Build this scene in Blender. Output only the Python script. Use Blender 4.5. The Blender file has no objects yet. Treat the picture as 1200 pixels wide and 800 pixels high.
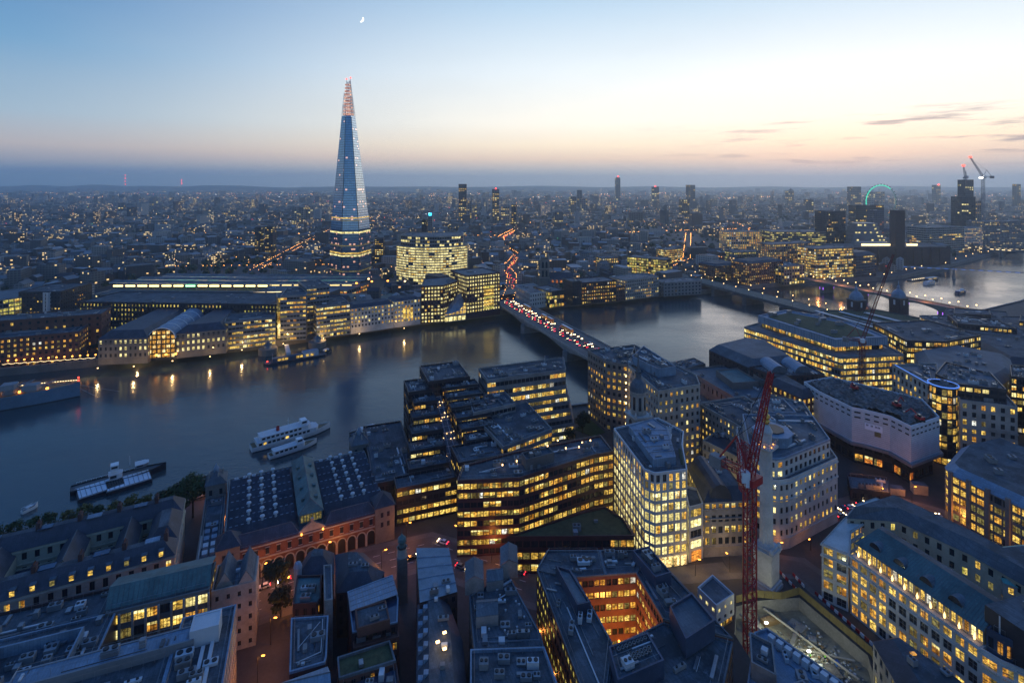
import bpy, math, random
from mathutils import Vector, noise as mnoise
R = math.radians
rnd = random.Random(7)
sc = bpy.context.scene
COL = sc.collection
# ------------------------------------------------------------------ camera
F, CX, HY, CH = 620.0, 600.0, 214.0, 150.0      # lens in photo pixels, horizon row, height above the streets
cam = bpy.data.cameras.new('camera'); camo = bpy.data.objects.new('camera', cam); COL.objects.link(camo)
cam.sensor_width = 36; cam.lens = 36*F/1200; cam.shift_y = -(400-HY)/1200
cam.clip_start = 1; cam.clip_end = 120000
camo.location = (0, 0, CH); camo.rotation_euler = (R(90), 0, 0)
sc.camera = camo
# ------------------------------------------------------------------ render settings
sc.view_settings.view_transform = 'Standard'; sc.view_settings.look = 'None'
sc.view_settings.exposure = 0.12; sc.view_settings.gamma = 1.0
cy = sc.cycles
cy.use_denoising = True
try: cy.denoiser = 'OPENIMAGEDENOISE'; cy.denoising_input_passes = 'RGB_ALBEDO_NORMAL'
except Exception: pass
cy.max_bounces = 5; cy.diffuse_bounces = 2; cy.glossy_bounces = 3; cy.transmission_bounces = 2
cy.volume_bounces = 2; cy.sample_clamp_indirect = 3.0; cy.sample_clamp_direct = 0
cy.caustics_reflective = False; cy.caustics_refractive = False
cy.use_adaptive_sampling = True; cy.adaptive_threshold = 0.01

# ------------------------------------------------------------------ node helpers
class NT:
    def __init__(s, nt): s.nt = nt; s.nt.nodes.clear()
    def n(s, t, **k):
        x = s.nt.nodes.new(t)
        for a, v in k.items(): setattr(x, a, v)
        return x
    def l(s, a, b): s.nt.links.new(a, b)
    def put(s, sock, v):
        if hasattr(v, 'is_linked') or hasattr(v, 'links'): s.l(v, sock)
        else: sock.default_value = v
    def m(s, op, a, b=0.0, c=0.0):
        x = s.n('ShaderNodeMath', operation=op)
        for i, v in enumerate((a, b, c)): s.put(x.inputs[i], v)
        return x.outputs[0]
    def vm(s, op, a, b=None):
        x = s.n('ShaderNodeVectorMath', operation=op)
        s.put(x.inputs[0], a)
        if b is not None: s.put(x.inputs[1], b)
        return x.outputs['Value'] if op in ('DOT_PRODUCT', 'LENGTH') else x.outputs[0]
    def sep(s, v):
        x = s.n('ShaderNodeSeparateXYZ'); s.l(v, x.inputs[0]); return x.outputs
    def comb(s, a, b, c):
        x = s.n('ShaderNodeCombineXYZ')
        for i, v in enumerate((a, b, c)): s.put(x.inputs[i], v)
        return x.outputs[0]
    def ramp(s, f, stops, interp='LINEAR'):
        x = s.n('ShaderNodeValToRGB'); s.l(f, x.inputs[0]); cr = x.color_ramp; cr.interpolation = interp
        while len(cr.elements) < len(stops): cr.elements.new(0.5)
        for e, (p, c) in zip(cr.elements, stops):
            e.position = p; e.color = (c[0], c[1], c[2], 1) if hasattr(c, '__len__') else (c, c, c, 1)
        return x.outputs[0]
    def mix(s, f, a, b, blend='MIX'):
        x = s.n('ShaderNodeMix', data_type='RGBA', blend_type=blend)
        for k, v in (('Factor_Float', f), ('A_Color', a), ('B_Color', b)):
            so = [i for i in x.inputs if i.identifier == k][0]
            if not hasattr(v, 'links') and hasattr(v, '__len__') and len(v) == 3: v = (*v, 1)
            s.put(so, v)
        return [o for o in x.outputs if o.identifier == 'Result_Color'][0]
    def smooth(s, v, a, b):
        x = s.n('ShaderNodeMapRange', interpolation_type='SMOOTHSTEP'); s.l(v, x.inputs[0])
        x.inputs[1].default_value = a; x.inputs[2].default_value = b; return x.outputs[0]
    def noise(s, vec, scale, detail=3, rough=0.55):
        x = s.n('ShaderNodeTexNoise'); x.inputs['Scale'].default_value = scale
        x.inputs['Detail'].default_value = detail; x.inputs['Roughness'].default_value = rough
        if vec is not None: s.l(vec, x.inputs['Vector'])
        return x.outputs[0]
def lin(r, g, b):
    f = lambda c: (c/255/12.92) if c/255 <= .04045 else ((c/255+.055)/1.055)**2.4
    return (f(r), f(g), f(b))

# ------------------------------------------------------------------ sky: sun just below the western horizon
SUN_AZ = R(31)                                   # to the right of the view direction
w = bpy.data.worlds.new('World'); sc.world = w; w.use_nodes = True
t = NT(w.node_tree)
out = t.n('ShaderNodeOutputWorld'); bg = t.n('ShaderNodeBackground')
tc = t.n('ShaderNodeTexCoord'); D = tc.outputs['Generated']
dx, dy, dz = t.sep(D)
hz = t.vm('NORMALIZE', t.comb(dx, dy, 0.0))
az = t.vm('DOT_PRODUCT', hz, (math.sin(SUN_AZ), math.cos(SUN_AZ), 0))
tf = t.smooth(az, 0.20, 1.03)
e = t.m('MAXIMUM', dz, 0.0)
left = t.ramp(e, [(0, lin(98,128,164)), (.018, lin(104,132,168)), (.03, lin(150,158,174)), (.055, lin(186,180,182)), (.1, lin(160,184,203)),
                  (.2, lin(112,159,198)), (.33, lin(72,124,180)), (.6, lin(50,108,188)), (1, lin(44,100,184))])
right = t.ramp(e, [(0, lin(160,170,180)), (.02, lin(182,184,188)), (.045, lin(236,212,192)), (.07, lin(255,238,212)), (.11, lin(255,250,238)),
                   (.2, lin(232,241,247)), (.33, lin(176,206,232)), (.6, lin(76,132,204)), (1, lin(44,100,184))])
rv_ = t.vm('MULTIPLY', right, (1.11, 1.09, 1.06))
col = t.mix(tf, left, rv_)
# a low bank of grey-blue cloud above the horizon, thicker away from the afterglow
cn = t.noise(t.comb(t.m('MULTIPLY', dx, 9), t.m('MULTIPLY', dy, 9), t.m('MULTIPLY', dz, 30)), 1.3, 4)
top = t.m('ADD', 0.013, t.m('MULTIPLY', t.m('SUBTRACT', cn, .5), 0.014))
band = t.smooth(t.m('SUBTRACT', top, dz), -0.0016, 0.0022)
bank = t.mix(tf, lin(112,142,170), lin(186,190,194))
col = t.mix(t.m('MULTIPLY', band, t.m('SUBTRACT', .95, t.m('MULTIPLY', tf, .45))), col, bank)
# thin streaks of cloud by the afterglow
st = t.noise(t.comb(t.m('MULTIPLY', dx, 3.2), t.m('MULTIPLY', dy, 3.2), t.m('MULTIPLY', dz, 42)), 2.1, 5, .6)
sm = t.m('MULTIPLY', t.smooth(st, .50, .66), t.m('MULTIPLY', t.smooth(dx, .12, .62), t.m('MULTIPLY', t.smooth(dz, .018, .04), t.m('SUBTRACT', 1.0, t.smooth(dz, .095, .125)))))
col = t.mix(t.m('MULTIPLY', sm, .85), col, lin(160,154,162))
big = t.noise(t.comb(dx, dy, t.m('MULTIPLY', dz, 4)), 2.0, 3)
col = t.mix(t.m('MULTIPLY', t.smooth(big, .4, .75), .12), col, lin(190,200,210))
sky = t.n('ShaderNodeTexSky', sky_type='NISHITA'); sky.sun_disc = False
sky.sun_elevation = R(1.0); sky.sun_rotation = SUN_AZ; sky.altitude = 150; sky.dust_density = 2.0
addc = t.mix(0.012, col, sky.outputs[0], 'ADD')
t.l(addc, bg.inputs[0]); bg.inputs[1].default_value = 1.0; t.l(bg.outputs[0], out.inputs[0])
# the last light from the west, soft and weak
sl = bpy.data.lights.new('sun', 'SUN'); sl.energy = 0.13; sl.angle = R(25); sl.color = (1.0, .80, .66)
so = bpy.data.objects.new('sun', sl); COL.objects.link(so)
sd = Vector((-math.sin(SUN_AZ), -math.cos(SUN_AZ), -math.tan(R(9))))
so.rotation_euler = sd.to_track_quat('-Z', 'Y').to_euler(); so.location = (0, 0, 600)

# ------------------------------------------------------------------ projection helpers (photo pixel -> place on a level plane)
def G(px, py, z=0.0):
    d = F*(CH-z)/(py-HY); return ((px-CX)*d/F, d)
def at(px, py, d): return ((px-CX)*d/F, d, CH-(py-HY)*d/F)
def zat(py, d): return CH-(py-HY)*d/F

# ------------------------------------------------------------------ materials
MATS = {}
def new_mat(name):
    m = bpy.data.materials.new(name); m.use_nodes = True; MATS[name] = m
    return m, NT(m.node_tree)
def surf(name, c, rough=.7, metal=0.0, var=.25, scale=.35, spec=.4, bump=0.0, fine=0.0, seam=0, stain=0.0):
    m, t = new_mat(name)
    o = t.n('ShaderNodeOutputMaterial'); b = t.n('ShaderNodeBsdfPrincipled')
    g = t.n('ShaderNodeNewGeometry'); p = g.outputs['Position']
    a = t.noise(p, scale, 4, .6); a2 = t.noise(p, scale*9, 3, .6)
    f = t.m('ADD', t.m('MULTIPLY', a, .65), t.m('MULTIPLY', a2, .35))
    f = t.smooth(f, .3, .7)
    lo = tuple(x*(1-var) for x in c); hi = tuple(min(1, x*(1+var)) for x in c)
    colr = t.mix(f, lo, hi)
    if stain:
        sn = t.smooth(t.noise(p, .11, 5, .65), .47, .62); colr = t.mix(t.m('MULTIPLY', sn, stain), colr, tuple(x*.35 for x in c))
        s2 = t.smooth(t.noise(p, .5, 5, .7), .58, .70); colr = t.mix(t.m('MULTIPLY', s2, stain*.7), colr, tuple(min(1, x*2.1+.02) for x in c))
    if seam:
        u = t.vm('DOT_PRODUCT', p, (math.cos(.38)/seam, math.sin(.38)/seam, 0)); v = t.vm('DOT_PRODUCT', p, (-math.sin(.38)/seam/5, math.cos(.38)/seam/5, 0))
        ln = t.m('MAXIMUM', t.m('LESS_THAN', t.m('FRACT', u), .09), t.m('LESS_THAN', t.m('FRACT', v), .02))
        wn_ = t.n('ShaderNodeTexWhiteNoise', noise_dimensions='2D'); t.l(t.comb(t.m('FLOOR', u), t.m('FLOOR', v), 0.0), wn_.inputs['Vector'])
        colr = t.mix(t.m('MULTIPLY', wn_.outputs[0], .35), colr, tuple(x*.5 for x in c)); colr = t.mix(t.m('MULTIPLY', ln, .6), colr, tuple(x*.4 for x in c))
    t.l(colr, b.inputs['Base Color'])
    t.put(b.inputs['Roughness'], t.m('ADD', rough-.08, t.m('MULTIPLY', a, .16)))
    b.inputs['Metallic'].default_value = metal; b.inputs['Specular IOR Level'].default_value = spec
    if bump:
        bm = t.n('ShaderNodeBump'); bm.inputs['Strength'].default_value = bump; bm.inputs['Distance'].default_value = .1
        t.l(a2, bm.inputs['Height']); t.l(bm.outputs[0], b.inputs['Normal'])
    t.l(b.outputs[0], o.inputs[0]); return m
def nosample(m):
    try: m.cycles.emission_sampling = 'NONE'
    except Exception: pass
def glow(name, c, s, sample=False):
    m, t = new_mat(name); o = t.n('ShaderNodeOutputMaterial'); e = t.n('ShaderNodeEmission')
    e.inputs[0].default_value = (*c, 1); e.inputs[1].default_value = s; t.l(e.outputs[0], o.inputs[0])
    if not sample: nosample(m)
    return m
def lit(name, c1, c2, s, contrast=1.0):
    # a lit room behind glass: ceiling lights, furniture and blinds read as a coarse mottle that differs from room to room
    m, t = new_mat(name); o = t.n('ShaderNodeOutputMaterial'); b = t.n('ShaderNodeBsdfPrincipled')
    g = t.n('ShaderNodeNewGeometry'); p = g.outputs['Position']
    cell = t.n('ShaderNodeTexWhiteNoise', noise_dimensions='3D')
    t.l(t.vm('FLOOR', t.vm('MULTIPLY', p, (.31, .31, .29))), cell.inputs['Vector'])
    v = cell.outputs[0]
    n1 = t.noise(t.vm('MULTIPLY', p, (1, 1, 1.8)), .95, 4, .7)
    f = t.smooth(n1, .5-.15/contrast, .5+.13/contrast)
    c2n = t.n('ShaderNodeTexWhiteNoise', noise_dimensions='3D'); t.l(t.vm('FLOOR', t.vm('MULTIPLY', p, (1.15, 1.15, .8))), c2n.inputs['Vector'])
    bl = t.m('ADD', .62, t.m('MULTIPLY', c2n.outputs[0], .55))
    k = t.m('MULTIPLY', t.m('MULTIPLY', t.m('ADD', .14, t.m('MULTIPLY', f, 1.15)), bl), t.m('ADD', .40, t.m('MULTIPLY', v, 1.05)))
    t.l(t.mix(v, c1, c2), b.inputs['Emission Color'])
    t.put(b.inputs['Emission Strength'], t.m('MULTIPLY', k, s))
    b.inputs['Base Color'].default_value = (.02, .02, .02, 1); b.inputs['Roughness'].default_value = .12
    t.l(b.outputs[0], o.inputs[0]); nosample(m); return m
lit('lit_warm', (1, .57, .075), (1, .68, .15), 1.05)
lit('lit_amber', (1, .40, .04), (1, .54, .085), .88)
lit('lit_pale', (1, .80, .26), (1, .86, .38), 1.4, .6)
lit('lit_cool', (1, .86, .62), (.92, .95, .85), .95)
lit('lit_dim', (.75, .5, .10), (.6, .52, .16), .30)
lit('lit_green', (.80, .78, .14), (1, .76, .17), .85)
lit('lit_orange', (1, .22, .03), (1, .36, .05), .85)
lit('lit_hall', (1, .60, .18), (1, .72, .30), 1.8)
surf('glass', (.018, .024, .034), .1, 0, .3, .2, .6)
surf('glass_blue', (.03, .06, .11), .1, .2, .3, .2, .7)
surf('stone', (.34, .31, .27), .8, 0, .2, .12, stain=.3)
surf('stone_dark', (.17, .155, .14), .8, 0, .25, .12)
surf('stone_white', (.50, .48, .44), .75, 0, .16, .15, stain=.25)
surf('cream', (.46, .40, .29), .8, 0, .15, .2, stain=.3)
surf('concrete', (.23, .22, .21), .85, 0, .25, .15, .3, stain=.35)
surf('concrete_dark', (.10, .10, .10), .85, 0, .3, .15)
surf('brick', (.13, .06, .045), .9, 0, .3, .25)
surf('brick_dark', (.06, .035, .035), .85, 0, .3, .25)
surf('brick_red', (.15, .065, .045), .9, 0, .3, .25)
surf('granite_purple', (.075, .03, .035), .5, 0, .25, .2)
surf('dark_clad', (.030, .032, .042), .45, .2, .3, .15)
surf('panel_white', (.52, .52, .52), .5, 0, .08, .1)
surf('panel_grey', (.20, .21, .22), .5, .1, .15, .1)
surf('sheet_white', (.60, .62, .65), .6, 0, .1, .3, .3, .3)
surf('lead', (.115, .14, .16), .7, 0, .35, .22, .3, seam=.9, stain=.6)
surf('lead_blue', (.20, .28, .36), .6, 0, .28, .22, .4, seam=.8, stain=.45)
surf('slate', (.048, .055, .074), .6, 0, .4, .3, .4, seam=.6, stain=.5)
surf('felt', (.090, .105, .118), .85, 0, .45, .18, .3, seam=1.1, stain=.8)
surf('felt_light', (.16, .17, .18), .85, 0, .35, .18, .3, seam=1.2, stain=.6)
surf('copper_green', (.07, .14, .14), .65, 0, .32, .2, .4, stain=.5)
surf('copper_bright', (.10, .34, .30), .6, .1, .25, .3)
surf('sedum', (.055, .062, .028), .95, 0, .5, .5)
surf('steel_grey', (.25, .26, .27), .4, .6, .2, .3)
surf('white_paint', (.72, .72, .70), .45, 0, .1, .4)
surf('navy_paint', (.045, .065, .105), .5, 0, .25, .2, .4, stain=.4)
surf('hull_blue', (.12, .20, .28), .45, 0, .2, .1)
surf('hull_dark', (.02, .024, .035), .4, 0, .3, .2)
surf('red_paint', (.38, .02, .025), .45, 0, .2, .5)
surf('red_bus', (.45, .02, .02), .35, 0, .15, .3)
surf('black_paint', (.015, .015, .017), .5, 0, .3, .3)
surf('asphalt', (.050, .048, .047), .75, 0, .3, .12)
surf('paving', (.12, .11, .10), .8, 0, .25, .2)
surf('road_mark', (.6, .6, .57), .7, 0, .2, .5)
surf('mud', (.20, .18, .13), .9, 0, .4, .1)
surf('hoarding', (.20, .155, .06), .8, 0, .2, .4)
surf('timber', (.22, .14, .07), .8, 0, .3, .4)
surf('bark', (.05, .04, .03), .9, 0, .3, .8)
surf('leaf', (.035, .060, .016), .8, 0, .5, .6)
surf('leaf_dark', (.016, .030, .012), .8, 0, .5, .4)
surf('leaf_gold', (.095, .088, .018), .8, 0, .5, .6)
surf('grass', (.03, .055, .015), .95, 0, .4, .3)
surf('gold', (.6, .35, .08), .35, .8, .15, .5)
surf('bridge_green', (.10, .16, .15), .6, .1, .2, .2)
surf('tarp_blue', (.03, .12, .4), .5, 0, .2, .4)
surf('rubble', (.13, .12, .115), .95, 0, .8, .5, .2, .8, stain=.7)
surf('car_white', (.7, .7, .7), .3, 0, .05, 1)
surf('car_dark', (.02, .02, .025), .25, 0, .2, 1)
surf('car_silver', (.3, .31, .32), .3, .5, .1, 1)
surf('car_blue', (.02, .05, .16), .3, 0, .2, 1)
glow('lamp_orange', (1, .34, .05), 6); glow('lamp_warm', (1, .60, .24), 5.5); glow('lamp_white', (1, .95, .85), 10)
glow('lamp_red', (1, .05, .03), 6); glow('lamp_green', (.15, 1, .45), 4); glow('lamp_cyan', (.05, .6, 1), 3)
glow('lamp_violet', (.45, .12, 1), 2.0); glow('strip_warm', (1, .75, .38), 2.6); glow('platform_glow', (1, .72, .28), 3.5); glow('lamp_soft', (1, .60, .22), 3.5); glow('wheel_dim', (.05, .42, .36), .28); glow('platform_green', (.35, 1, .45), 3); glow('strip_blue', (.12, .3, 1), .8)
glow('tail_red', (1, .02, .03), 7); glow('head_white', (1, .72, .38), 14); glow('moonlight', (1, .93, .8), 2.2)
glow('wheel_green', (.04, .8, .5), 1.1)
glow('far_orange', (1, .38, .07), 11); glow('far_warm', (1, .62, .26), 11); glow('far_red', (1, .06, .06), 9)

# ------------------------------------------------------------------ mesh helpers
class MB:
    def __init__(s): s.v = []; s.f = []; s.m = []; s.mats = []
    def mi(s, m):
        if m not in s.mats: s.mats.append(m)
        return s.mats.index(m)
    def face(s, pts, m):
        i = len(s.v); s.v += [tuple(p) for p in pts]; s.f.append(tuple(range(i, i+len(pts)))); s.m.append(s.mi(m))
    def prism(s, poly, z0, z1, m, mtop=None, bottom=False, cap=True):
        n = len(poly)
        for i in range(n):
            a, b = poly[i], poly[(i+1) % n]
            s.face([(a[0], a[1], z0), (b[0], b[1], z0), (b[0], b[1], z1), (a[0], a[1], z1)], m)
        if cap: s.face([(p[0], p[1], z1) for p in poly], mtop or m)
        if bottom: s.face([(p[0], p[1], z0) for p in reversed(poly)], m)
    def frustum(s, p0, z0, p1, z1, m, mtop=None, cap=True):
        n = len(p0)
        for i in range(n):
            j = (i+1) % n
            s.face([(*p0[i], z0), (*p0[j], z0), (*p1[j], z1), (*p1[i], z1)], m)
        if cap: s.face([(*p, z1) for p in p1], mtop or m)
    def box(s, c, size, m, rot=0.0, mtop=None):
        cx_, cy_, cz = c; sx, sy, sz = size[0]/2, size[1]/2, size[2]/2
        co, si = math.cos(rot), math.sin(rot)
        poly = [(cx_+x*co-y*si, cy_+x*si+y*co) for x, y in ((-sx, -sy), (sx, -sy), (sx, sy), (-sx, sy))]
        s.prism(poly, cz-sz, cz+sz, m, mtop, True)
    def tube(s, a, b, r, m, n=6, r2=None, cap=True):
        a, b = Vector(a), Vector(b); r2 = r if r2 is None else r2
        d = (b-a).normalized(); u = d.orthogonal().normalized(); v = d.cross(u)
        A = [a+u*(r*math.cos(2*math.pi*i/n))+v*(r*math.sin(2*math.pi*i/n)) for i in range(n)]
        B = [b+u*(r2*math.cos(2*math.pi*i/n))+v*(r2*math.sin(2*math.pi*i/n)) for i in range(n)]
        for i in range(n): s.face([A[i], A[(i+1) % n], B[(i+1) % n], B[i]], m)
        if cap: s.face(B, m); s.face(A[::-1], m)
    def lathe(s, x, y, prof, m, n=16, a0=0.0):
        for (r0, z0), (r1, z1) in zip(prof, prof[1:]):
            for i in range(n):
                t0, t1 = a0+2*math.pi*i/n, a0+2*math.pi*(i+1)/n
                q = [(x+r0*math.cos(t0), y+r0*math.sin(t0), z0), (x+r0*math.cos(t1), y+r0*math.sin(t1), z0),
                     (x+r1*math.cos(t1), y+r1*math.sin(t1), z1), (x+r1*math.cos(t0), y+r1*math.sin(t0), z1)]
                if r1 < 1e-6: q = q[:3]
                elif r0 < 1e-6: q = [q[0], q[2], q[3]]
                s.face(q, m)
    def build(s, name, parent=None, loc=None, smooth=False):
        me = bpy.data.meshes.new(name); me.from_pydata(s.v, [], s.f)
        for m in s.mats: me.materials.append(MATS[m])
        me.polygons.foreach_set('material_index', s.m)
        if smooth: me.polygons.foreach_set('use_smooth', [True]*len(s.f))
        me.update()
        return link(name, me, parent, loc)
def link(name, me, parent=None, loc=None):
    o = bpy.data.objects.new(name, me); COL.objects.link(o)
    if parent is not None:
        o.parent = parent
        # parts are modelled in world coordinates: keep them there under their thing
        if loc is None: o.location = tuple(-x for x in parent.location)
        else: o.location = loc
    elif loc is not None: o.location = loc
    return o
def tag(o, label=None, cat=None, group=None, kind=None):
    if label: o['label'] = label
    if cat: o['category'] = cat
    if group: o['group'] = group
    if kind: o['kind'] = kind
    return o
def thing(name, label, cat, loc=(0, 0, 0), group=None, rz=0.0):
    o = bpy.data.objects.new(name, None); COL.objects.link(o); o.location = loc; o.rotation_euler = (0, 0, rz)
    o.empty_display_size = .5
    return tag(o, label, cat, group)
def dup(root, loc, rz=0.0, label=None, group=None):
    r = root.copy(); COL.objects.link(r); r.location = loc; r.rotation_euler = (0, 0, rz)
    if label: r['label'] = label
    if group: r['group'] = group
    for ch in list(root.children):
        c = ch.copy(); COL.objects.link(c); c.parent = r
        for g in ch.children:
            d = g.copy(); COL.objects.link(d); d.parent = c
    return r
def area(poly): return sum(poly[i][0]*poly[(i+1) % len(poly)][1]-poly[(i+1) % len(poly)][0]*poly[i][1] for i in range(len(poly)))/2
def ccw(poly): return list(poly) if area(poly) > 0 else list(poly)[::-1]
def inset(poly, d):
    n = len(poly); o = []
    for i in range(n):
        p0, p1, p2 = Vector(poly[i-1]), Vector(poly[i]), Vector(poly[(i+1) % n])
        a, b = (p1-p0).normalized(), (p2-p1).normalized()
        na, nb = Vector((-a.y, a.x)), Vector((-b.y, b.x))
        k = na+nb; q = max(.35, 1+na.dot(nb))
        o.append(tuple(p1+k*(d/q)))
    return o
def inside(p, poly):
    c = False; n = len(poly)
    for i in range(n):
        (x0, y0), (x1, y1) = poly[i], poly[i-1]
        if (y0 > p[1]) != (y1 > p[1]) and p[0] < (x1-x0)*(p[1]-y0)/(y1-y0)+x0: c = not c
    return c
def centroid(poly): return (sum(p[0] for p in poly)/len(poly), sum(p[1] for p in poly)/len(poly))
# ================================================================== the setting: ground, river, hills, air
WL = -5.0                                                    # water level
S_PX = [(-400,500),(-60,449),(0,441),(100,431),(180,422),(240,416),(300,410),(410,393),(492,381),(585,370),(640,362),(722,354),(772,348),(822,345),(900,337),(950,333),(1017,330),(1057,327),(1100,317),(1140,306),(1175,297),(1210,292),(1290,287)]
SB = [G(x, y, WL) for x, y in S_PX]
NB = [(-560,70),(-300,186),(-232,221),(-190,235),(-155,246),(-147,253),(-120,259),(-93,273),(-88,299),(-58,323),(-20,338),(30,352),(90,368),(150,402),(220,446),(300,500),(352,548),(405,552),(505,596),(642,668),(760,745),(1100,960),(2600,1500),(13500,6000)]
far = 13500
south = SB + [(13500, 6600), (far, far), (-far, far), (-far, 300)]
north = NB + [(13500, -700), (-far, -700), (-far, 60)]
g = MB()
g.face([(x, y, 0) for x, y in ccw(south)], 'asphalt')
PIT = [(79.5,187.5),(88.5,190),(104,191.5),(113,168),(104,146),(88,143),(76,160),(74,176)]
from mathutils.geometry import tessellate_polygon
_lp = [[Vector((x, y, 0)) for x, y in ccw(north)], [Vector((x, y, 0)) for x, y in ccw(PIT)[::-1]]]
_pt = [q for l_ in _lp for q in l_]
for tri in tessellate_polygon(_lp):
    tri = [_pt[i] for i in tri]
    if area([(q.x, q.y) for q in tri]) < 0: tri = tri[::-1]
    g.face(tri, 'asphalt')
tag(g.build('ground'), kind='structure')
# river: long swell and fine ripple that smear reflections into soft streaks
m, t = new_mat('river_water'); o = t.n('ShaderNodeOutputMaterial'); b = t.n('ShaderNodeBsdfPrincipled')
p = t.n('ShaderNodeNewGeometry').outputs['Position']
b.inputs['Base Color'].default_value = (.030, .050, .056, 1); b.inputs['Roughness'].default_value = .16
b.inputs['IOR'].default_value = 1.54
n1 = t.noise(t.vm('MULTIPLY', p, (.10, .17, .1)), 1.0, 4, .6); n2 = t.noise(t.vm('MULTIPLY', p, (.6, .9, .5)), 1.0, 3, .6)
n3 = t.noise(t.vm('MULTIPLY', p, (.012, .018, .01)), 1.0, 3, .6)
bm = t.n('ShaderNodeBump'); bm.inputs['Strength'].default_value = .13; bm.inputs['Distance'].default_value = 1.0
t.l(t.m('ADD', t.m('MULTIPLY', n1, 1.3), t.m('MULTIPLY', n2, .28)), bm.inputs['Height']); t.l(bm.outputs[0], b.inputs['Normal'])
t.put(b.inputs['Roughness'], t.m('ADD', .12, t.m('MULTIPLY', t.smooth(n3, .35, .65), .12)))
t.l(b.outputs[0], o.inputs[0])
g = MB(); wp = [(-far, -400), (far, -400), (far, 12000), (3000, 3000), (-far, 3000)]
g.face([(x, y, WL) for x, y in ((-3000,-650),(9000,-650),(9000,6500),(-3000,2500))], 'river_water')
tag(g.build('river'), kind='structure')
# stone river walls with a coping
def bank(pts, side, label):
    g = MB()
    for a, b_ in zip(pts, pts[1:]):
        u = (Vector(b_)-Vector(a)).normalized(); n = Vector((-u.y, u.x))*side
        A, B = Vector(a), Vector(b_); A2, B2 = A+n*1.0, B+n*1.0
        poly = ccw([tuple(A), tuple(B), tuple(B2), tuple(A2)])
        g.prism(poly, WL-2, 1.1, 'stone_dark')
        poly = ccw([tuple(A-n*.25), tuple(B-n*.25), tuple(B2+n*.25), tuple(A2+n*.25)])
        g.prism(poly, 1.1, 1.4, 'concrete')
    tag(g.build('river_wall'), label, 'wall')
bank(SB[1:21], -1 if False else 1, 'stone embankment wall with pale coping along the far shore of the river')
bank(NB[1:-3], -1, 'stone quay wall along the near shore of the river, below the riverside roofs')
# wooded ridge on the southern skyline
def hill(y0, x0, x1, h, seed):
    g = MB(); n = 60; rows = [(-1800, 0), (-700, .6), (0, 1), (900, .5), (2500, 0)]
    P = []
    for dy_, k in rows:
        P.append([(x0+(x1-x0)*i/n, y0+dy_, -1+h*k*(0.35+.65*math.sin(math.pi*i/n)**.6)*(0.7+.6*mnoise.noise((i*.16, seed, 0)))) for i in range(n+1)])
    for a, b_ in zip(P, P[1:]):
        for i in range(n): g.face([a[i], a[i+1], b_[i+1], b_[i]], 'leaf_dark')
    tag(g.build('hills', smooth=True), kind='structure')
hill(10800, -12500, 1500, 100, 3.1); hill(11600, -4000, 12800, 84, 8.7); hill(11200, -13000, -4000, 125, 5.2)
# the blue evening air
m, t = new_mat('evening_air'); o = t.n('ShaderNodeOutputMaterial'); v = t.n('ShaderNodeVolumePrincipled')
v.inputs['Color'].default_value = (.72, .87, 1.0, 1); v.inputs['Density'].default_value = 1.08e-4; v.inputs['Anisotropy'].default_value = .68
t.l(v.outputs[0], o.inputs['Volume'])
g = MB(); g.prism([(-14200,-800),(14200,-800),(14200,14200),(-14200,14200)], -9.5, 322, 'evening_air', bottom=True)
tag(g.build('haze'), kind='stuff')
# the moon
g = MB(); mx, my, mz = at(423, 23, 60000); rr = 330.0
# crescent: the sunlit side of a ball, cut by the terminator
n = 24; outer = []; inner = []
for i in range(n+1):
    a = -math.pi/2+math.pi*i/n
    outer.append((math.cos(a)*rr, math.sin(a)*rr)); inner.append((math.cos(a)*rr*.66, math.sin(a)*rr))
ro = R(-28)
rot = lambda p: (p[0]*math.cos(ro)-p[1]*math.sin(ro), p[0]*math.sin(ro)+p[1]*math.cos(ro))
for i in range(n):
    q = [rot(k) for k in (inner[i], outer[i], outer[i+1], inner[i+1])]
    dep = lambda k: -math.sqrt(max(0, rr*rr-k[0]**2-k[1]**2))
    g.face([(mx+k[0], my+dep(k), mz+k[1]) for k in q], 'moonlight')
tag(g.build('moon'), 'thin bright crescent moon high in the dusk sky, above the glass spire', 'moon')

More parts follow.
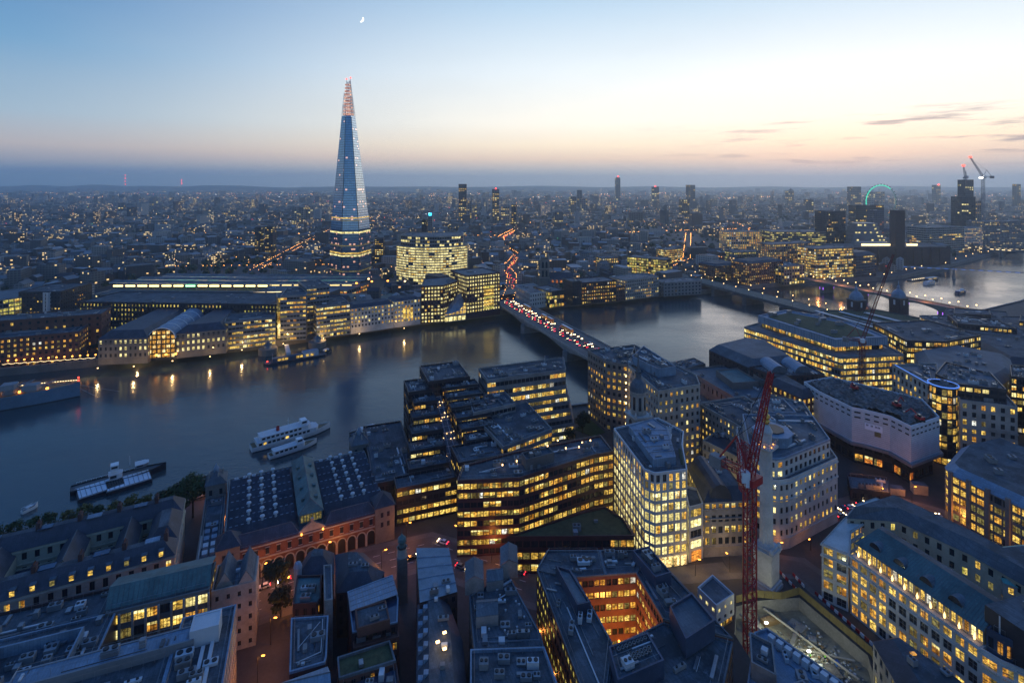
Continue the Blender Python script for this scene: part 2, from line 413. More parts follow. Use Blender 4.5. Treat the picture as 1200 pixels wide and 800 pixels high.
# ================================================================== building kit
BLD = []            # (footprint, height) of every placed building, kept clear by the filler
WMESH = {}
VR = random.Random(77)
def win_mesh(w_, h_, mat, nx, ny, fr):
    var = VR.choice([0, 0, 1, 2, 3, 4]) if mat.startswith('lit') and mat != 'lit_pale' else 0
    key = (round(w_, 1), round(h_, 1), mat, nx, ny, fr, var)
    if key in WMESH: return WMESH[key]
    w_, h_ = round(w_, 1), round(h_, 1)
    g = MB(); q = lambda x0, x1, z0, z1, m_: g.face([(x0*w_, 0, z0*h_), (x1*w_, 0, z0*h_), (x1*w_, 0, z1*h_), (x0*w_, 0, z1*h_)], m_)
    if var == 0: q(-.5, .5, -.5, .5, mat)
    elif var == 1: q(-.5, .5, -.5, -.12, 'lit_dim'); q(-.5, .5, -.12, .5, mat)          # desks and sills below a lit ceiling
    elif var == 2: q(-.5, .05, -.5, .5, mat); q(.05, .5, -.5, .5, 'lit_amber' if mat != 'lit_amber' else 'lit_dim')   # a drawn blind on one side
    elif var == 3: q(-.5, .5, -.5, .15, mat); q(-.5, .5, .15, .5, 'lit_pale')           # bright ceiling panels
    else: q(-.5, -.15, -.5, .5, 'lit_dim'); q(-.15, .5, -.5, .5, mat)
    if fr:
        bars = [(-w_/2, .05), (w_/2, .05)]
        def bar(x0, x1, z0, z1):
            y = -.06
            g.face([(x0, y, z0), (x1, y, z0), (x1, y, z1), (x0, y, z1)], fr)
            g.face([(x0, 0, z0), (x0, y, z0), (x0, y, z1), (x0, 0, z1)], fr); g.face([(x1, y, z0), (x1, 0, z0), (x1, 0, z1), (x1, y, z1)], fr)
            g.face([(x0, y, z1), (x1, y, z1), (x1, 0, z1), (x0, 0, z1)], fr)
        for i in range(1, nx): x = -w_/2+w_*i/nx; bar(x-.06, x+.06, -h_/2, h_/2)
        for i in range(1, ny): z = -h_/2+h_*i/ny; bar(-w_/2, w_/2, z-.05, z+.05)
    me = bpy.data.meshes.new('window'); me.from_pydata(g.v, [], g.f)
    for q in g.mats: me.materials.append(MATS[q])
    me.polygons.foreach_set('material_index', g.m); me.update(); WMESH[key] = me
    return me
PAL = {
 'warm':  [('lit_warm', 6), ('lit_amber', 2), ('lit_pale', 1.6), ('lit_cool', .7), ('lit_dim', 2.6)],
 'amber': [('lit_amber', 5), ('lit_warm', 5), ('lit_cool', .4), ('lit_dim', 3)],
 'pale':  [('lit_pale', 8), ('lit_warm', 1)],
 'green': [('lit_green', 7), ('lit_dim', 3), ('lit_warm', 1)],
 'orange': [('lit_orange', 6), ('lit_amber', 3)],
 'office': [('lit_warm', 7), ('lit_pale', 2), ('lit_dim', 2)],
 'dim': [('lit_dim', 5), ('lit_warm', 2)],
}
def pick(pal, r):
    tot = sum(k for _, k in PAL[pal]); x = r.random()*tot
    for m_, k in PAL[pal]:
        x -= k
        if x < 0: return m_
class B:
    """one building: an Empty at its base, its volumes, its windows and the kit on its roof"""
    def __init__(s, name, label, cat='building', loc=None, seed=None, group=None, limit=100):
        s.name = name; s.label = label; s.cat = cat; s.loc = loc; s.group = group; s.limit = limit
        s.r = random.Random(seed if seed is not None else hash(label) % 1 + len(label)*31+sum(map(ord, label)))
        s.wins = []; s.root = None; s.parts = []
    def _root(s, poly, z0):
        if s.root is None:
            c = centroid(poly); s.root = thing(s.name, s.label, s.cat, (c[0], c[1], z0), s.group)
        return s.root
    def vol(s, poly, z0, z1, wall='stone', roof='felt', fh=3.7, bw=3.4, ww=.6, wh=.6, litp=.5, pal='warm', skip=(), only=None, rec=.3, nx=2, ny=1,
            frame='black_paint', par=.9, base=0.0, basefh=None, sill=.5, part='wall', cap=True, mansard=None, run=.5, back=False, rimm=None, strings=None, wins=True, topgap=0.0, units=0, pitch=0.0):
        poly = ccw(poly); root = s._root(poly, min(z0, 0) if z0 < 5 else z0)
        if z0 < 3: BLD.append((poly, z1))
        g = MB(); n = len(poly)
        for i in range(n):
            p0, p1 = Vector(poly[i]), Vector(poly[(i+1) % n]); L = (p1-p0).length
            u = (p1-p0)/max(L, 1e-6); nrm = Vector((u.y, -u.x)); mid = (p0+p1)/2
            faces = nrm.dot(-mid) > -.12*mid.length*1.0 if not back else True
            ok = faces and wins and L > 1.6 and (only is None or i in only) and i not in skip and fh > 0
            P = lambda a, z, off=0.0: (p0.x+u.x*a-nrm.x*off, p0.y+u.y*a-nrm.y*off, z)
            if not ok:
                g.face([P(0, z0), P(L, z0), P(L, z1), P(0, z1)], wall); continue
            nf = max(1, int((z1-z0-base-topgap+.3)/fh)); h = (z1-z0-base-topgap)/nf
            nb = max(1, round(L/bw)); cw = L/nb; w_ = cw*ww; hh = h*wh
            if base > 0: g.face([P(0, z0), P(L, z0), P(L, z0+base), P(0, z0+base)], wall)
            for f in range(nf):
                za = z0+base+f*h; zb = za+h*(1-wh)*sill; zc = zb+hh; zd = za+h
                if zb > za+1e-3: g.face([P(0, za), P(L, za), P(L, zb), P(0, zb)], wall)
                if f == nf-1: zd = z1
                g.face([P(0, zc), P(L, zc), P(L, zd), P(0, zd)], wall)
                x = 0.0; on = s.r.random() < litp; fl = s.r.random()
                for j in range(nb+1):
                    xe = cw*j+(cw-w_)/2 if j < nb else L
                    if xe > x+1e-3: g.face([P(x, zb), P(xe, zb), P(xe, zc), P(x, zc)], wall)
                    if j == nb: break
                    x = xe+w_
                    g.face([P(xe, zb), P(xe, zb, rec), P(xe, zc, rec), P(xe, zc)], wall); g.face([P(x, zb, rec), P(x, zb), P(x, zc), P(x, zc, rec)], wall)
                    g.face([P(xe, zb, rec), P(xe, zb), P(x, zb), P(x, zb, rec)], wall); g.face([P(xe, zc), P(xe, zc, rec), P(x, zc, rec), P(x, zc)], wall)
                    if s.r.random() > run: on = s.r.random() < (litp if litp > .9 else litp*(.6+.8*fl))
                    m_ = pick(pal, s.r) if on else 'glass'
                    q = P(xe+w_/2, (zb+zc)/2, rec-.02)
                    s.wins.append((q, math.atan2(u.y, u.x), w_+.04, hh+.04, m_, nx, ny, frame))
        zt = z1
        if strings:
            for zz in strings:
                ring = inset(poly, -.35)
                g.prism(ring, zz, zz+.5, rimm or wall, bottom=True)
        if mansard:
            ins, rise = mansard; ip = inset(poly, ins)
            s.part(g, part)
            rg = MB(); rg.frustum(inset(poly, -.25), z1+.002, ip, z1+rise, roof, 'felt' if rise > 2.2 and ins < 5 else roof); rg.face([(x_, y_, z1) for x_, y_ in inset(poly, -.25)], roof); s.part(rg, 'roof'); zt = z1+rise
        elif cap:
            ip = inset(poly, .45); rm = rimm or wall
            for i in range(n):
                a, b_, c, d = poly[i], poly[(i+1) % n], ip[(i+1) % n], ip[i]
                g.face([(*a, z1), (*b_, z1), (*b_, z1+par), (*a, z1+par)], rm); g.face([(*a, z1+par), (*b_, z1+par), (*c, z1+par), (*d, z1+par)], rm)
                g.face([(*c, z1+.02), (*d, z1+.02), (*d, z1+par), (*c, z1+par)], rm)
            s.part(g, part)
            rg = MB(); rg.face([(*q, z1+.03) for q in ip], roof); s.part(rg, 'roof')
        else: s.part(g, part)
        A_ = abs(area(poly)); dist = centroid(poly)[1]
        if cap and not mansard and dist < 520 and A_ > 110 and roof in ('felt', 'lead', 'felt_light', 'lead_blue', 'navy_paint'):
            units = max(units, min(18, int(A_/45)) if units else min(6, int(A_/90))); s.pipes(poly, zt+.03)
        if units: s.clutter(inset(poly, 2.2), zt+.03, units)
        return s
    def part(s, g, name, kind=None):
        o = g.build(name, s.root)
        if kind: o['kind'] = kind
        s.parts.append(o); return o
    def clutter(s, poly, z, n, big=1.0):
        xs = [p[0] for p in poly]; ys = [p[1] for p in poly]; k = 0; tries = 0
        e0 = Vector(poly[1])-Vector(poly[0]); rot = math.atan2(e0.y, e0.x); done = []
        while k < n and tries < n*30:
            tries += 1
            x, y = s.r.uniform(min(xs), max(xs)), s.r.uniform(min(ys), max(ys))
            if not inside((x, y), poly): continue
            sx, sy, sz = s.r.uniform(1, 4.2)*big, s.r.uniform(.9, 2.6)*big, s.r.uniform(.5, 2.0)*big
            if any((x-a)**2+(y-b_)**2 < (max(sx, sy)/2+r_)**2 for a, b_, r_ in done): continue
            done.append((x, y, max(sx, sy)/2))
            g = MB(); m_ = s.r.choice(['panel_grey', 'steel_grey', 'panel_grey', 'concrete', 'panel_white'])
            g.box((x, y, z+sz/2+.15), (sx, sy, sz), m_, rot)
            g.box((x, y, z+.075), (sx*.9, sy*.9, .15), 'concrete_dark', rot)
            ru = s.part(g, 'roof_unit'); k += 1
            if sx > 1.8 and y < 420:
                for q in (-.25, .25):
                    g = MB(); g.lathe(x+math.cos(rot)*q*sx, y+math.sin(rot)*q*sx, [(min(sy, sx/2)*.36, z+sz+.15), (min(sy, sx/2)*.36, z+sz+.4), (0, z+sz+.4)], 'black_paint', 10); g.build('fan', ru, (0, 0, 0))
        return s
    def pipes(s, poly, z):
        g = MB(); ip = inset(poly, 1.1); c = Vector(centroid(poly)); r = s.r
        for i in range(len(ip)):                                   # guard rail
            a, b_ = Vector(ip[i]), Vector(ip[(i+1) % len(ip)]); L = (b_-a).length; n = max(1, int(L/2.5))
            g.tube((*a, z+1.9), (*b_, z+1.9), .045, 'steel_grey', 3, cap=False)
            for k in range(n): q = a.lerp(b_, k/n); g.tube((*q, z), (*q, z+1.9), .04, 'steel_grey', 3, cap=False)
        s.part(g, 'guard_rail'); made = 0
        for k in range(20):
            if made > 6: break
            g = MB()
            i = r.randrange(len(poly)); a, b_ = Vector(poly[i]), Vector(poly[(i+1) % len(poly)]); u = (b_-a).normalized(); n_ = Vector((-u.y, u.x)); L = (b_-a).length
            o = r.uniform(1.6, 8); f0 = r.uniform(.05, .4); f1 = f0+r.uniform(.2, .5); q0, q1 = a+u*L*f0+n_*o, a+u*L*min(.95, f1)+n_*o
            if not (inside(q0, poly) and inside(q1, poly)): continue
            w_ = r.choice([.12, .12, .3, .6, .9]); m_ = (q0+q1)/2; g.box((m_.x, m_.y, z+.12+w_*.3), ((q1-q0).length, w_, .1+w_*.5), r.choice(['steel_grey', 'panel_white', 'concrete_dark', 'panel_grey']), math.atan2(u.y, u.x)); made += 1; s.part(g, 'duct')
    def hip(s, poly, z, rise, roof='slate', over=.4, name='roof'):
        """pitched roof over a four-sided plan, ridge along its long side"""
        p = ccw(poly)
        if (Vector(p[1])-Vector(p[0])).length < (Vector(p[2])-Vector(p[1])).length: p = p[1:]+p[:1]
        p = inset(p, -over)
        a, b_ = (Vector(p[0])+Vector(p[3]))/2, (Vector(p[1])+Vector(p[2]))/2
        w_ = (Vector(p[3])-Vector(p[0])).length; L = (b_-a).length; k = min(.5, w_/2/L)
        r0, r1 = a.lerp(b_, k*.8), b_.lerp(a, k*.8)
        g = MB(); Z = lambda q, zz: (q[0], q[1], zz)
        g.face([Z(p[0], z), Z(p[1], z), Z(r1, z+rise), Z(r0, z+rise)], roof); g.face([Z(p[2], z), Z(p[3], z), Z(r0, z+rise), Z(r1, z+rise)], roof)
        g.face([Z(p[1], z), Z(p[2], z), Z(r1, z+rise)], roof); g.face([Z(p[3], z), Z(p[0], z), Z(r0, z+rise)], roof)
        g.face([Z(q, z) for q in p[::-1]], roof)
        for q0, q1, q2, q3 in ((r0, r1, z+rise, z+rise),):
            g.tube(Z(q0, q2), Z(q1, q3), .16, 'lead', 5)
        for c, q in ((p[0], r0), (p[3], r0), (p[1], r1), (p[2], r1)): g.tube(Z(c, z+.05), Z(q, z+rise), .12, 'lead', 4)
        s.part(g, name); return s
    def gable(s, poly, z, rise, roof='slate', wall='brick', over=.3):
        p = ccw(poly)
        if (Vector(p[1])-Vector(p[0])).length < (Vector(p[2])-Vector(p[1])).length: p = p[1:]+p[:1]
        a, b_ = (Vector(p[0])+Vector(p[3]))/2, (Vector(p[1])+Vector(p[2]))/2
        g = MB(); Z = lambda q, zz: (q[0], q[1], zz)
        g.face([Z(p[1], z), Z(p[2], z), Z(b_, z+rise)], wall); s.part(g, 'gable'); g = MB(); g.face([Z(p[3], z), Z(p[0], z), Z(a, z+rise)], wall)
        s.part(g, 'gable')
        g = MB()
        for c, d in ((p[0], p[1]), (p[2], p[3])):
            e0, e1 = (a, b_) if c is p[0] else (b_, a)
            th = .2
            g.face([Z(c, z+th), Z(d, z+th), Z(e1, z+rise+th), Z(e0, z+rise+th)], roof); g.face([Z(c, z), Z(d, z), Z(d, z+th), Z(c, z+th)], roof)
        g.tube(Z(a, z+rise+.2), Z(b_, z+rise+.2), .18, 'lead', 5)
        s.part(g, 'roof'); return s
    def done(s):
        if s.root is None: return None
        ws = sorted(s.wins, key=lambda q: (q[0][0]**2+q[0][1]**2+(q[0][2]-CH)**2)/(q[2]*q[3]))
        rl = s.root.location
        for q, rz, w_, h_, m_, nx, ny, fr in ws[:s.limit]:
            o = bpy.data.objects.new('window', win_mesh(w_, h_, m_, nx, ny, fr)); COL.objects.link(o); o.parent = s.root
            o.location = (q[0]-rl[0], q[1]-rl[1], q[2]-rl[2]); o.rotation_euler = (0, 0, rz)
        if len(ws) > s.limit:
            g = MB()
            for q, rz, w_, h_, m_, nx, ny, fr in ws[s.limit:]:
                co, si = math.cos(rz), math.sin(rz)
                T = lambda x, y, z: (q[0]+x*co-y*si, q[1]+x*si+y*co, q[2]+z)
                g.face([T(-w_/2, 0, -h_/2), T(w_/2, 0, -h_/2), T(w_/2, 0, h_/2), T(-w_/2, 0, h_/2)], m_)
                if fr:
                    for i in range(1, nx):
                        x = -w_/2+w_*i/nx; g.face([T(x-.06, -.05, -h_/2), T(x+.06, -.05, -h_/2), T(x+.06, -.05, h_/2), T(x-.06, -.05, h_/2)], fr)
                    for i in range(1, ny):
                        z = -h_/2+h_*i/ny; g.face([T(-w_/2, -.05, z-.05), T(w_/2, -.05, z-.05), T(w_/2, -.05, z+.05), T(-w_/2, -.05, z+.05)], fr)
            s.part(g, 'window', 'stuff')
        return s.root
def PX(z, *pts): return [G(x, y, z) for x, y in pts]
def quad(x0, y0, x1, y1, depth):
    """plan rectangle from a front edge (two plan points) going back away from the viewer"""
    a, b_ = Vector((x0, y0)), Vector((x1, y1)); u = (b_-a).normalized(); n = Vector((-u.y, u.x))
    if n.dot(a+b_) < 0: n = -n
    return [tuple(a), tuple(b_), tuple(b_+n*depth), tuple(a+n*depth)]
def front(z, xa, ya, xb, yb, depth):
    a, b_ = G(xa, ya, z), G(xb, yb, z); return quad(*a, *b_, depth)
# ================================================================== the glass spire
lit('peak_glow', (1, .36, .20), (1, .55, .36), 1.0)
m, t = new_mat('spire_glass'); o = t.n('ShaderNodeOutputMaterial'); b = t.n('ShaderNodeBsdfPrincipled')
gm = t.n('ShaderNodeNewGeometry'); P_ = gm.outputs['Position']; px_, py_, pz_ = t.sep(P_); nx_, ny_, nz_ = t.sep(gm.outputs['Normal'])
uu = t.m('SUBTRACT', t.m('MULTIPLY', px_, ny_), t.m('MULTIPLY', py_, nx_))
fz = t.m('FRACT', t.m('DIVIDE', pz_, 3.7)); fu = t.m('FRACT', t.m('DIVIDE', uu, 3.0))
line = t.m('MAXIMUM', t.m('LESS_THAN', fz, .3), t.m('MULTIPLY', t.m('LESS_THAN', fu, .1), .6))
wn = t.n('ShaderNodeTexWhiteNoise', noise_dimensions='3D'); t.l(t.comb(t.m('FLOOR', t.m('DIVIDE', uu, 3.0)), t.m('FLOOR', t.m('DIVIDE', pz_, 3.7)), t.m('FLOOR', t.m('MULTIPLY', nx_, 3.0))), wn.inputs['Vector'])
wf = t.n('ShaderNodeTexWhiteNoise', noise_dimensions='1D'); t.put(wf.inputs['W'], t.m('FLOOR', t.m('DIVIDE', pz_, 3.7)))
panel = t.mix(wn.outputs[0], (.22, .35, .49), (.33, .46, .58))
t.l(t.mix(t.m('MULTIPLY', line, .8), panel, (.05, .08, .13)), b.inputs['Base Color'])
b.inputs['Metallic'].default_value = .75; b.inputs['Roughness'].default_value = .14
onp = t.m('MULTIPLY', t.m('GREATER_THAN', wn.outputs[0], t.m('SUBTRACT', 1.0, t.m('MULTIPLY', t.m('POWER', wf.outputs[0], 3.0), .26))), t.m('GREATER_THAN', fz, .35))
b.inputs['Emission Color'].default_value = (1, .5, .3, 1); t.put(b.inputs['Emission Strength'], t.m('MULTIPLY', onp, .75))
t.l(b.outputs[0], o.inputs[0]); nosample(m)
SC = (-253.0, 813.0); SBASE = [(-28,0), (0,-28), (26,-24), (33,18), (12,36), (-20,30)]
ta = lambda z: 1-.07*z/80 if z < 80 else .93-.80*(z-80)/226
root = thing('glass_skyscraper', 'tall tapering glass spire with a split peak, tallest tower in the city', 'skyscraper', (SC[0], SC[1], 0))
BLD.append(([(SC[0]+x*1.15, SC[1]+y*1.15) for x, y in SBASE], 306))
spt = lambda i, z, k=1.0: (SC[0]+SBASE[i % 6][0]*ta(z)*k, SC[1]+SBASE[i % 6][1]*ta(z)*k)
tops = [270, 304, 282, 307, 274, 288]
for i in range(6):
    g = MB(); n = 10; zt = tops[i]
    a0, a1 = Vector(spt(i, 0)), Vector(spt(i+1, 0)); b0, b1 = Vector(spt(i, zt)), Vector(spt(i+1, zt))
    a0, a1 = a0.lerp(a1, .015), a1.lerp(a0, .015); b0, b1 = b0.lerp(b1, .1), b1.lerp(b0, .1)
    zg = 252
    e0, e1 = Vector(spt(i, 80)), Vector(spt(i+1, 80)); c0, c1 = Vector(spt(i, zg)), Vector(spt(i+1, zg))
    e0, e1 = e0.lerp(e1, .02), e1.lerp(e0, .02); c0, c1 = c0.lerp(c1, .04), c1.lerp(c0, .04)
    g.face([(*a0, 0), (*a1, 0), (*e1, 80), (*e0, 80)], 'spire_glass'); g.face([(*e0, 80), (*e1, 80), (*c1, zg), (*c0, zg)], 'spire_glass')
    tag(g.build('facade', root))
    g = MB()                                                # open glass shard above the last floors: fins and floor edges
    for j in range(4):
        q0, q1 = c0.lerp(c1, j/3), b0.lerp(b1, j/3); g.tube((*q0, zg), (*q1, zt), .3, 'panel_white', 4)
    for z in range(258, int(zt), 9):
        kk = (z-zg)/(zt-zg); q0, q1 = c0.lerp(b0, kk), c1.lerp(b1, kk); g.tube((*q0, z), (*q1, z), .2, 'panel_white', 4)
    g.build('peak_frame', root)
g = MB(); cq = lambda z: [(SC[0]+x*.9*ta(z), SC[1]+y*.9*ta(z)) for x, y in SBASE]; g.frustum(cq(0), 0, cq(80), 80, 'dark_clad', cap=False); g.frustum(cq(80), 80, cq(250), 250, 'dark_clad'); g.build('core', root)
for z in range(254, 300, 5):
    g = MB(); p_ = [(SC[0]+x*.8*ta(z), SC[1]+y*.8*ta(z)) for x, y in SBASE]; g.prism(p_, z, z+2.2, 'peak_glow', 'steel_grey', bottom=True)
    g.build('peak_floor', root)
for z, h_, mm in ((96, 2.0, 'lit_warm'), (92.3, 1.6, 'lit_dim'), (74, 2.6, 'lit_pale'), (55, 1.6, 'lit_dim'), (43.5, 2.2, 'lit_warm'), (39.8, 2.2, 'lit_pale'), (17, 1.6, 'lit_dim')):
    for i in (0, 1, 2):
        g = MB(); k = 1.004
        A, B_, C_, D_ = spt(i, z, k), spt(i+1, z, k), spt(i+1, z+h_, k), spt(i, z+h_, k)
        g.face([(*A, z), (*B_, z), (*C_, z+h_), (*D_, z+h_)], mm); g.build('lit_floor', root)
for i in (1, 3):
    x_, y_ = spt(i, tops[i]); g = MB(); g.tube((x_, y_, tops[i]-2), (x_, y_, tops[i]+4), .3, 'steel_grey', 4); g.box((x_, y_, tops[i]+4.2), (1.6, 1.6, 1.6), 'lamp_red'); g.build('aircraft_light', root)

# ================================================================== far shore, the riverside row from left to right
def fb(xa, ya, xb, yb, ytop, depth):
    """front edge from two base points in the photograph, height from the roof row above the first"""
    a, b_ = G(xa, ya), G(xb, yb); return quad(*a, *b_, depth), zat(ytop, a[1])
OFF = dict(fh=3.7, bw=3.2)
b = B('glass_office', 'glass office glowing yellow green, beside the white stair tower far left'); pl = front(33, -110, 367, 55, 344.5, 60)
b.vol(pl, 0, 33, 'steel_grey', 'lead', wh=.72, ww=.86, litp=.85, pal='green', bw=4.2, fh=3.9, units=4); b.done()
b = B('stair_tower', 'plain white slab tower standing at the end of the glowing glass office', 'tower'); pl = front(37, 56, 344, 70, 341.5, 14)
b.vol(pl, 0, 37, 'panel_white', 'felt_light', wh=.8, ww=.2, bw=7, litp=.1); b.done()
b = B('office_block', 'dark slab office with scattered amber windows, behind the white stair tower'); pl = front(38, 71, 342, 108, 332, 40)
b.vol(pl, 0, 38, 'dark_clad', 'felt', wh=.4, ww=.45, litp=.3, pal='amber', units=3); b.done()
b = B('brick_block', 'long brown brick block with amber windows on the promenade, far left'); p1, h1 = fb(-80, 441, 93, 423, 391, 26); 
b.vol(p1, 0, 24, 'brick', 'felt', wh=.5, ww=.42, litp=.42, pal='amber', bw=4, fh=4)
p2 = [p1[3], p1[2], tuple(Vector(p1[2])+(Vector(p1[2])-Vector(p1[1]))*1.0), tuple(Vector(p1[3])+(Vector(p1[3])-Vector(p1[0]))*1.0)]
p2[1] = (p2[1][0]+10, p2[1][1]); p2[2] = (p2[2][0]+10, p2[2][1])
b.vol(p2, 0, 33, 'brick', 'felt', wh=.42, ww=.3, litp=.25, pal='amber', bw=6, fh=5, units=5); b.done()
b = B('office_block', 'broad dark office with rows of small yellow windows, behind the arcade pavilions')
b.vol([(-429,524), (-211,511), (-207,566), (-424,572)], 0, 31.5, 'dark_clad', 'felt', wh=.5, ww=.36, litp=.62, pal='green', bw=3.6, fh=4.1, units=9); b.done()
b = B('office_block', 'low pale office with a notched parapet, behind the broad dark office')
b.vol([(-470,596), (-300,588), (-300,612), (-470,620)], 0, 24, 'stone', 'felt', wh=.4, ww=.5, litp=.1, units=5); b.done()
# the arcade: two wharf pavilions with a glass barrel vault between them
b = B('wharf_pavilion', 'stone wharf building with lit cornice and red lit terrace, left of the glass arcade')
pl = [(-341,436), (-303,440), (-318,520), (-330,590), (-356,588), (-352,515)]
b.vol(pl, 0, 21, 'stone_dark', 'slate', wh=.5, ww=.42, litp=.72, pal='pale', bw=4, fh=4.4, base=4.5, mansard=(6, 5.5), strings=(4.2, 17.6)); b.done()
b = B('wharf_pavilion', 'stone wharf building with bright white windows, right of the glass arcade')
pl = [(-287,451), (-252,466), (-272,540), (-288,596), (-318,590), (-296,520)]
b.vol(pl, 0, 21, 'stone_dark', 'slate', wh=.5, ww=.42, litp=.85, pal='pale', bw=4, fh=4.4, base=4.5, mansard=(6, 5.5), strings=(4.2, 17.6)); b.done()
root = thing('glass_arcade', 'glass barrel vault running back between the two stone wharf pavilions', 'arcade', (-297, 452, 0))
ax0, ax1 = Vector((-295.5, 446)), Vector((-326, 590)); sd_ = (ax1-ax0).normalized(); pn = Vector((sd_.y, -sd_.x))
g = MB(); n = 10; ns = 20; W_ = 10.5
arc = lambda k, s_: (ax0.lerp(ax1, s_)+pn*(W_*math.cos(math.pi*k/n)), 18+9.5*math.sin(math.pi*k/n))
for j in range(ns):
    for k in range(n):
        q = [arc(k, j/ns), arc(k+1, j/ns), arc(k+1, (j+1)/ns), arc(k, (j+1)/ns)]
        g.face([(*a, z) for a, z in q], 'lead_blue' if (k+j) % 1 == 0 else 'glass')
g.build('vault', root)
g = MB()
for j in range(0, ns+1, 2):
    for k in range(n):
        a, b_ = arc(k, j/ns), arc(k+1, j/ns); g.tube((*a[0], a[1]+.1), (*b_[0], b_[1]+.1), .35, 'white_paint', 4)
g.build('vault_rib', root)
g = MB()
for k in range(n):
    a, c = arc(k, .012), arc(k+1, .012)
    g.face([(*a[0], 18), (*a[0], a[1]), (*c[0], c[1]), (*c[0], 18)], 'glass')
g.face([(*arc(0, .012)[0], 0), (*arc(n, .012)[0], 0), (*arc(n, .012)[0], 18), (*arc(0, .012)[0], 18)], 'dark_clad'); g.build('end_screen', root)
for i in range(6):
    for j in range(6):
        x0 = -1+2*(i+.15)/6; x1 = -1+2*(i+.85)/6; z0 = 3+j*3.9; z1 = z0+2.6
        if j > 3 and (abs((i-2.5)/3)**2*W_**2+(z1-18)**2) > 88: continue
        g = MB(); q = lambda k: ax0+pn*(-W_*k)-sd_*.3
        g.face([(*q(x0), z0), (*q(x1), z0), (*q(x1), z1), (*q(x0), z1)], 'lit_amber' if (i+j) % 3 else 'lit_hall'); g.build('window', root)
for k in (-1.1, -.4, .3, 1.0):
    g = MB(); q = ax0-pn*(W_*k)-sd_*2; g.tube((*q, 0), (*q, 5), .15, 'black_paint', 4); g.box((*q, 5.6), (1.3, 1.3, 1.2), 'lamp_orange'); tag(g.build('lantern'), 'orange lantern before the mouth of the glass arcade', 'lamp', 'arcade lanterns')
# river offices with a lit atrium
b = B('river_office', 'stepped grey office with long glowing floors, left of the bright atrium')
p1, _ = fb(263, 411, 323, 404, 0, 30)
b.vol(p1, 0, 25, 'panel_grey', 'felt', wh=.5, ww=.9, litp=.75, pal='warm', bw=3, fh=4.1, rimm='steel_grey', strings=(8, 16))
b.vol(quad(-219, 500, -197, 506, 42), 0, 42, 'panel_grey', 'felt', wh=.45, ww=.9, litp=.5, pal='amber', bw=3, fh=4.2, units=5); b.done()
b = B('atrium_hall', 'brilliant golden glass atrium between two grey river offices', 'atrium')
pl = quad(-225, 505, -198, 510, 26); pl = quad(*G(325, 397), *G(359, 393), 25)
b.vol(pl, 0, 39, 'panel_grey', 'lead', wh=.9, ww=.9, litp=.92, pal='warm', bw=2.6, fh=4.3, nx=2, ny=3, rec=.1, units=6)
g = MB(); a, c = Vector(pl[0]), Vector(pl[1]); u = (c-a).normalized(); nn = Vector((u.y, -u.x))
if nn.dot(a) > 0: nn = -nn
for k in range(6):
    g2 = MB(); q0 = a.lerp(c, (k+.12)/6)+nn*.4; q1 = a.lerp(c, (k+.88)/6)+nn*.4
    g2.face([(*q0, .5), (*q1, .5), (*q1, 15), (*q0, 15)], 'lit_hall'); b.part(g2, 'hall_window')
b.done()
b = B('river_office', 'tall grey office tower with a dark roof yard, right of the bright atrium')
b.vol(quad(*G(359.5, 393), *G(386, 389), 40), 0, 46, 'panel_grey', 'felt', wh=.42, ww=.85, litp=.4, pal='amber', bw=3, fh=4.2, units=6); b.done()
b = B('river_office', 'low stepped grey office with bright lower floors, beside the white wharf')
b.vol(quad(*G(371, 397), *G(410, 391.5), 34), 0, 30, 'panel_grey', 'felt', wh=.5, ww=.88, litp=.8, pal='warm', bw=3, fh=4.2, rimm='steel_grey', strings=(10, 18), units=5); b.done()
b = B('wharf_building', 'white wharf with three storey bays of amber windows and an arched base')
p1, h1 = fb(411, 391.5, 461.5, 384, 361, 22); b.vol(p1, 0, 25, 'stone_white', 'slate', wh=.58, ww=.5, litp=.72, pal='warm', bw=3.3, fh=3.9, base=5.5, mansard=(4, 3), strings=(5, 21.5)); b.done()
b = B('wharf_building', 'narrow pale wharf with a tall glazed centre bay, left of the dark corner office')
p1, h1 = fb(462, 384, 492.5, 379.5, 352, 22); b.vol(p1, 0, 27, 'stone_white', 'slate', wh=.55, ww=.55, litp=.75, pal='warm', bw=3.6, fh=4.2, base=4, mansard=(4, 2.5))
a, c = Vector(p1[0]), Vector(p1[1]); u = (c-a).normalized(); nn = Vector((u.y, -u.x)); nn = nn if nn.dot(a) < 0 else -nn
for k in (.38, .52, .66):
    g2 = MB(); q0 = a.lerp(c, k-.045)+nn*.35; q1 = a.lerp(c, k+.045)+nn*.35; g2.face([(*q0, 8), (*q1, 8), (*q1, 19), (*q0, 19)], 'lit_warm'); b.part(g2, 'tall_window')
b.done()
b = B('bridgehead_office', 'dark granite office with a punched grid of yellow windows, lower of the bridgehead pair')
a, c = G(493.5, 379), G(519.5, 377.5); e_ = G(536, 371); 
b.vol([a, c, e_, (e_[0]-6, e_[1]+34), (a[0]-4, a[1]+44)], 0, 39, 'granite_purple', 'lead', wh=.55, ww=.55, litp=.72, pal='pale', bw=3.4, fh=3.9, units=3); b.done()
b = B('bridgehead_office', 'tall dark granite tower with a punched grid of yellow windows at the bridge foot')
a, c = G(547, 374), G(586, 368)
pl = quad(*a, *c, 42); b.vol(pl, 0, 47, 'granite_purple', 'lead', wh=.55, ww=.55, litp=.82, pal='pale', bw=3.3, fh=3.9, base=6, units=4)
u = (Vector(pl[1])-Vector(pl[0])).normalized(); nn = Vector((u.y, -u.x)); nn = nn if nn.dot(Vector(pl[0])) < 0 else -nn
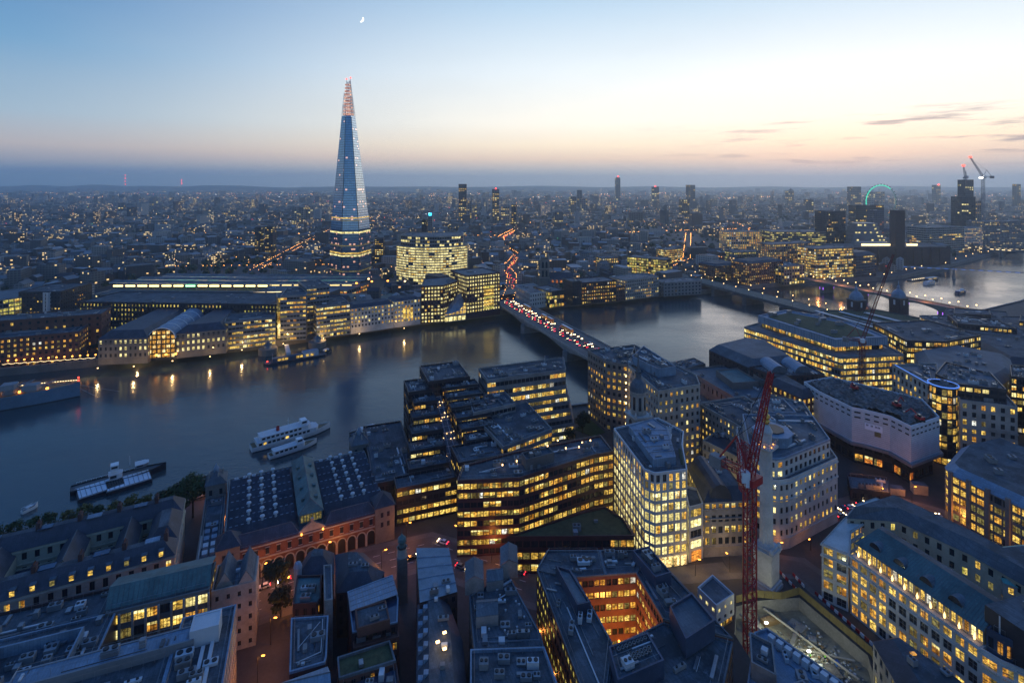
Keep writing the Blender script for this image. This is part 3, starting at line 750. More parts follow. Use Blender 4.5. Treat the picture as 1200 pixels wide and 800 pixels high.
for j in range(7):
    g2 = MB(); q0 = Vector(pl[0]).lerp(Vector(pl[1]), .5)+nn*.32; q1 = Vector(pl[0]).lerp(Vector(pl[1]), .8)+nn*.32
    z0 = 8+j*3.9; g2.face([(*q0, z0), (*q1, z0), (*q1, z0+2.6), (*q0, z0+2.6)], 'lit_warm' if j % 3 else 'lit_green'); b.part(g2, 'bay_window')
b.done()
root = thing('entrance_atrium', 'sloping lit glass hall between the two dark granite bridgehead offices', 'atrium', (*G(534, 376), 0))
a, c = Vector(G(521, 378)), Vector(G(546, 375)); up = Vector((0, 22))
g = MB(); g.face([(*a, 0), (*c, 0), (*c, 7), (*a, 7)], 'panel_grey'); g.face([(*a, 7), (*c, 7), (*(c+up), 30), (*(a+up), 22)], 'steel_grey'); g.face([(*c, 0), (*(c+up), 0), (*(c+up), 30), (*c, 7)], 'dark_clad'); g.face([(*(a+up), 0), (*a, 0), (*a, 7), (*(a+up), 22)], 'dark_clad'); g.build('roof', root)
for j in range(6):
    for i in range(6):
        k0, k1 = (i+.1)/6, (i+.9)/6; s0, s1 = (j+.12)/6, (j+.88)/6
        P3 = lambda k, s_: (*(a.lerp(c, k)+up*s_-Vector((0, .25))), 7+s_*(15+8*k)+.2)
        g = MB(); g.face([P3(k0, s0), P3(k1, s0), P3(k1, s1), P3(k0, s1)], 'lit_warm' if j < 3 else 'lit_dim'); g.build('window', root)
for i in range(5):
    g = MB(); q0, q1 = a.lerp(c, (i+.1)/5)-Vector((0, .3)), a.lerp(c, (i+.9)/5)-Vector((0, .3)); g.face([(*q0, 1), (*q1, 1), (*q1, 5.5), (*q0, 5.5)], 'lit_pale'); g.build('window', root)
# curved office by the station
b = B('curved_office', 'broad curved glass office with every floor glowing gold, beside the glass spire')
n = 14; cxx = -120; arc_ = [(cxx+53*math.sin(th)/math.sin(.62), 792-27*(math.cos(th)-math.cos(.62))/(1-math.cos(.62))) for th in [-.62+1.24*i/n for i in range(n+1)]]
pl = arc_+[(-70, 842), (-172, 832)]
b.vol(pl, 0, 11, 'steel_grey', 'lead', wh=.7, ww=.9, litp=.6, pal='pale', fh=5.5, bw=3.8, cap=False)
b.vol(pl, 11, 56, 'panel_grey', 'lead', wh=.6, ww=.88, litp=.96, pal='pale', fh=3.75, bw=3.7, nx=3, rec=.12)
pl2 = [(cxx+(x-cxx)*.88, 800+(y-800)*.85) for x, y in pl]
b.vol(pl2, 56, 71, 'steel_grey', 'lead', wh=.6, ww=.88, litp=.5, pal='pale', fh=4.2, bw=4.2, nx=2, units=6); b.done()
# station: long canopies with the trains' light under them
root = thing('station_canopy', 'long pale station canopy with white and green platform lights beneath, behind the arcade', 'station', (-430, 720, 0))
for k in range(3):
    y0 = 735+k*26
    g = MB(); pts = [(-560+k*20, y0), (-380, y0-10), (-210, y0-6)]
    for a, c in zip(pts, pts[1:]):
        g.face([(*a, 11), (*c, 11), (c[0], c[1]+10, 13.5), (a[0], a[1]+10, 13.5)], 'felt_light'); g.face([(a[0], a[1]+10, 13.5), (c[0], c[1]+10, 13.5), (c[0], c[1]+20, 11), (a[0], a[1]+20, 11)], 'felt_light')
        g.face([(*a, 10.4), (*c, 10.4), (*c, 11), (*a, 11)], 'white_paint')
    for i in range(24): x = -550+i*14; g.tube((x, y0, 0), (x, y0, 11), .3, 'steel_grey', 4)
    g.build('canopy', root)
    for i in range(20):
        x = -540+i*16.5
        if rnd.random() < .9:
            g = MB(); g.box((x, y0-10+rnd.random(), 8.5), (13 if k < 2 else 4, .6, 2.2), 'platform_glow' if rnd.random() < (.95 if k == 0 else .55) else 'platform_green'); g.build('platform_light', root)
b = B('station_hall', 'low station concourse with an orange lit forecourt at the foot of the glass spire', 'station')
b.vol([(-330,690), (-215,690), (-200,740), (-330,745)], 0, 9, 'stone_dark', 'lead', wh=.6, ww=.8, litp=.8, pal='orange', fh=4.5, bw=5, units=6); b.done()
for k in range(5):
    y0 = 640+k*9
    root = tag(None, None) if 0 else thing('train', 'pale commuter train with a lit strip of windows on the viaduct', 'train', (-260, y0, 6), 'trains on the viaduct by the station')
    g = MB(); x0 = -420+rnd.random()*120
    for i in range(7): g.box((x0+i*20.5, y0+i*2.2, 8), (20, 2.8, 3.4), 'panel_grey', .107)
    g.build('carriage', root)
    g = MB()
    for i in range(7): g.box((x0+i*20.5, y0+i*2.2-1.45, 8.6), (18, .1, 1.0), 'strip_warm', .107)
    g.build('window_strip', root)
g = MB(); g.prism([(-520,628), (-180,655), (-20,676), (60,720), (240,790), (236,806), (40,745), (-30,700), (-190,690), (-520,690)], 0, 5.6, 'brick_dark', 'mud')
tag(g.build('railway_viaduct'), 'long brick railway viaduct curving behind the riverside row', 'viaduct')
# west of the bridge
b = B('stone_office', 'pale square stone office with white framed windows, right beside the far bridge foot')
a, c = G(621, 362.5), G(643, 359); l_ = G(604, 351.5)
b.vol([a, c, (c[0]+l_[0]-a[0], c[1]+l_[1]-a[1]), l_], 0, 18, 'stone_white', 'lead', wh=.5, ww=.45, litp=.25, pal='warm', bw=3.6, fh=4, base=3, units=5); b.done()
b = B('glass_office', 'small glass corner office glowing yellow, next to the pale square stone office')
b.vol(quad(*G(644, 361), *G(661, 358.5), 36), 0, 19, 'dark_clad', 'lead', wh=.75, ww=.9, litp=.7, pal='green', bw=3.4, fh=4.2, units=3); b.done()
root = thing('cathedral', 'medieval stone church with a square pinnacled tower, behind the bridge foot offices', 'church', (*G(638, 336), 0))
cx_, cy_ = (638-600)*762/620, 762
g = MB(); g.box((cx_, cy_, 20), (13, 13, 40), 'stone_dark'); 
for z in (14, 27, 39.6): g.box((cx_, cy_, z), (13.8, 13.8, .8), 'stone')
g.build('tower', root)
for sx in (-1, 1):
    for sy in (-1, 1):
        g = MB(); g.lathe(cx_+sx*6, cy_+sy*6, [(.9, 40), (.9, 44), (0, 49)], 'stone', 6); g.build('pinnacle', root)
for i in (-1, 1):
    for z in (20, 32.5):
        g = MB(); g.face([(cx_+i*2.6-1.4, cy_-6.6, z-4.5), (cx_+i*2.6+1.4, cy_-6.6, z-4.5), (cx_+i*2.6+1.4, cy_-6.6, z+3), (cx_+i*2.6, cy_-6.6, z+5), (cx_+i*2.6-1.4, cy_-6.6, z+3)], 'glass'); g.build('belfry_window', root)
g = MB(); pl = [(cx_+7, cy_-7), (cx_+40, cy_-10), (cx_+41, cy_+8), (cx_+7, cy_+8)]; g.prism(pl, 0, 13, 'stone_dark'); g.build('nave', root)
g = MB(); a, c = (cx_+7, cy_), (cx_+41, cy_-1.5); g.face([(*pl[0], 13), (*pl[1], 13), (*c, 21), (*a, 21)], 'slate'); g.face([(*pl[2], 13), (*pl[3], 13), (*a, 21), (*c, 21)], 'slate'); g.face([(*pl[1], 13), (*pl[2], 13), (*c, 21)], 'stone_dark'); g.build('roof', root)
for i in range(5): g = MB(); g.face([(cx_+10+i*6, cy_-7.6-i*.55, 3), (cx_+12.6+i*6, cy_-7.8-i*.55, 3), (cx_+12.6+i*6, cy_-7.8-i*.55, 11), (cx_+10+i*6, cy_-7.6-i*.55, 11)], 'lit_orange'); g.build('window', root)
BLD.append((pl, 20)); BLD.append(([(cx_-8, cy_-8), (cx_+8, cy_-8), (cx_+8, cy_+8), (cx_-8, cy_+8)], 40))
LIST = [
 ('riverside_office', 'dark brick river office with a regular grid of amber windows, right of the cathedral', (682,357,722,353.5,332,30), dict(wall='brick_dark', wh=.5, ww=.5, litp=.72, pal='amber', bw=3.2, fh=3.9)),
 ('riverside_office', 'narrow unlit dark block leaning against the amber gridded river office', (671,358,681.5,357,331,26), dict(wall='dark_clad', wh=.4, ww=.3, litp=.08)),
 ('riverside_office', 'pale river office with a white top storey and scattered bright windows', (733,352,772,346.5,329,32), dict(wall='stone', wh=.5, ww=.5, litp=.55, pal='warm', bw=3.2, fh=3.7)),
 ('warehouse', 'low brown wharf warehouse filling the gap beside the pale river office', (722.5,353,732.5,352,337,28), dict(wall='brick', wh=.4, ww=.4, litp=.3, pal='amber')),
 ('warehouse', 'low grey waterside warehouse with blank bays, left of the railway bridge', (778,347.5,822,344.5,332,26), dict(wall='concrete', wh=.5, ww=.5, litp=.06, bw=5)),
 ('apartment_block', 'red brick riverside flats with pale balconies on the promenade', (878,335,918,331,309,34), dict(wall='brick_red', wh=.55, ww=.45, litp=.45, pal='amber', bw=4, fh=3.3, mans=(4,3))),
 ('apartment_block', 'smaller red brick flats behind the railway bridge lamps', (838,330,866,327.5,312,36), dict(wall='brick_red', wh=.5, ww=.45, litp=.3, pal='amber', bw=4, fh=3.3, mans=(4,3))),
 ('riverside_office', 'dark glass office with pale columns at the foot of the steel arch bridge', (919,334,943,331.5,313,36), dict(wall='stone_dark', wh=.8, ww=.7, litp=.4, pal='warm', bw=5.5, fh=4.2)),
 ('riverside_office', 'long tan office with lit tall windows behind the dark columned one', (903,322,955,318,287,30), dict(wall='stone_dark', wh=.6, ww=.5, litp=.7, pal='amber', bw=4, fh=3.8)),
 ('riverside_office', 'wide glass office with golden banded floors behind the steel arch bridge', (956,327,1000,324.5,292,36), dict(wall='stone_dark', wh=.62, ww=.88, litp=.8, pal='warm', bw=3.2, fh=3.9)),
 ('riverside_office', 'blue clad office with a rounded roof, right of the golden banded floors', (1003,325,1027,323,300,36), dict(wall='navy_paint', wh=.5, ww=.8, litp=.2, pal='warm', bw=3.2, fh=4, mans=(7,5))),
 ('hotel', 'large block with a glowing colonnade of tall windows, inland beyond the railway bridge', (852,298,893,297,272,30), dict(wall='stone', wh=.7, ww=.55, litp=.8, pal='amber', bw=5, fh=5)),
 ('glass_office', 'low modern office with one sloping glass roof and green white light', (735,322,780,327,301,30), dict(wall='dark_clad', wh=.7, ww=.85, litp=.75, pal='green', bw=4, fh=4)),
 ('office_block', 'five storey office with pale lit floors inland, left of the sloping glass roof', (706,318,724,317,303,26), dict(wall='concrete_dark', wh=.6, ww=.5, litp=.8, pal='warm', bw=4, fh=4)),
 ('office_block', 'boxy office with warm top floors inland, right of the sloping glass roof', (781,308,800,306,293,26), dict(wall='concrete_dark', wh=.6, ww=.8, litp=.9, pal='warm', bw=4, fh=4)),
 ('office_block', 'wide office with a bright white roof edge, below the glowing colonnade block', (860,311,905,309,296,26), dict(wall='concrete_dark', wh=.55, ww=.7, litp=.5, pal='green', bw=4, fh=4)),
 ('office_block', 'broad stepped office with green lit upper floors beside the colonnade block', (905,300,968,300,272,60), dict(wall='stone_dark', wh=.6, ww=.8, litp=.4, pal='green', bw=4, fh=4)),
 ('office_block', 'long banded white office with deep shade, right of the brick chimney', (1085,298,1130,296,267,40), dict(wall='stone', wh=.5, ww=.95, litp=.08, pal='warm', bw=5, fh=4.5)),
 ('office_block', 'pale framed office with a yellow gridded front near the steel tower works', (1122,293,1152,292,268,40), dict(wall='stone_white', wh=.55, ww=.55, litp=.7, pal='amber', bw=4, fh=4)),
 ('office_block', 'grey riverside slab with a blue glowing sign on its roof', (1153,291,1200,290,260,40), dict(wall='concrete', wh=.5, ww=.5, litp=.25, pal='warm', bw=4, fh=4)),
 ('tower_block', 'dark slim tower beside a white crane mast, left of the pyramid building', (969,300,991,299,248,30), dict(wall='dark_clad', wh=.5, ww=.6, litp=.1, pal='warm', bw=4, fh=4)),
 ('office_block', 'slab office with a violet grey roof, behind the pyramid building', (1003,283,1036,283,241,30), dict(wall='dark_clad', wh=.5, ww=.8, litp=.2, pal='warm', bw=5, fh=5)),
 ('office_block', 'blue glass tower with a bright orange lit flank, left of the brick chimney', (1024,286,1036,286,247,26), dict(wall='navy_paint', wh=.5, ww=.5, litp=.1, pal='orange', bw=5, fh=5)),
]
for nm, lab, geo, st in LIST:
    b = B(nm, lab, nm.replace('_', ' ')); pl, h = fb(*geo); st = dict(st); mans = st.pop('mans', None)
    b.vol(pl, 0, h, roof='slate' if mans else 'lead', mansard=mans, units=0 if mans else 4, nx=2, frame=None if geo[1] < 320 else 'black_paint', **st); b.done()
# brick power station turned gallery
root = thing('power_station', 'massive dark brick former power station with one tall square chimney and a glowing roof box', 'gallery', (690, 958, 0))
d_ = 958; X = lambda px, d=d_: (px-600)*d/620
g = MB(); pl = [(X(985), d_-4), (X(1118), d_+8), (X(1118), d_+60), (X(985), d_+60)]; g.prism(pl, 0, 33, 'brick_dark', 'felt'); BLD.append((pl, 33))
for i in range(12): xx = X(987)+i*16.5; g.box((xx, d_-5+i*.9, 16), (3, 2.5, 32), 'brick_dark')
g.build('wall', root)
g = MB(); g.box((X(1056), d_+10, 50), (16.5, 16.5, 99), 'brick_dark'); g.build('chimney', root)
g = MB(); g.box((X(1032), d_+22, 36.5), (55, 18, 6.5), 'panel_grey'); g.build('roof_box', root)
for x0, wd in ((1032, 53), (1075, 20)):
    g = MB(); g.box((X(x0), d_+12.8, 36), (wd, .4, 3.6), 'lit_warm' if 0 else 'strip_warm'); g.build('light_strip', root)
root = thing('pyramid_office', 'stepped pyramid shaped office dotted with white lights, above the former power station', 'building', (*G(1015, 300), 0))
cx_, cy_ = G(1015, 300); g = MB()
for i in range(9):
    w_ = 96-i*7.0; g.box((cx_, cy_+10, i*7.5+3.6), (w_, 44-i*2, 7.3), 'panel_grey')
g.build('wall', root); BLD.append(([(cx_-48, cy_-12), (cx_+48, cy_-12), (cx_+48, cy_+32), (cx_-48, cy_+32)], 60))
for i in range(9):
    for k in range(9):
        if rnd.random() < .4:
            w_ = 96-i*7.0; g = MB(); x = cx_-w_/2+w_*(k+.5)/9; y = cy_+10-22+i-.15; g.face([(x-2, y, i*7.5+2), (x+2, y, i*7.5+2), (x+2, y, i*7.5+5), (x-2, y, i*7.5+5)], 'lit_pale'); g.build('window', root)
# tower under construction with two luffing cranes
def lattice(g, a, b_, w0, m, w1=None, n=None, faces=True):
    a, b_ = Vector(a), Vector(b_); d = b_-a; L = d.length; dn = d.normalized(); w1 = w0 if w1 is None else w1
    u = Vector((0, 0, 1)).cross(dn)
    if u.length < .1: u = Vector((1, 0, 0))
    u.normalize(); v = dn.cross(u); n = n or max(2, int(L/w0)); r = max(.09, w0*.07)
    C = lambda i: [a+d*(i/n)+(u*sx+v*sy)*((w0+(w1-w0)*i/n)/2) for sx, sy in ((-1,-1), (1,-1), (1,1), (-1,1))]
    for k in range(4): g.tube(C(0)[k], C(n)[k], r*1.3, m, 4)
    for i in range(n):
        c0, c1 = C(i), C(i+1)
        for k in range(4):
            g.tube(c0[k], c0[(k+1) % 4], r*.7, m, 3, cap=False); g.tube(c0[k] if i % 2 else c0[(k+1) % 4], c1[(k+1) % 4] if i % 2 else c1[k], r*.8, m, 3, cap=False)
def luffer(label, base, mast_h, jib_end, w_, m, group=None, fat=False):
    root = thing('tower_crane', label, 'crane', base, group); x, y, z = base; top = Vector((x, y, z+mast_h))
    g = MB(); lattice(g, (x, y, z), top, w_, m); g.build('mast', root)
    J = Vector(jib_end); jd = (J-top).normalized(); back = Vector((-jd.x, -jd.y, 0)); back = back.normalized() if back.length > 1e-3 else Vector((1, 0, 0))
    g = MB(); g.box(tuple(top+Vector((0, 0, w_*.4))), (w_*1.9, w_*1.9, w_*.8), m, math.atan2(back.y, back.x)); g.build('slewing_ring', root)
    g = MB(); st_ = top+Vector((0, 0, w_*.8)); lattice(g, st_, J, w_*.75, m, w_*.4); g.build('jib', root)
    g = MB(); e_ = st_+back*w_*4; lattice(g, st_, e_, w_*.7, m); g.build('counter_jib', root)
    g = MB(); g.box(tuple(e_+Vector((0, 0, -w_*.2))), (w_*1.5, w_*1.1, w_*1.3), 'concrete', math.atan2(back.y, back.x)); g.build('counterweight', root)
    g = MB(); apex = st_+back*w_*1.6+Vector((0, 0, w_*3.6)); g.tube(st_, apex, w_*.1, m, 4); g.tube(e_, apex, w_*.1, m, 4); g.tube(apex, J, w_*.03, 'black_paint', 3); g.tube(apex, st_.lerp(J, .55), w_*.03, 'black_paint', 3); g.build('stay', root)
    side = Vector((-jd.y, jd.x, 0)); side = side.normalized() if side.length > 1e-3 else Vector((0, -1, 0))
    if side.y > 0: side = -side
    g = MB(); g.box(tuple(st_+side*w_*1.0+Vector((0, 0, w_*.2))), (w_*.9, w_*.9, w_*1.1), 'white_paint'); g.build('cab', root)
    return root
b = B('unfinished_tower', 'dark concrete tower under construction, wrapped below and bare above', 'tower')
d_ = 1300; X = lambda px: (px-600)*d_/620
b.vol([(X(1127), d_), (X(1145), d_+4), (X(1145), d_+34), (X(1127), d_+32)], 0, zat(231, d_), 'dark_clad', 'concrete', wh=.6, ww=.8, litp=.12, pal='pale', bw=6, fh=5, frame=None)
b.vol([(X(1132.5), d_+4), (X(1143.5), d_+6), (X(1143.5), d_+28), (X(1132.5), d_+26)], zat(231, d_), zat(211, d_), 'concrete_dark', 'concrete', wh=.5, ww=.5, litp=.06, pal='pale', bw=6, fh=5, frame=None)
b.vol([(X(1145), d_+10), (X(1155), d_+12), (X(1155), d_+40), (X(1145), d_+40)], 0, zat(236, d_), 'concrete', 'felt', wh=.55, ww=.45, litp=.5, pal='warm', bw=6, fh=5, frame=None); b.done()
r_ = luffer('white luffing crane rising from the ground beside the unfinished tower', (X(1149.5), d_-6, 0), zat(209, d_), at(1137, 184.5, d_), 4.6, 'steel_grey')
g = MB(); g.box(tuple(at(1137, 184, d_)), (4, 4, 4), 'lamp_red'); g.build('aircraft_light', r_)
g = MB(); g.box(tuple(at(1149.5, 208.5, d_-12)), (7, 3, 3), 'lamp_white'); g.build('floodlight', r_)
r_ = luffer('small luffing crane perched on top of the unfinished tower', (X(1136), d_+12, zat(211, d_)), 4, at(1129, 194.5, d_), 4.2, 'steel_grey')
g = MB(); g.box(tuple(at(1129, 194, d_)), (4, 4, 4), 'lamp_red'); g.build('aircraft_light', r_)
# observation wheel
root = thing('observation_wheel', 'giant observation wheel glowing green along one side, on the western skyline', 'ferris wheel', (*G(1032, 257), 0)); d_ = 2160; wx, wz, wr = (1032.5-600)*d_/620, 73.0, 66.0
g = MB(); g2 = MB(); N_ = 64
for i in range(N_):
    a0, a1 = 2*math.pi*i/N_, 2*math.pi*(i+1)/N_; q = lambda a, r: (wx+r*math.cos(a)*.99, d_+r*math.cos(a)*.1, wz+r*math.sin(a))
    bright = math.cos(a0) < -.05 or math.sin(a0) > .75
    (g if bright else g2).tube(q(a0, wr), q(a1, wr), 2.0 if bright else 1.1, 'wheel_green' if bright else 'wheel_dim', 5)
g.build('lit_rim', root); 
for i in range(0, N_, 2): g2.tube((wx, d_, wz), q(2*math.pi*i/N_, wr), .12, 'steel_grey', 3)
g2.build('rim', root)
for i in range(32):
    a = 2*math.pi*i/32; g = MB(); c = q(a, wr+4.5); g.lathe(c[0], c[1], [(0, c[2]-2.2), (2.0, c[2]-1.3), (2.4, c[2]), (2.0, c[2]+1.3), (0, c[2]+2.2)], 'black_paint', 6); g.build('capsule', root)
for s_ in (-1, 1): g = MB(); g.tube((wx+s_*28, d_+40, 0), (wx, d_+2, wz), 2, 'steel_grey', 5); g.build('support_leg', root)
# skyline towers far away: centre px, half width px, top row, distance, label, material
SKY = [(542,4.6,216,2000,'tower with three round holes at its crown, south of the glass spire','dark_clad'),
 (581,4,222,1900,'new grey residential tower with a leaning red crane, south of the curved office','concrete_dark'),
 (724.5,2.6,209,4000,'slender round topped tower with a red beacon, alone on the southern skyline','concrete_dark'),
 (811,4.2,217,3000,'broad tall slab tower with lit upper floors on the southern skyline','concrete_dark'),
 (803.5,4.6,234,2200,'dark slab tower with one bright edge, in front of the broad tall slab tower','dark_clad'),
 (927.5,3.6,224,3300,'square stone palace tower with corner turrets on the western skyline','stone_dark'),
 (948.5,4.2,234,2500,'squat dark office tower below the stone palace tower','dark_clad'),
 (1003,6,219,2700,'wide pale slab with lit windows, left of the observation wheel','stone_dark'),
 (1030,9,225,2900,'broad rounded office slab seen through the observation wheel','stone'),
 (1194,2.6,216,3000,'dark tower at the far right of the skyline','dark_clad'),
 (1100,3.2,217,3600,'small grey tower between the observation wheel and the unfinished tower','concrete_dark'),
 (302,3.4,267,1050,'dark slab tower with lit stair, left one of the pair beside the glass spire','dark_clad'),
 (315,4.6,266,1050,'dark broader slab tower, right one of the pair beside the glass spire','dark_clad'),
 (497,3,258,1010,'slim dark hospital tower behind the curved office','dark_clad'),
 (504,2.4,253,1000,'slim grey tower topped by a bright cyan lamp','panel_grey'),
 (444,5,280,960,'dark tower in the shadow of the glass spire, on its right','dark_clad'),
 (345,3,243,1900,'first of three pale flat slabs left of the spire','concrete'),
 (353,3,243,1920,'middle of three pale flat slabs left of the spire','concrete'),
 (361,3,243,1940,'third of three pale flat slabs, next to the spire','concrete'),
 (549,3.6,236,2100,'paler slab standing beside the tower with three round holes','concrete'),
 (556,3,240,2100,'short pale slab, second beside the tower with three round holes','concrete'),
 (592,5,242,1850,'pale twin slab right of the residential tower with the leaning crane','concrete'),
 (672,3.5,231,2500,'grey council tower on the right of a pale lit hall','concrete_dark'),
 (679,3,223,3000,'tall grey tower before the orange lit depot','concrete_dark'),
 (685,3.5,233,2500,'pale council slab right of the grey council tower','concrete'),
 (768,4,219,3500,'office tower with a cluster of red crane lights','concrete_dark'),
 (602,3,240,1700,'dark slab by the winding street of tail lights','dark_clad'),
 (655,5,249,1750,'low broad slab with dim windows, south of the cathedral','concrete_dark'),
 (745,8,249,1900,'wide council block on the middle skyline','concrete_dark'),
 (178,3,236,2900,'pale tower block alone over the left rooftops','concrete'),
 (141,3,238,2600,'dim tower block over the far left rooftops','concrete_dark'),
 (268,9,247,2200,'wide pale hospital slab over the left rooftops','concrete'),
 (1010,4,262,1300,'dark slab with violet light behind the pyramid building','dark_clad')]
rs = random.Random(5)
for px, hw, ty, d, lab, mt in SKY:
    h = zat(ty, d); x = (px-600)*d/620; w_ = hw*2*d/620
    b = B('skyline_tower', lab, 'tower', seed=int(px)); pl = quad(x-w_/2, d, x+w_/2, d+rs.uniform(-.2, .2)*w_, min(w_, 30))
    b.vol(pl, 0, h, mt, 'felt', wh=.5, ww=.6, litp=.28, pal='office', fh=max(3.6, d/300), bw=max(4, d/260), frame=None, limit=60) if 0 else b.vol(pl, 0, h, mt, 'felt', wh=.5, ww=.6, litp=.3, pal='office', fh=max(3.6, d/280), bw=max(4, d/240), frame=None)
    b.limit = 40
    if px == 542:
        for k in (-1, 0, 1): g = MB(); g.tube((x+k*w_*.3, d-.6, h-8), (x+k*w_*.3, d+2, h-8), w_*.12, 'glass', 10); b.part(g, 'turbine_opening')
    if px in (724.5, 927.5): g = MB(); g.lathe(x, d+8, [(w_*.45, h), (w_*.4, h+6), (w_*.1, h+12), (0, h+18)], mt, 10); b.part(g, 'crown')
    if px in (724.5, 768, 581, 1100): g = MB(); g.box((x, d, h+14 if px == 724.5 else h+3), (d/500, d/500, d/500), 'lamp_red'); b.part(g, 'aircraft_light')
    if px == 504: g = MB(); g.box((x, d, h+3), (5, 4, 5), 'lamp_cyan'); b.part(g, 'beacon')
    b.done()
for px, ty, d in ((147, 205.5, 9500), (213, 210.5, 10500)):
    x, y, z = at(px, ty, d); root = thing('transmitter_mast', 'tall lattice transmitter mast with red lights on the left horizon, ' + ('the taller of two' if px == 147 else 'the shorter of two'), 'mast', (x, y, 60))
    g = MB(); g.lathe(x, y, [(9, 60), (2, z)], 'steel_grey', 4); g.build('lattice', root)
    for k in range(4): g = MB(); zz = 120+(z-120)*k/3; g.box((x, y-5, zz), (11, 11, 13), 'lamp_red'); g.build('aircraft_light', root)
# ================================================================== bridges
def bridge(name, label, A, Bp, width, ztop, thick, spans, rise, mat_side, mat_deck, piermat, pier_w=4.0, walls=True, par=1.1, parmat=None, pier_light=None):
    """deck from plan point A to Bp (centre line), arches between piers at the given fractions"""
    A, Bp = Vector(A), Vector(Bp); d = Bp-A; L = d.length; u = d.normalized(); n = Vector((u.y, -u.x))
    root = thing(name, label, 'bridge', (*A.lerp(Bp, .5), 0)); hw = width/2
    g = MB(); P = lambda s, o: tuple(A+u*s+n*o)
    g.face([(*P(0, -hw), ztop), (*P(0, hw), ztop), (*P(L, hw), ztop), (*P(L, -hw), ztop)][::-1], mat_deck)
    g.build('deck', root)
    for sgn in (-1, 1):
        g = MB()
        for s0, s1 in zip(spans, spans[1:]):
            m_ = 14
            for i in range(m_):
                t0, t1 = i/m_, (i+1)/m_
                zz = lambda t_: ztop-thick-rise*(2*t_-1)**2
                a0, a1 = s0+(s1-s0)*t0, s0+(s1-s0)*t1
                g.face([(*P(a0, sgn*hw), zz(t0)), (*P(a1, sgn*hw), zz(t1)), (*P(a1, sgn*hw), ztop), (*P(a0, sgn*hw), ztop)], mat_side)
                if sgn > 0: g.face([(*P(a0, -hw), zz(t0)), (*P(a1, -hw), zz(t1)), (*P(a1, hw), zz(t1)), (*P(a0, hw), zz(t0))], mat_side)
        g.build('arch', root)
        if par:
            g = MB(); poly = ccw([P(0, sgn*hw), P(L, sgn*hw), P(L, sgn*(hw+.45)), P(0, sgn*(hw+.45))]); g.prism(poly, ztop-.9, ztop+par, parmat or mat_side, bottom=True); g.build('parapet', root)
    for s in spans[1:-1]:
        g = MB(); pl = [P(s-pier_w/2, -hw-1), P(s, -hw-4), P(s+pier_w/2, -hw-1), P(s+pier_w/2, hw+1), P(s, hw+4), P(s-pier_w/2, hw+1)]; g.prism(ccw(pl), WL-2, ztop-thick-rise*.55, piermat); g.build('pier', root)
        if pier_light:
            for sgn in (-1, 1):
                g = MB(); c = P(s, sgn*(hw+1.2)); g.box((*c, 1.5), (pier_w*.9, 1.2, 3.2), pier_light, math.atan2(u.y, u.x)); g.build('pier_light', root)
    return root, P, L, u, n
# road bridge to the spire: three flat concrete spans
LB0, LB1 = (-1.5, 628), (148, 262); LB0 = (-14+17, 640); dlb = Vector((61, -149)).normalized(); nlb = Vector((-dlb.y, dlb.x))
A_ = Vector((0, 575))-dlb*62+nlb*17; E_ = Vector((61, 426))+dlb*122+nlb*17
road_bridge, PB, LB, ub, nb_ = bridge('road_bridge', 'broad flat concrete road bridge full of traffic, leading to the glass spire', A_, E_, 33, 8.0, 1.6, [8, 94, 186, 262], 4.2, 'concrete', 'asphalt', 'concrete', 5.5, parmat='stone')
g = MB()
for o in (-12.2, 12.2):
    pl = ccw([PB(0, o-4.1 if o > 0 else o-4.1), PB(LB, o-4.1), PB(LB, o+4.1), PB(0, o+4.1)]); g.prism(pl, 8.0, 8.14, 'paving')
g.build('pavement', road_bridge)
g = MB()
for i in range(int(LB/9)):
    for o in (-3.9, 0, 3.9): g.box((*PB(4+i*9, o), 8.008), (4, .16, .008), 'road_mark', math.atan2(ub.y, ub.x))
g.build('lane_marking', road_bridge)
# railway bridge, its tracks and lamps
rail_bridge, PR, LR, ur, nr = bridge('railway_bridge', 'plain dark railway bridge running into the twin towered station', (252, 830), (358, 535), 27, 8.0, 2.4, [0, 52, 108, 165, 222, 280, 312], .6, 'concrete_dark', 'mud', 'concrete_dark', 4.5, par=.8)
for k in range(5):
    g = MB()
    for o in (-.75, .75):
        c = PR(LR/2, -10.5+k*5.2+o); g.box((*c, 8.12), (LR, .16, .2), 'steel_grey', math.atan2(ur.y, ur.x))
    g.build('track', rail_bridge)
# steel arch bridge with violet lit piers
arch_bridge, PS, LS, us, ns = bridge('arch_bridge', 'green steel arch bridge with violet lit piers and a row of globe lamps', (424, 806), (512, 560), 17, 8.5, 1.2, [14, 62, 112, 164, 214, 248], 5.2, 'bridge_green', 'paving', 'stone_dark', 6, parmat='bridge_green', pier_light='lamp_violet')
stone_bridge, PK, LK, uk, nk = bridge('distant_bridge', 'far iron road bridge with warm lights, last before the river bends', (985, 1165), (1150, 980), 30, 9, 1.5, [20, 70, 120, 170, 230], 4, 'stone_dark', 'asphalt', 'stone_dark', 6)
for i in range(26):
    for o in (-15.6, 15.6):
        if rnd.random() < .7: g = MB(); g.box((*PK(10+i*9, o), 9.9), (5, .5, 1.0), 'strip_warm', math.atan2(uk.y, uk.x)); g.build('light', stone_bridge)
root = thing('footbridge', 'slim blue lit steel footbridge on one tall pier, crossing towards the right edge', 'bridge', (700, 850, 0))
A_, E_ = Vector((655, 890)), Vector((1010, 655)); u_ = (E_-A_).normalized(); n_ = Vector((u_.y, -u_.x))
g = MB(); N_ = 30
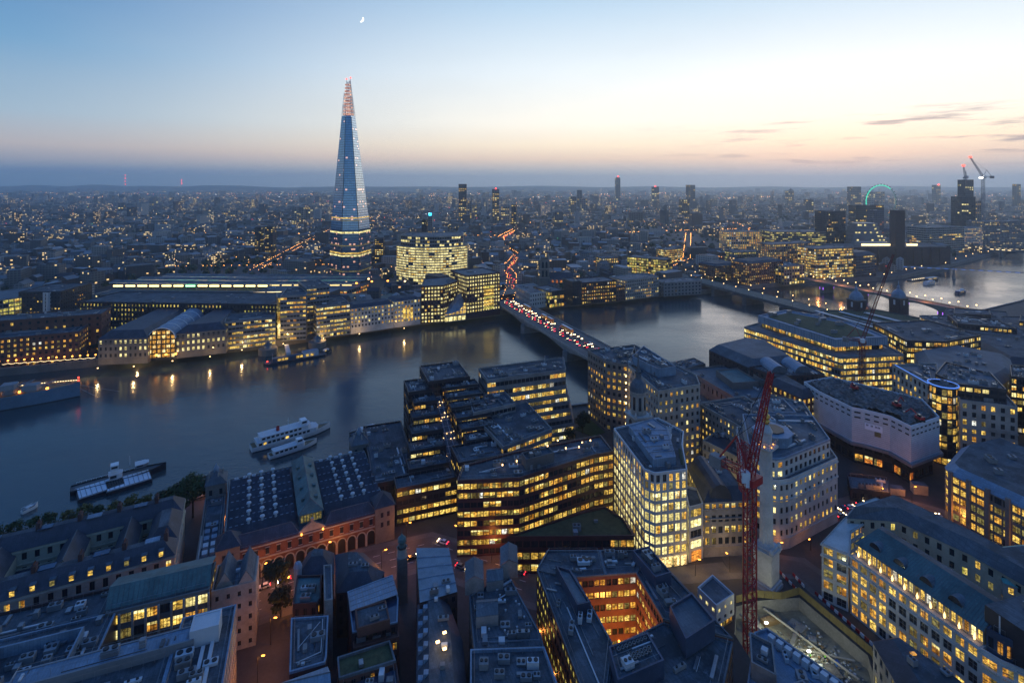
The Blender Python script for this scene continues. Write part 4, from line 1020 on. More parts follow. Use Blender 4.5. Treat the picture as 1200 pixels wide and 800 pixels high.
for i in range(N_):
    z0, z1 = 9+4*math.sin(math.pi*i/N_), 9+4*math.sin(math.pi*(i+1)/N_); a, c = A_.lerp(E_, i/N_), A_.lerp(E_, (i+1)/N_)
    g.face([(*(a-n_*2.2), z0), (*(c-n_*2.2), z1), (*(c+n_*2.2), z1), (*(a+n_*2.2), z0)], 'steel_grey')
    for s_ in (-1, 1): g.face([(*(a+n_*2.2*s_), z0-.5), (*(c+n_*2.2*s_), z1-.5), (*(c+n_*2.2*s_), z1+.3), (*(a+n_*2.2*s_), z0+.3)], 'panel_grey'); g.tube((*(a+n_*4*s_), z0+.4), (*(c+n_*4*s_), z1+.4), .14, 'steel_grey', 4)
g.build('deck', root)
for i in range(40):
    a = A_.lerp(E_, (i+.2)/40); c = A_.lerp(E_, (i+.75)/40); z = 9+4*math.sin(math.pi*(i+.5)/40)
    for s_ in (-1,): g = MB(); q = n_*2.35; q = q if q.y < 0 else -q; g.face([(*(a+q), z-.3), (*(c+q), z-.3), (*(c+q), z+.5), (*(a+q), z+.5)], 'strip_blue' if i % 3 else 'lamp_white' if 0 else 'strip_blue'); g.build('handrail_light', root)
for f in (.16, .36, .70):
    a = A_.lerp(E_, f); g = MB(); z = 9+4*math.sin(math.pi*f); g.lathe(a.x, a.y, [(3, WL-2), (1.6, 2), (1.3, z-2)], 'concrete', 10)
    for s_ in (-1, 1): g.tube((*a, z-2.5), (*(a+n_*4.2*s_), z+1), .5, 'steel_grey', 5)
    g.build('pier', root)

# ------------------------------------------------------------------ street lamps: one built, the rest copied
def make_lamp(name, label, h, head, group):
    r = thing(name, label, 'street lamp', (0, 0, -500), group)
    r.location = (0, 0, 0)
    g = MB(); g.tube((0, 0, 0), (0, 0, h), .12, 'black_paint', 5, .08); g.lathe(0, 0, [(.3, 0), (.3, .5), (.14, .9)], 'black_paint', 6); g.build('post', r)
    g = MB(); g.lathe(0, 0, [(0, h-.1), (.55, h+.25), (.62, h+.7), (.35, h+1.1), (0, h+1.2)], head, 8); g.build('lamp_globe', r)
    return r
def row(proto, pts):
    for i, p in enumerate(pts):
        if i == 0: proto.location = p
        else: dup(proto, p)
lp = make_lamp('street_lamp', 'globe street lamp glowing peach on the steel arch bridge', 6.0, 'lamp_warm', 'lamps along the steel arch bridge')
for c in lp.children:
    if c.name.startswith('lamp_globe'): c.scale = (1.15, 1.15, 1.0)
row(lp, [(*PS(12+i*17.5, o), 8.6) for i in range(14) for o in (-7.6, 7.6)])
lp = make_lamp('street_lamp', 'small white lamp on a post along the railway bridge', 6.5, 'lamp_warm', 'lamps along the railway bridge')
for c in lp.children:
    if c.name.startswith('lamp_globe'): c.scale = (.7, .7, 1.0)
row(lp, [(*PR(16+i*22, o), 8.2) for i in range(13) for o in (-12.3, 12.3)])
lp = make_lamp('street_lamp', 'amber lamp on the far promenade, by the long brown brick block', 5.5, 'lamp_orange', 'lamps on the far left promenade')
S0, S1 = Vector(G(-20, 434)), Vector(G(112, 424.5))
row(lp, [(*S0.lerp(S1, i/14), 0.4) for i in range(15)])
g = MB()
for i in range(60):
    a, c = S0.lerp(S1, i/60), S0.lerp(S1, (i+.8)/60); g.tube((*a, 4.4-.8*math.sin(math.pi*((i*14/60) % 1))), (*c, 4.4-.8*math.sin(math.pi*(((i+.8)*14/60) % 1))), .16, 'strip_warm', 4)
tag(g.build('festoon_light'), 'string of festoon lights along the far left promenade', 'lights')
lp = make_lamp('street_lamp', 'small lamp among the riverside trees before the former power station', 6, 'lamp_warm', 'lamps on the western riverside walk')
W_PX = [(1062,322),(1072,321),(1080,318),(1110,312),(1120,309),(1132,306),(1140,303),(1150,301),(1158,300),(1165,298),(1108,314),(1020,328),(1036,328),(985,330),(970,331),(1045,326)]
row(lp, [(*G(x, y-2), 0) for x, y in W_PX])

for i in range(7):
    l_ = bpy.data.lights.new('bridge_light', 'POINT'); l_.energy = 7000; l_.color = (1, .34, .09); l_.shadow_soft_size = .5; o_ = bpy.data.objects.new('bridge_light', l_); COL.objects.link(o_); o_.location = (*PS(12+i*36, 0), 14.5)
# ------------------------------------------------------------------ boats
def hull(g, L, W, h0, h1, m, deckm, boot=None, stern=.8, sheer=1.0):
    """hull along +x, bow at +L/2, waterline z=0"""
    n = 12; rows = []
    for i in range(n+1):
        s = i/n; x = -L/2+L*s; w_ = W/2*(stern+(1-stern)*min(1, s*4))*(1 if s < .62 else max(.02, 1-((s-.62)/.38)**2.1)); z = h1+sheer*max(0, (s-.5))**2*4
        rows.append((x, w_, z))
    for (x0, w0, z0), (x1, w1, z1) in zip(rows, rows[1:]):
        for s in (-1, 1):
            f0, f1 = .82, .82
            q = [(x0, s*w0*f0, -.8), (x1-.0*L, s*w1*f1, -.8), (x1, s*w1, z1), (x0, s*w0, z0)]
            g.face(q if s < 0 else q[::-1], m)
            if boot: q = [(x0, s*(w0*.9+.03), -.8), (x1, s*(w1*.9+.03), -.8), (x1, s*(w1*.9+.06), .5), (x0, s*(w0*.9+.06), .5)]; g.face(q if s < 0 else q[::-1], boot)
            q = [(x0, s*w0, z0), (x1, s*w1, z1), (x1, s*w1, z1+.7), (x0, s*w0, z0+.7)]; g.face(q if s < 0 else q[::-1], m)
        g.face([(x0, -w0, z0), (x1, -w1, z1), (x1, w1, z1), (x0, w0, z0)], deckm)
    x0, w0, z0 = rows[0]; g.face([(x0, w0*.82, -.8), (x0, -w0*.82, -.8), (x0, -w0, z0+.7), (x0, w0, z0+.7)], m)
def place(root, p, q, L=None):
    """stern p, bow q at water level"""
    c = ((p[0]+q[0])/2, (p[1]+q[1])/2); root.location = (*c, WL); root.rotation_euler = (0, 0, math.atan2(q[1]-p[1], q[0]-p[0]))
def vessel(name, label, cat, L, W, fb_, hullm, deckm, decks, boot=None, funnel=None, litp=.2, wheel=None, mast=None, group=None):
    r = thing(name, label, cat, (0, 0, 0), group)
    g = MB(); hull(g, L, W, 0, fb_, hullm, deckm, boot); g.build('hull', r, (0, 0, 0))
    z = fb_
    for (x0, x1, wf, h, m_) in decks:
        g = MB(); w_ = W*wf; pl = [(x0*L, -w_/2), ((x1-.04)*L, -w_/2), (x1*L, -w_*.28), (x1*L, w_*.28), ((x1-.04)*L, w_/2), (x0*L, w_/2)]
        g.prism(pl, z, z+h, m_, 'white_paint'); g.prism(inset(pl, -.25), z+h, z+h+.15, 'white_paint', 'panel_white', bottom=True); g.build('cabin', r, (0, 0, 0))
        n = max(3, int((x1-x0)*L/2.6))
        for i in range(n-1):
            for s in (-1, 1):
                xa = x0*L+.6+i*((x1-x0-.05)*L-.8)/n; gg = MB(); y = s*(w_/2+.04)
                q = [(xa, y, z+h*.35), (xa+1.7, y, z+h*.35), (xa+1.7, y, z+h*.85), (xa, y, z+h*.85)]
                gg.face(q if s < 0 else q[::-1], 'lit_warm' if rnd.random() < litp else 'glass'); gg.build('window', r, (0, 0, 0))
        z += h+.15
    g = MB()
    for s in (-1, 1):
        for i in range(int(L*.7/2)): x = -L*.45+i*2; g.tube((x, s*W*.4, fb_+.7), (x, s*W*.4, fb_+1.6), .04, 'white_paint', 3)
        g.tube((-L*.45, s*W*.4, fb_+1.6), (L*.25, s*W*.4, fb_+1.6), .05, 'white_paint', 3)
    g.build('railing', r, (0, 0, 0))
    if funnel: x, h, m_ = funnel; g = MB(); g.lathe(x*L, 0, [(1.0, z-2), (.95, z+h), (.7, z+h)], m_, 10); g.build('funnel', r, (0, 0, 0))
    if wheel: x, h = wheel; g = MB(); g.box((x*L, 0, z+h/2), (3.4, W*.5, h), 'white_paint'); g.box((x*L+1.72, 0, z+h*.6), (.1, W*.44, h*.4), 'glass'); g.box((x*L, -W*.25-.03, z+h*.6), (2.6, .1, h*.4), 'glass'); g.build('wheelhouse', r, (0, 0, 0))
    if mast: x, h = mast; g = MB(); g.tube((x*L, 0, z), (x*L, 0, z+h), .12, 'white_paint', 5, .06); g.tube((x*L, -1.4, z+h*.7), (x*L, 1.4, z+h*.7), .07, 'white_paint', 4); g.build('mast', r, (0, 0, 0))
    return r
# museum cruiser, its bow in the picture
r = thing('warship', 'grey blue museum warship with gun turrets and a lit bow rail, at the left edge', 'ship', (0, 0, 0))
Lw = 150; g = MB(); hull(g, Lw, 20, 0, 8, 'hull_blue', 'timber', 'black_paint', .7, 1.5); g.build('hull', r, (0, 0, 0))
for x, z in ((48, 9.0), (36, 11.2)):
    g = MB(); pl = [(x-5, -4.5), (x+3.5, -4.2), (x+5, -2), (x+5, 2), (x+3.5, 4.2), (x-5, 4.5)]; g.frustum(pl, z+.8, inset(pl, .7), z+4.2, 'panel_grey'); g.lathe(x, 0, [(4.6, z-2.5), (4.6, z+.8)], 'panel_grey', 14); tu = g.build('gun_turret', r, (0, 0, 0))
    for k in (-1.8, 0, 1.8): g = MB(); g.tube((x+4.5, k, z+2.4), (x+13, k, z+4.6), .32, 'panel_grey', 6, .22); o = g.build('gun_barrel', tu, (0, 0, 0))
g = MB(); pl = [(-20, -6), (24, -6), (28, -3), (28, 3), (24, 6), (-20, 6)]; g.prism(pl, 8, 16, 'panel_grey'); g.prism(inset(pl, 1.2), 16, 21, 'panel_grey'); g.box((20, 0, 23), (9, 9, 4), 'panel_grey'); g.build('superstructure', r, (0, 0, 0))
g = MB(); g.lathe(-26, 0, [(3, 8), (2.6, 24)], 'panel_grey', 12); g.build('funnel', r, (0, 0, 0))
g = MB(); 
for k in (-1, 1): g.tube((-10, k*3, 20), (-10, 0, 40), .3, 'steel_grey', 5)
g.tube((-6, 0, 20), (-10, 0, 40), .3, 'steel_grey', 5); g.build('mast', r, (0, 0, 0))
for i in range(26):
    x = 32+i*1.62; s_ = max(.02, 1-((x/Lw+.5-.62)/.38)**2.1) if x/Lw+.5 > .62 else 1; zz = 9.7+1.5*max(0, x/Lw)**2*4; g = MB(); g.box((x, 10*s_*.96 if 1 else 0, zz+.6), (.9, .35, .35), 'strip_warm'); g.build('rail_light', r, (0, 0, 0))
for zz in (11.6, 13.6): g = MB(); g.box((Lw/2-1.0, 0, zz), (.8, .8, .8), 'lamp_red'); g.build('bow_light', r, (0, 0, 0))
g = MB(); g.tube((Lw/2-3, 0, 9), (Lw/2+24, -2, 0), .14, 'steel_grey', 4); g.tube((Lw/2-3, -.6, 8), (Lw/2+9, -3, 0), .14, 'steel_grey', 4); g.build('anchor_chain', r, (0, 0, 0))
for x in (30, 42, 57): g = MB(); g.box((x, -2.5, 9.6), (1.4, 1, 1.2), 'lamp_orange'); g.build('deck_light', r, (0, 0, 0))
bow, aft = Vector(G(94, 464, WL)), Vector(G(0, 477, WL)); dd = (bow-aft).normalized(); place(r, bow-dd*Lw, bow)
# pier with its moored boat
r = thing('pier', 'dark mooring pontoon with a lit cabin and glazed gangway, below the bright atrium', 'pier', (0, 0, 0))
g = MB(); g.prism([(-24, -4), (24, -4), (26, 0), (24, 4), (-24, 4), (-26, 0)], -.8, 1.6, 'hull_dark', 'concrete_dark'); g.build('pontoon', r, (0, 0, 0))
g = MB(); g.box((-6, 0, 3.2), (26, 5, 3), 'navy_paint', 0, 'lead'); g.box((12, .5, 4), (13, 5.5, 4.6), 'panel_white', .06, 'lead_blue'); g.build('cabin', r, (0, 0, 0))
for x in (-14, -11, -8, 1, 4, 9, 13): g = MB(); g.face([(x-1.2, -2.62 if x < 6 else -2.9, 2.4), (x+1.2, -2.62 if x < 6 else -2.9, 2.4), (x+1.2, -2.62 if x < 6 else -2.9, 4.2), (x-1.2, -2.62 if x < 6 else -2.9, 4.2)], 'lit_warm'); g.build('window', r, (0, 0, 0))
g = MB(); g.box((-4, 17, 5), (3.4, 26, 2.6), 'panel_white', -.1); g.build('gangway', r, (0, 0, 0))
g = MB(); g.tube((-19, 0, 1), (-19, 0, 9), .12, 'white_paint', 4); g.build('mast', r, (0, 0, 0))
g = MB(); g.box((-23, -1, 3), (.8, .8, .8), 'lamp_red'); g.build('lamp', r, (0, 0, 0))
place(r, G(315, 427, WL), G(377, 416.5, WL))
r = vessel('tug_boat', 'small launch with blue lights, tied to the end of the dark pontoon', 'boat', 12, 3.6, 1.4, 'hull_dark', 'concrete_dark', [(-.2, .2, .7, 1.8, 'white_paint')], litp=.3); place(r, G(376, 415, WL), G(388, 411.5, WL))
r = vessel('river_cruiser', 'large white river cruiser with three decks and a red funnel, moored outside', 'boat', 46, 10, 2.4, 'white_paint', 'timber', [(-.44, .32, .86, 2.5, 'white_paint'), (-.40, .22, .78, 2.4, 'white_paint')], 'hull_dark', (-.18, 2.4, 'red_paint'), .04, (.14, 2.6), (-.05, 6)); place(r, G(301, 526, WL), G(381, 503, WL))
r = vessel('river_cruiser', 'smaller white excursion boat moored inside the large white cruiser', 'boat', 27, 6.5, 1.6, 'white_paint', 'timber', [(-.42, .22, .8, 2.3, 'white_paint')], 'hull_dark', None, .04, (.12, 2.2), (.2, 4)); place(r, G(322, 535, WL), G(365, 521, WL))
# work barge with two pale hoppers and a tug
for k, (p, q, c) in enumerate((((102,583),(135,572),'left one of two flat barges with pale decks, moored by the yellow green trees'), ((135,575),(167,565),'right one of two flat barges with pale decks, moored by the yellow green trees'))):
    r = thing('barge', c, 'barge', (0, 0, 0)); g = MB(); g.prism([(-9.5, -6), (9.5, -6), (9.5, 6), (-9.5, 6)], -.8, 1.6, 'hull_dark', 'hull_dark'); g.build('hull', r, (0, 0, 0))
    g = MB(); g.prism([(-9, -5.5), (9, -5.5), (9, 5.5), (-9, 5.5)], 1.6, 2.2, 'panel_white', 'sheet_white')
    for i in range(9): g.box((-8+i*2, 0, 2.25), (.25, 10.6, .14), 'panel_grey')
    g.build('hatch_cover', r, (0, 0, 0)); place(r, G(p[0]-1, p[1]-3, WL), G(q[0], q[1]-3, WL))
r = vessel('work_boat', 'dark working boat with a white wheelhouse, alongside the two flat barges', 'boat', 40, 8, 1.8, 'hull_dark', 'concrete_dark', [(-.12, .02, .6, 3, 'white_paint'), (.16, .3, .6, 1.6, 'panel_grey')], None, None, .0, (-.06, 2.6), (.1, 5)); place(r, G(102, 573, WL), G(178, 553, WL))
r = vessel('motor_launch', 'small white launch alone on the water near the left edge', 'boat', 6.5, 2.2, .8, 'white_paint', 'hull_blue', [(-.2, .15, .7, 1.1, 'white_paint')], litp=0); place(r, G(30, 600, WL), G(40, 595, WL))
r = vessel('tug_boat', 'dark moored tug with a pale cabin, in the lee of the dark stepped office', 'boat', 18, 5.5, 1.6, 'hull_dark', 'concrete_dark', [(-.12, .34, .7, 2.4, 'white_paint')], litp=0); place(r, G(414, 512, WL), G(441, 505, WL))
r = vessel('ferry', 'white passenger ferry at the western pier, nearer of two', 'boat', 28, 7.5, 2, 'white_paint', 'panel_grey', [(-.42, .3, .86, 2.6, 'white_paint')], 'hull_dark', None, .35, (.1, 2.2), None); place(r, G(1078, 335, WL), G(1101, 331, WL))
r = vessel('ferry', 'long low ferry berthed beyond the white one at the western pier', 'boat', 34, 7, 2, 'hull_dark', 'panel_grey', [(-.42, .34, .86, 2.8, 'panel_grey')], None, None, .3, None, None); place(r, G(1079, 330, WL), G(1105, 327, WL))
r = vessel('ferry', 'violet blue river bus under way in midstream near the right edge', 'boat', 24, 6.5, 1.8, 'navy_paint', 'panel_grey', [(-.4, .3, .86, 2.6, 'car_blue')], None, None, .3, (.12, 2), None); place(r, G(1115, 346, WL), G(1137, 342, WL))
r = thing('pier', 'long low landing stage with a row of lamps, at the western promenade', 'pier', (0, 0, 0)); g = MB(); g.box((0, 0, .6), (64, 7, 2.4), 'hull_dark', 0, 'concrete'); g.build('pontoon', r, (0, 0, 0))
for i in range(12): g = MB(); g.box((-29+i*5.2, -3, 3), (1.6, .5, .8), 'strip_warm'); g.build('lamp', r, (0, 0, 0))
place(r, G(1062, 330, WL), G(1096, 325.5, WL))
for c, (px, py) in (('left one of two small kiosks on the promenade wall below the bright atrium', (314, 408)), ('right one of two small kiosks on the promenade wall below the bright atrium', (372, 400))):
    x, y = G(px, py); r = thing('kiosk', c, 'kiosk', (x, y, 0)); g = MB(); g.lathe(x, y, [(8, WL-1), (8, .3), (0, .32)], 'stone_dark', 14); g.build('bastion', r)
    g = MB(); g.lathe(x, y, [(3.2, .3), (3.2, 3)], 'lead_blue', 8); g.build('wall', r); g = MB(); g.lathe(x, y, [(4, 3), (.6, 6), (0, 8.5)], 'lead', 8); g.build('roof', r)
# ================================================================== near shore
def frame(o, deg):
    c, s_ = math.cos(R(deg)), math.sin(R(deg)); return lambda u, v: (o[0]+u*c-v*s_, o[1]+u*s_+v*c)
def rect(T, u0, u1, v0, v1): return [T(u0, v0), T(u1, v0), T(u1, v1), T(u0, v1)]
# ---- fish market: arcaded brick front, rows of low roofs with white ventilators, tall central lantern
T = frame((-107, 196), 26.0)
b = B('market_hall', 'arcaded red brick market hall under rows of dark roofs with white ventilators', 'market')
b.vol(rect(T, 0, 61, 0, 54), 0, 12.6, 'brick_red', 'slate', wins=False, rimm='stone', par=.5, strings=(6.9, 11.6))
NA = 15
for i in range(NA):
    u = 3.2+i*(54.6/(NA-1)); 
    if i == NA//2: wd = 1.5
    else: wd = 1.35
    g = MB(); pts = [T(u-wd, -.12), T(u+wd, -.12)]
    prof = [(-wd, .2), (wd, .2)]+[(wd*math.cos(math.pi*k/10), 4.4+wd*math.sin(math.pi*k/10)) for k in range(11)]
    g.face([(*T(u+x, -.06), z) for x, z in prof], 'black_paint'); b.part(g, 'arch_opening')
    g = MB()
    for k in range(10):
        r0, r1 = wd+.05, wd+.55; a0, a1 = math.pi*k/10, math.pi*(k+1)/10
        g.face([(*T(u+r1*math.cos(a0), -.16), 4.4+r1*math.sin(a0)), (*T(u+r1*math.cos(a1), -.16), 4.4+r1*math.sin(a1)), (*T(u+r0*math.cos(a1), -.16), 4.4+r0*math.sin(a1)), (*T(u+r0*math.cos(a0), -.16), 4.4+r0*math.sin(a0))], 'stone')
    g.box((*T(u-1.95, -.35), 2.4), (.7, .7, 4.4), 'stone', R(26)); b.part(g, 'arch_surround')
    g = MB(); g.face([(*T(u-.6, -.1), 8.2), (*T(u+.6, -.1), 8.2), (*T(u+.6, -.1), 10.6), (*T(u-.6, -.1), 10.6)], 'glass'); g.box((*T(u, -.2), 8.1), (1.7, .3, .2), 'stone', R(26)); g.box((*T(u, -.2), 10.75), (1.7, .3, .25), 'stone', R(26)); b.part(g, 'window')
b.hip(rect(T, 3, 26, 0, 6.5), 12.7, 3.4); b.hip(rect(T, 36, 56, 0, 6.5), 12.7, 3.4)
for u0, u1 in ((1, 25.5), (36.5, 60)):
    for k in range(7):
        v = 8+k*6.0; g = MB()
        pr = [(v-.2, 12.7), (v+2.6, 15.6), (v+5.6, 12.9)]
        g.face([(*T(u0, pr[0][0]), pr[0][1]), (*T(u1, pr[0][0]), pr[0][1]), (*T(u1, pr[1][0]), pr[1][1]), (*T(u0, pr[1][0]), pr[1][1])], 'slate')
        g.face([(*T(u0, pr[1][0]), pr[1][1]), (*T(u1, pr[1][0]), pr[1][1]), (*T(u1, pr[2][0]), pr[2][1]), (*T(u0, pr[2][0]), pr[2][1])], 'lead')
        for uu_ in (u0, u1): g.face([(*T(uu_, q[0]), q[1]) for q in pr], 'slate')
        for j in range(12): x = u0+(j+.5)*(u1-u0)/12; g.box((*T(x, v+2.6), 15.68), (1.0, .35, .22), 'lead_blue', R(26))
        b.part(g, 'roof_bay')
        for j in range(3):
            x = u0+(u1-u0)*(.3+.2*j); g = MB(); c = T(x, v+2.6); g.lathe(c[0], c[1], [(.45, 15.4), (.45, 16.6), (.95, 16.8), (.85, 17.3), (0, 17.6)], 'panel_white', 10); b.part(g, 'roof_ventilator')
g = MB(); g.prism(rect(T, 26.5, 35.5, 5, 50), 12.6, 16.5, 'copper_green'); b.part(g, 'lantern')
b.hip(rect(T, 26.5, 35.5, 5, 50), 16.6, 4.0, 'copper_green', name='lantern_roof')
for k in range(4):
    for s_ in (-1, 1): g = MB(); c = T(31+s_*2.6, 12+k*9); g.box((*c, 18.9), (1.3, 1.6, 1.1), 'copper_green', R(26)); b.part(g, 'dormer')
for j in range(7): g = MB(); u = 27.2+j*1.15; g.face([(*T(u, 4.9), 13.4), (*T(u+.85, 4.9), 13.4), (*T(u+.85, 4.9), 16.2), (*T(u, 4.9), 16.2)], 'lit_dim'); b.part(g, 'lantern_window')
g = MB(); g.face([(*T(25.5, -.3), 12.6), (*T(36.5, -.3), 12.6), (*T(34, -.3), 14.4), (*T(31, -.3), 16.2), (*T(28, -.3), 14.4)], 'stone'); g.face([(*T(36.5, .6), 12.6), (*T(25.5, .6), 12.6), (*T(28, .6), 14.4), (*T(31, .6), 16.2), (*T(34, .6), 14.4)], 'stone'); g.box((*T(31, .1), 16.6), (1.1, .8, 1.5), 'stone', R(26)); b.part(g, 'pediment')
for u in (27, 35): g = MB(); g.box((*T(u, -.6), 12.2), (.5, .5, .6), 'lamp_orange', R(26)); b.part(g, 'lamp')
for u0, lab in ((55.5, 'r'), (-2.5, 'l')):
    g = MB(); g.prism(rect(T, u0, u0+8, -1, 7), 0, 14.6, 'stone_dark'); b.part(g, 'pavilion')
    b.hip(rect(T, u0, u0+8, -1, 7), 14.7, 4.2, name='pavilion_roof')
    for j in range(2):
        for z in (6.5, 10.5): g = MB(); u = u0+2.2+j*2.6; g.face([(*T(u, -1.08), z), (*T(u+1.1, -1.08), z), (*T(u+1.1, -1.08), z+2), (*T(u, -1.08), z+2)], 'glass'); b.part(g, 'window')
for k in range(6): g = MB(); c = T(3+k*3.6+(26 if k > 2 else 0), 52.2); g.lathe(c[0], c[1], [(.9, 12.9), (.9, 13.6), (.55, 13.6), (.55, 13.1)], 'panel_white', 8); b.part(g, 'skylight')
b.done()
for u0, lab in ((-7, 'left one of two grey turret roofed river pavilions behind the market hall'), (55, 'right one of two grey turret roofed river pavilions behind the market hall')):
    b = B('river_pavilion', lab, 'pavilion'); pl = rect(T, u0, u0+8.5, 54.6, 63) if u0 > 0 else rect(T, u0-2, u0+6, 46, 55)
    b.vol(pl, WL, 15, 'stone_dark', 'lead', wh=.5, ww=.3, litp=.0, fh=5, bw=4)
    b.hip(pl, 15.95, 4.5, 'lead'); c = centroid(pl); g = MB(); g.lathe(*c, [(1.3, 19), (1.3, 21), (0, 23.5)], 'lead_blue', 6); b.part(g, 'turret')
    for k in range(4): g = MB(); q = (c[0]+2.8*math.cos(k*1.57+.8), c[1]+2.8*math.sin(k*1.57+.8)); g.lathe(*q, [(.45, 15.9), (.4, 19.5), (0, 20.5)], 'stone', 6); b.part(g, 'finial')
    b.done()
b = B('market_annex', 'long flat roofed annex with skylights along the market hall', 'annex'); pl = rect(T, -9, -1, 0, 45)
b.vol(pl, 0, 10.5, 'stone_dark', 'felt', wh=.5, ww=.4, litp=0)
for k in range(5):
    for s_ in (0, 1): g = MB(); g.box((*T(-6.4+s_*2.6, 6+k*4.5), 11.0), (1.8, 2.6, .9), 'panel_white' if k < 2 else 'lead_blue', R(26)); b.part(g, 'skylight')
b.done()

# ---- dark stepped ziggurat on the water
b = B('stepped_office', 'dark stepped office of stacked terraces around a sloping glass atrium, on the water', 'office')
T = frame((-50, 227), 20); dk = dict(wall='dark_clad', roof='felt', fh=3.8, bw=2.8, ww=.84, wh=.5, pal='warm', rimm='dark_clad', run=.75)
b.vol(rect(T, -8, 13, 14, 74), 0, 14, litp=.15, units=3, **dk)
b.vol(rect(T, 1, 28, 4, 14), 0, 15.5, litp=.72, **dk)
b.vol(rect(T, 13, 33, 0, 14.5), 0, 19, litp=.72, units=4, skip=(3,), **dk) if 0 else None
b.vol(rect(T, 28, 52, 0, 16), 0, 24, litp=.62, **dk)
for k in range(5):
    v0 = 14+k*9.5; h = 17.5+k*3.6
    b.vol(rect(T, 8+k*2.2, 27+k*.6, v0, v0+10), 0, h, litp=.55, units=2, **dk)
for k in range(6):
    v0 = 16+k*8; h = 25+k*2.2
    b.vol(rect(T, 36-k*.6, 54, v0, v0+8.4), 0, h, litp=.5, units=2, **dk)
b.vol(rect(T, 26, 50, 61, 88), 0, 39, litp=.25, units=14, **dk); b.vol(rect(T, 15, 27, 60, 78), 0, 35, litp=.2, units=3, **dk)
g = MB(); Pq = lambda u, v, z: (*T(u, v), z); g.face([Pq(27, 15, 11), Pq(36, 15, 11), Pq(35, 60, 31), Pq(28, 60, 31)], 'lead')
for k in range(13): f = k/12; g.tube(Pq(27+f, 15+45*f, 11.15+20*f), Pq(36-f, 15+45*f, 11.15+20*f), .16, 'panel_white', 4)
for k in range(4): f = k/3; g.tube(Pq(27+9*f, 15, 11.15), Pq(28+7*f, 60, 31.15), .14, 'panel_white', 4)
b.part(g, 'atrium_roof')
for k in range(26):
    f = b.r.random(); q = b.r.random(); g = MB(); g.box(Pq(27.5+8*q, 15+45*f, 11.5+20*f), (.32, .32, .25), 'lamp_warm'); b.part(g, 'atrium_lamp')
g = MB(); g.face([(*T(30, -.6), .2), (*T(36, -.6), .2), (*T(36, -.6), 5), (*T(30, -.6), 5)], 'lit_amber'); g.box((*T(33, -2.4), 5.3), (8, 4.5, .4), 'panel_white', R(20)); b.part(g, 'entrance'); 
for k in range(3): g = MB(); g.box((*T(31+k*2, -4.7), 5.7), (1.5, .3, .7), 'lamp_white', R(20)); b.part(g, 'entrance_light')
b.done()
# ---- pale concrete office with projecting floors
b = B('concrete_office', 'pale banded concrete office with stepped out floors and curved end, by the bridge'); 
pl = ccw([(-14,297), (32,314), (33,336), (-20,316)])
cc = dict(wall='concrete', fh=3.9, bw=2.6, ww=.92, wh=.48, pal='warm', roof='felt', run=.7)
b.vol(pl, 24, 38.5, litp=.55, units=10, rimm='concrete', **cc)
for k in range(6):
    z0 = 24-4*(k+1); ext = inset(pl, -(.9+k*.9)); b.vol(ext, max(0, z0), z0+4, litp=.72, units=0, **cc)
b.vol([(-4,245), (20,263), (8,296), (-22,282)], 0, 27, litp=.6, units=8, **cc)
b.vol([(-20,272), (2,284), (-4,300), (-24,292)], 27, 31, litp=.1, units=3, **cc); 
g = MB(); g.tube((20,322,39), (20,322,45), .1, 'white_paint', 4); g.face([(20,322,43.4), (22.4,322,43.4), (22.4,322,44.8), (20,322,44.8)], 'navy_paint'); b.part(g, 'flagpole'); b.done()
# ---- office on the bridge approach
b = B('bridge_office', 'large stone office with rows of yellow windows, behind the baroque church tower')
b.vol([(49,342), (57,321), (69,315), (74,304), (82,354)], 0, 41, 'stone_dark', 'felt', wh=.5, ww=.5, litp=.5, pal='amber', bw=3.4, fh=3.9, units=4)
b.vol([(69,315), (76,275), (101,284), (104,298), (82,354)], 0, 41, 'stone', 'felt', wh=.5, ww=.42, litp=.62, pal='warm', bw=3.2, fh=3.85, units=8, strings=(33, 8))
b.vol([(72,318), (82,296), (93,300), (84,338)], 41, 45, 'lead_blue', 'felt', wins=False, units=4)
for k in range(9): g = MB(); g.box((67.2, 312, 4+k*4), (.7, .7, .8), 'lamp_warm'); b.part(g, 'stair_light')
b.done()
# ---- baroque church tower
x0, y0 = 63.5, 266
r = thing('church_tower', 'white baroque church tower with lead dome and thin spire, before the bridge office', 'church', (x0, y0, 0))
g = MB(); ro = R(20); g.box((x0, y0, 17), (9, 9, 34), 'stone', ro); 
for z in (12, 24, 33.8): g.box((x0, y0, z), (10, 10, .8), 'stone_white', ro)
for sx in (-1, 1):
    for sy in (-1, 1): q = (x0+(sx*4.2)*math.cos(ro)-(sy*4.2)*math.sin(ro), y0+(sx*4.2)*math.sin(ro)+(sy*4.2)*math.cos(ro)); g.lathe(*q, [(.5, 34), (.7, 35), (.2, 36.5), (0, 37)], 'stone_white', 6)
g.build('tower', r)
for z in (18, 29):
    for k in (-1, 0):
        g = MB(); a = ro if k else ro-R(90); nx_, ny_ = math.sin(a), -math.cos(a); c = (x0+nx_*4.56, y0+ny_*4.56); tx, ty = math.cos(a), math.sin(a)
        g.face([(c[0]-tx*1.2, c[1]-ty*1.2, z-3), (c[0]+tx*1.2, c[1]+ty*1.2, z-3), (c[0]+tx*1.2, c[1]+ty*1.2, z+2), (c[0], c[1], z+3.2), (c[0]-tx*1.2, c[1]-ty*1.2, z+2)], 'glass'); g.build('belfry_window', r)
g = MB(); g.lathe(x0, y0, [(4, 34.2), (4, 44.5), (4.5, 45), (4.5, 45.8)], 'stone', 8, R(22)); g.build('lantern', r)
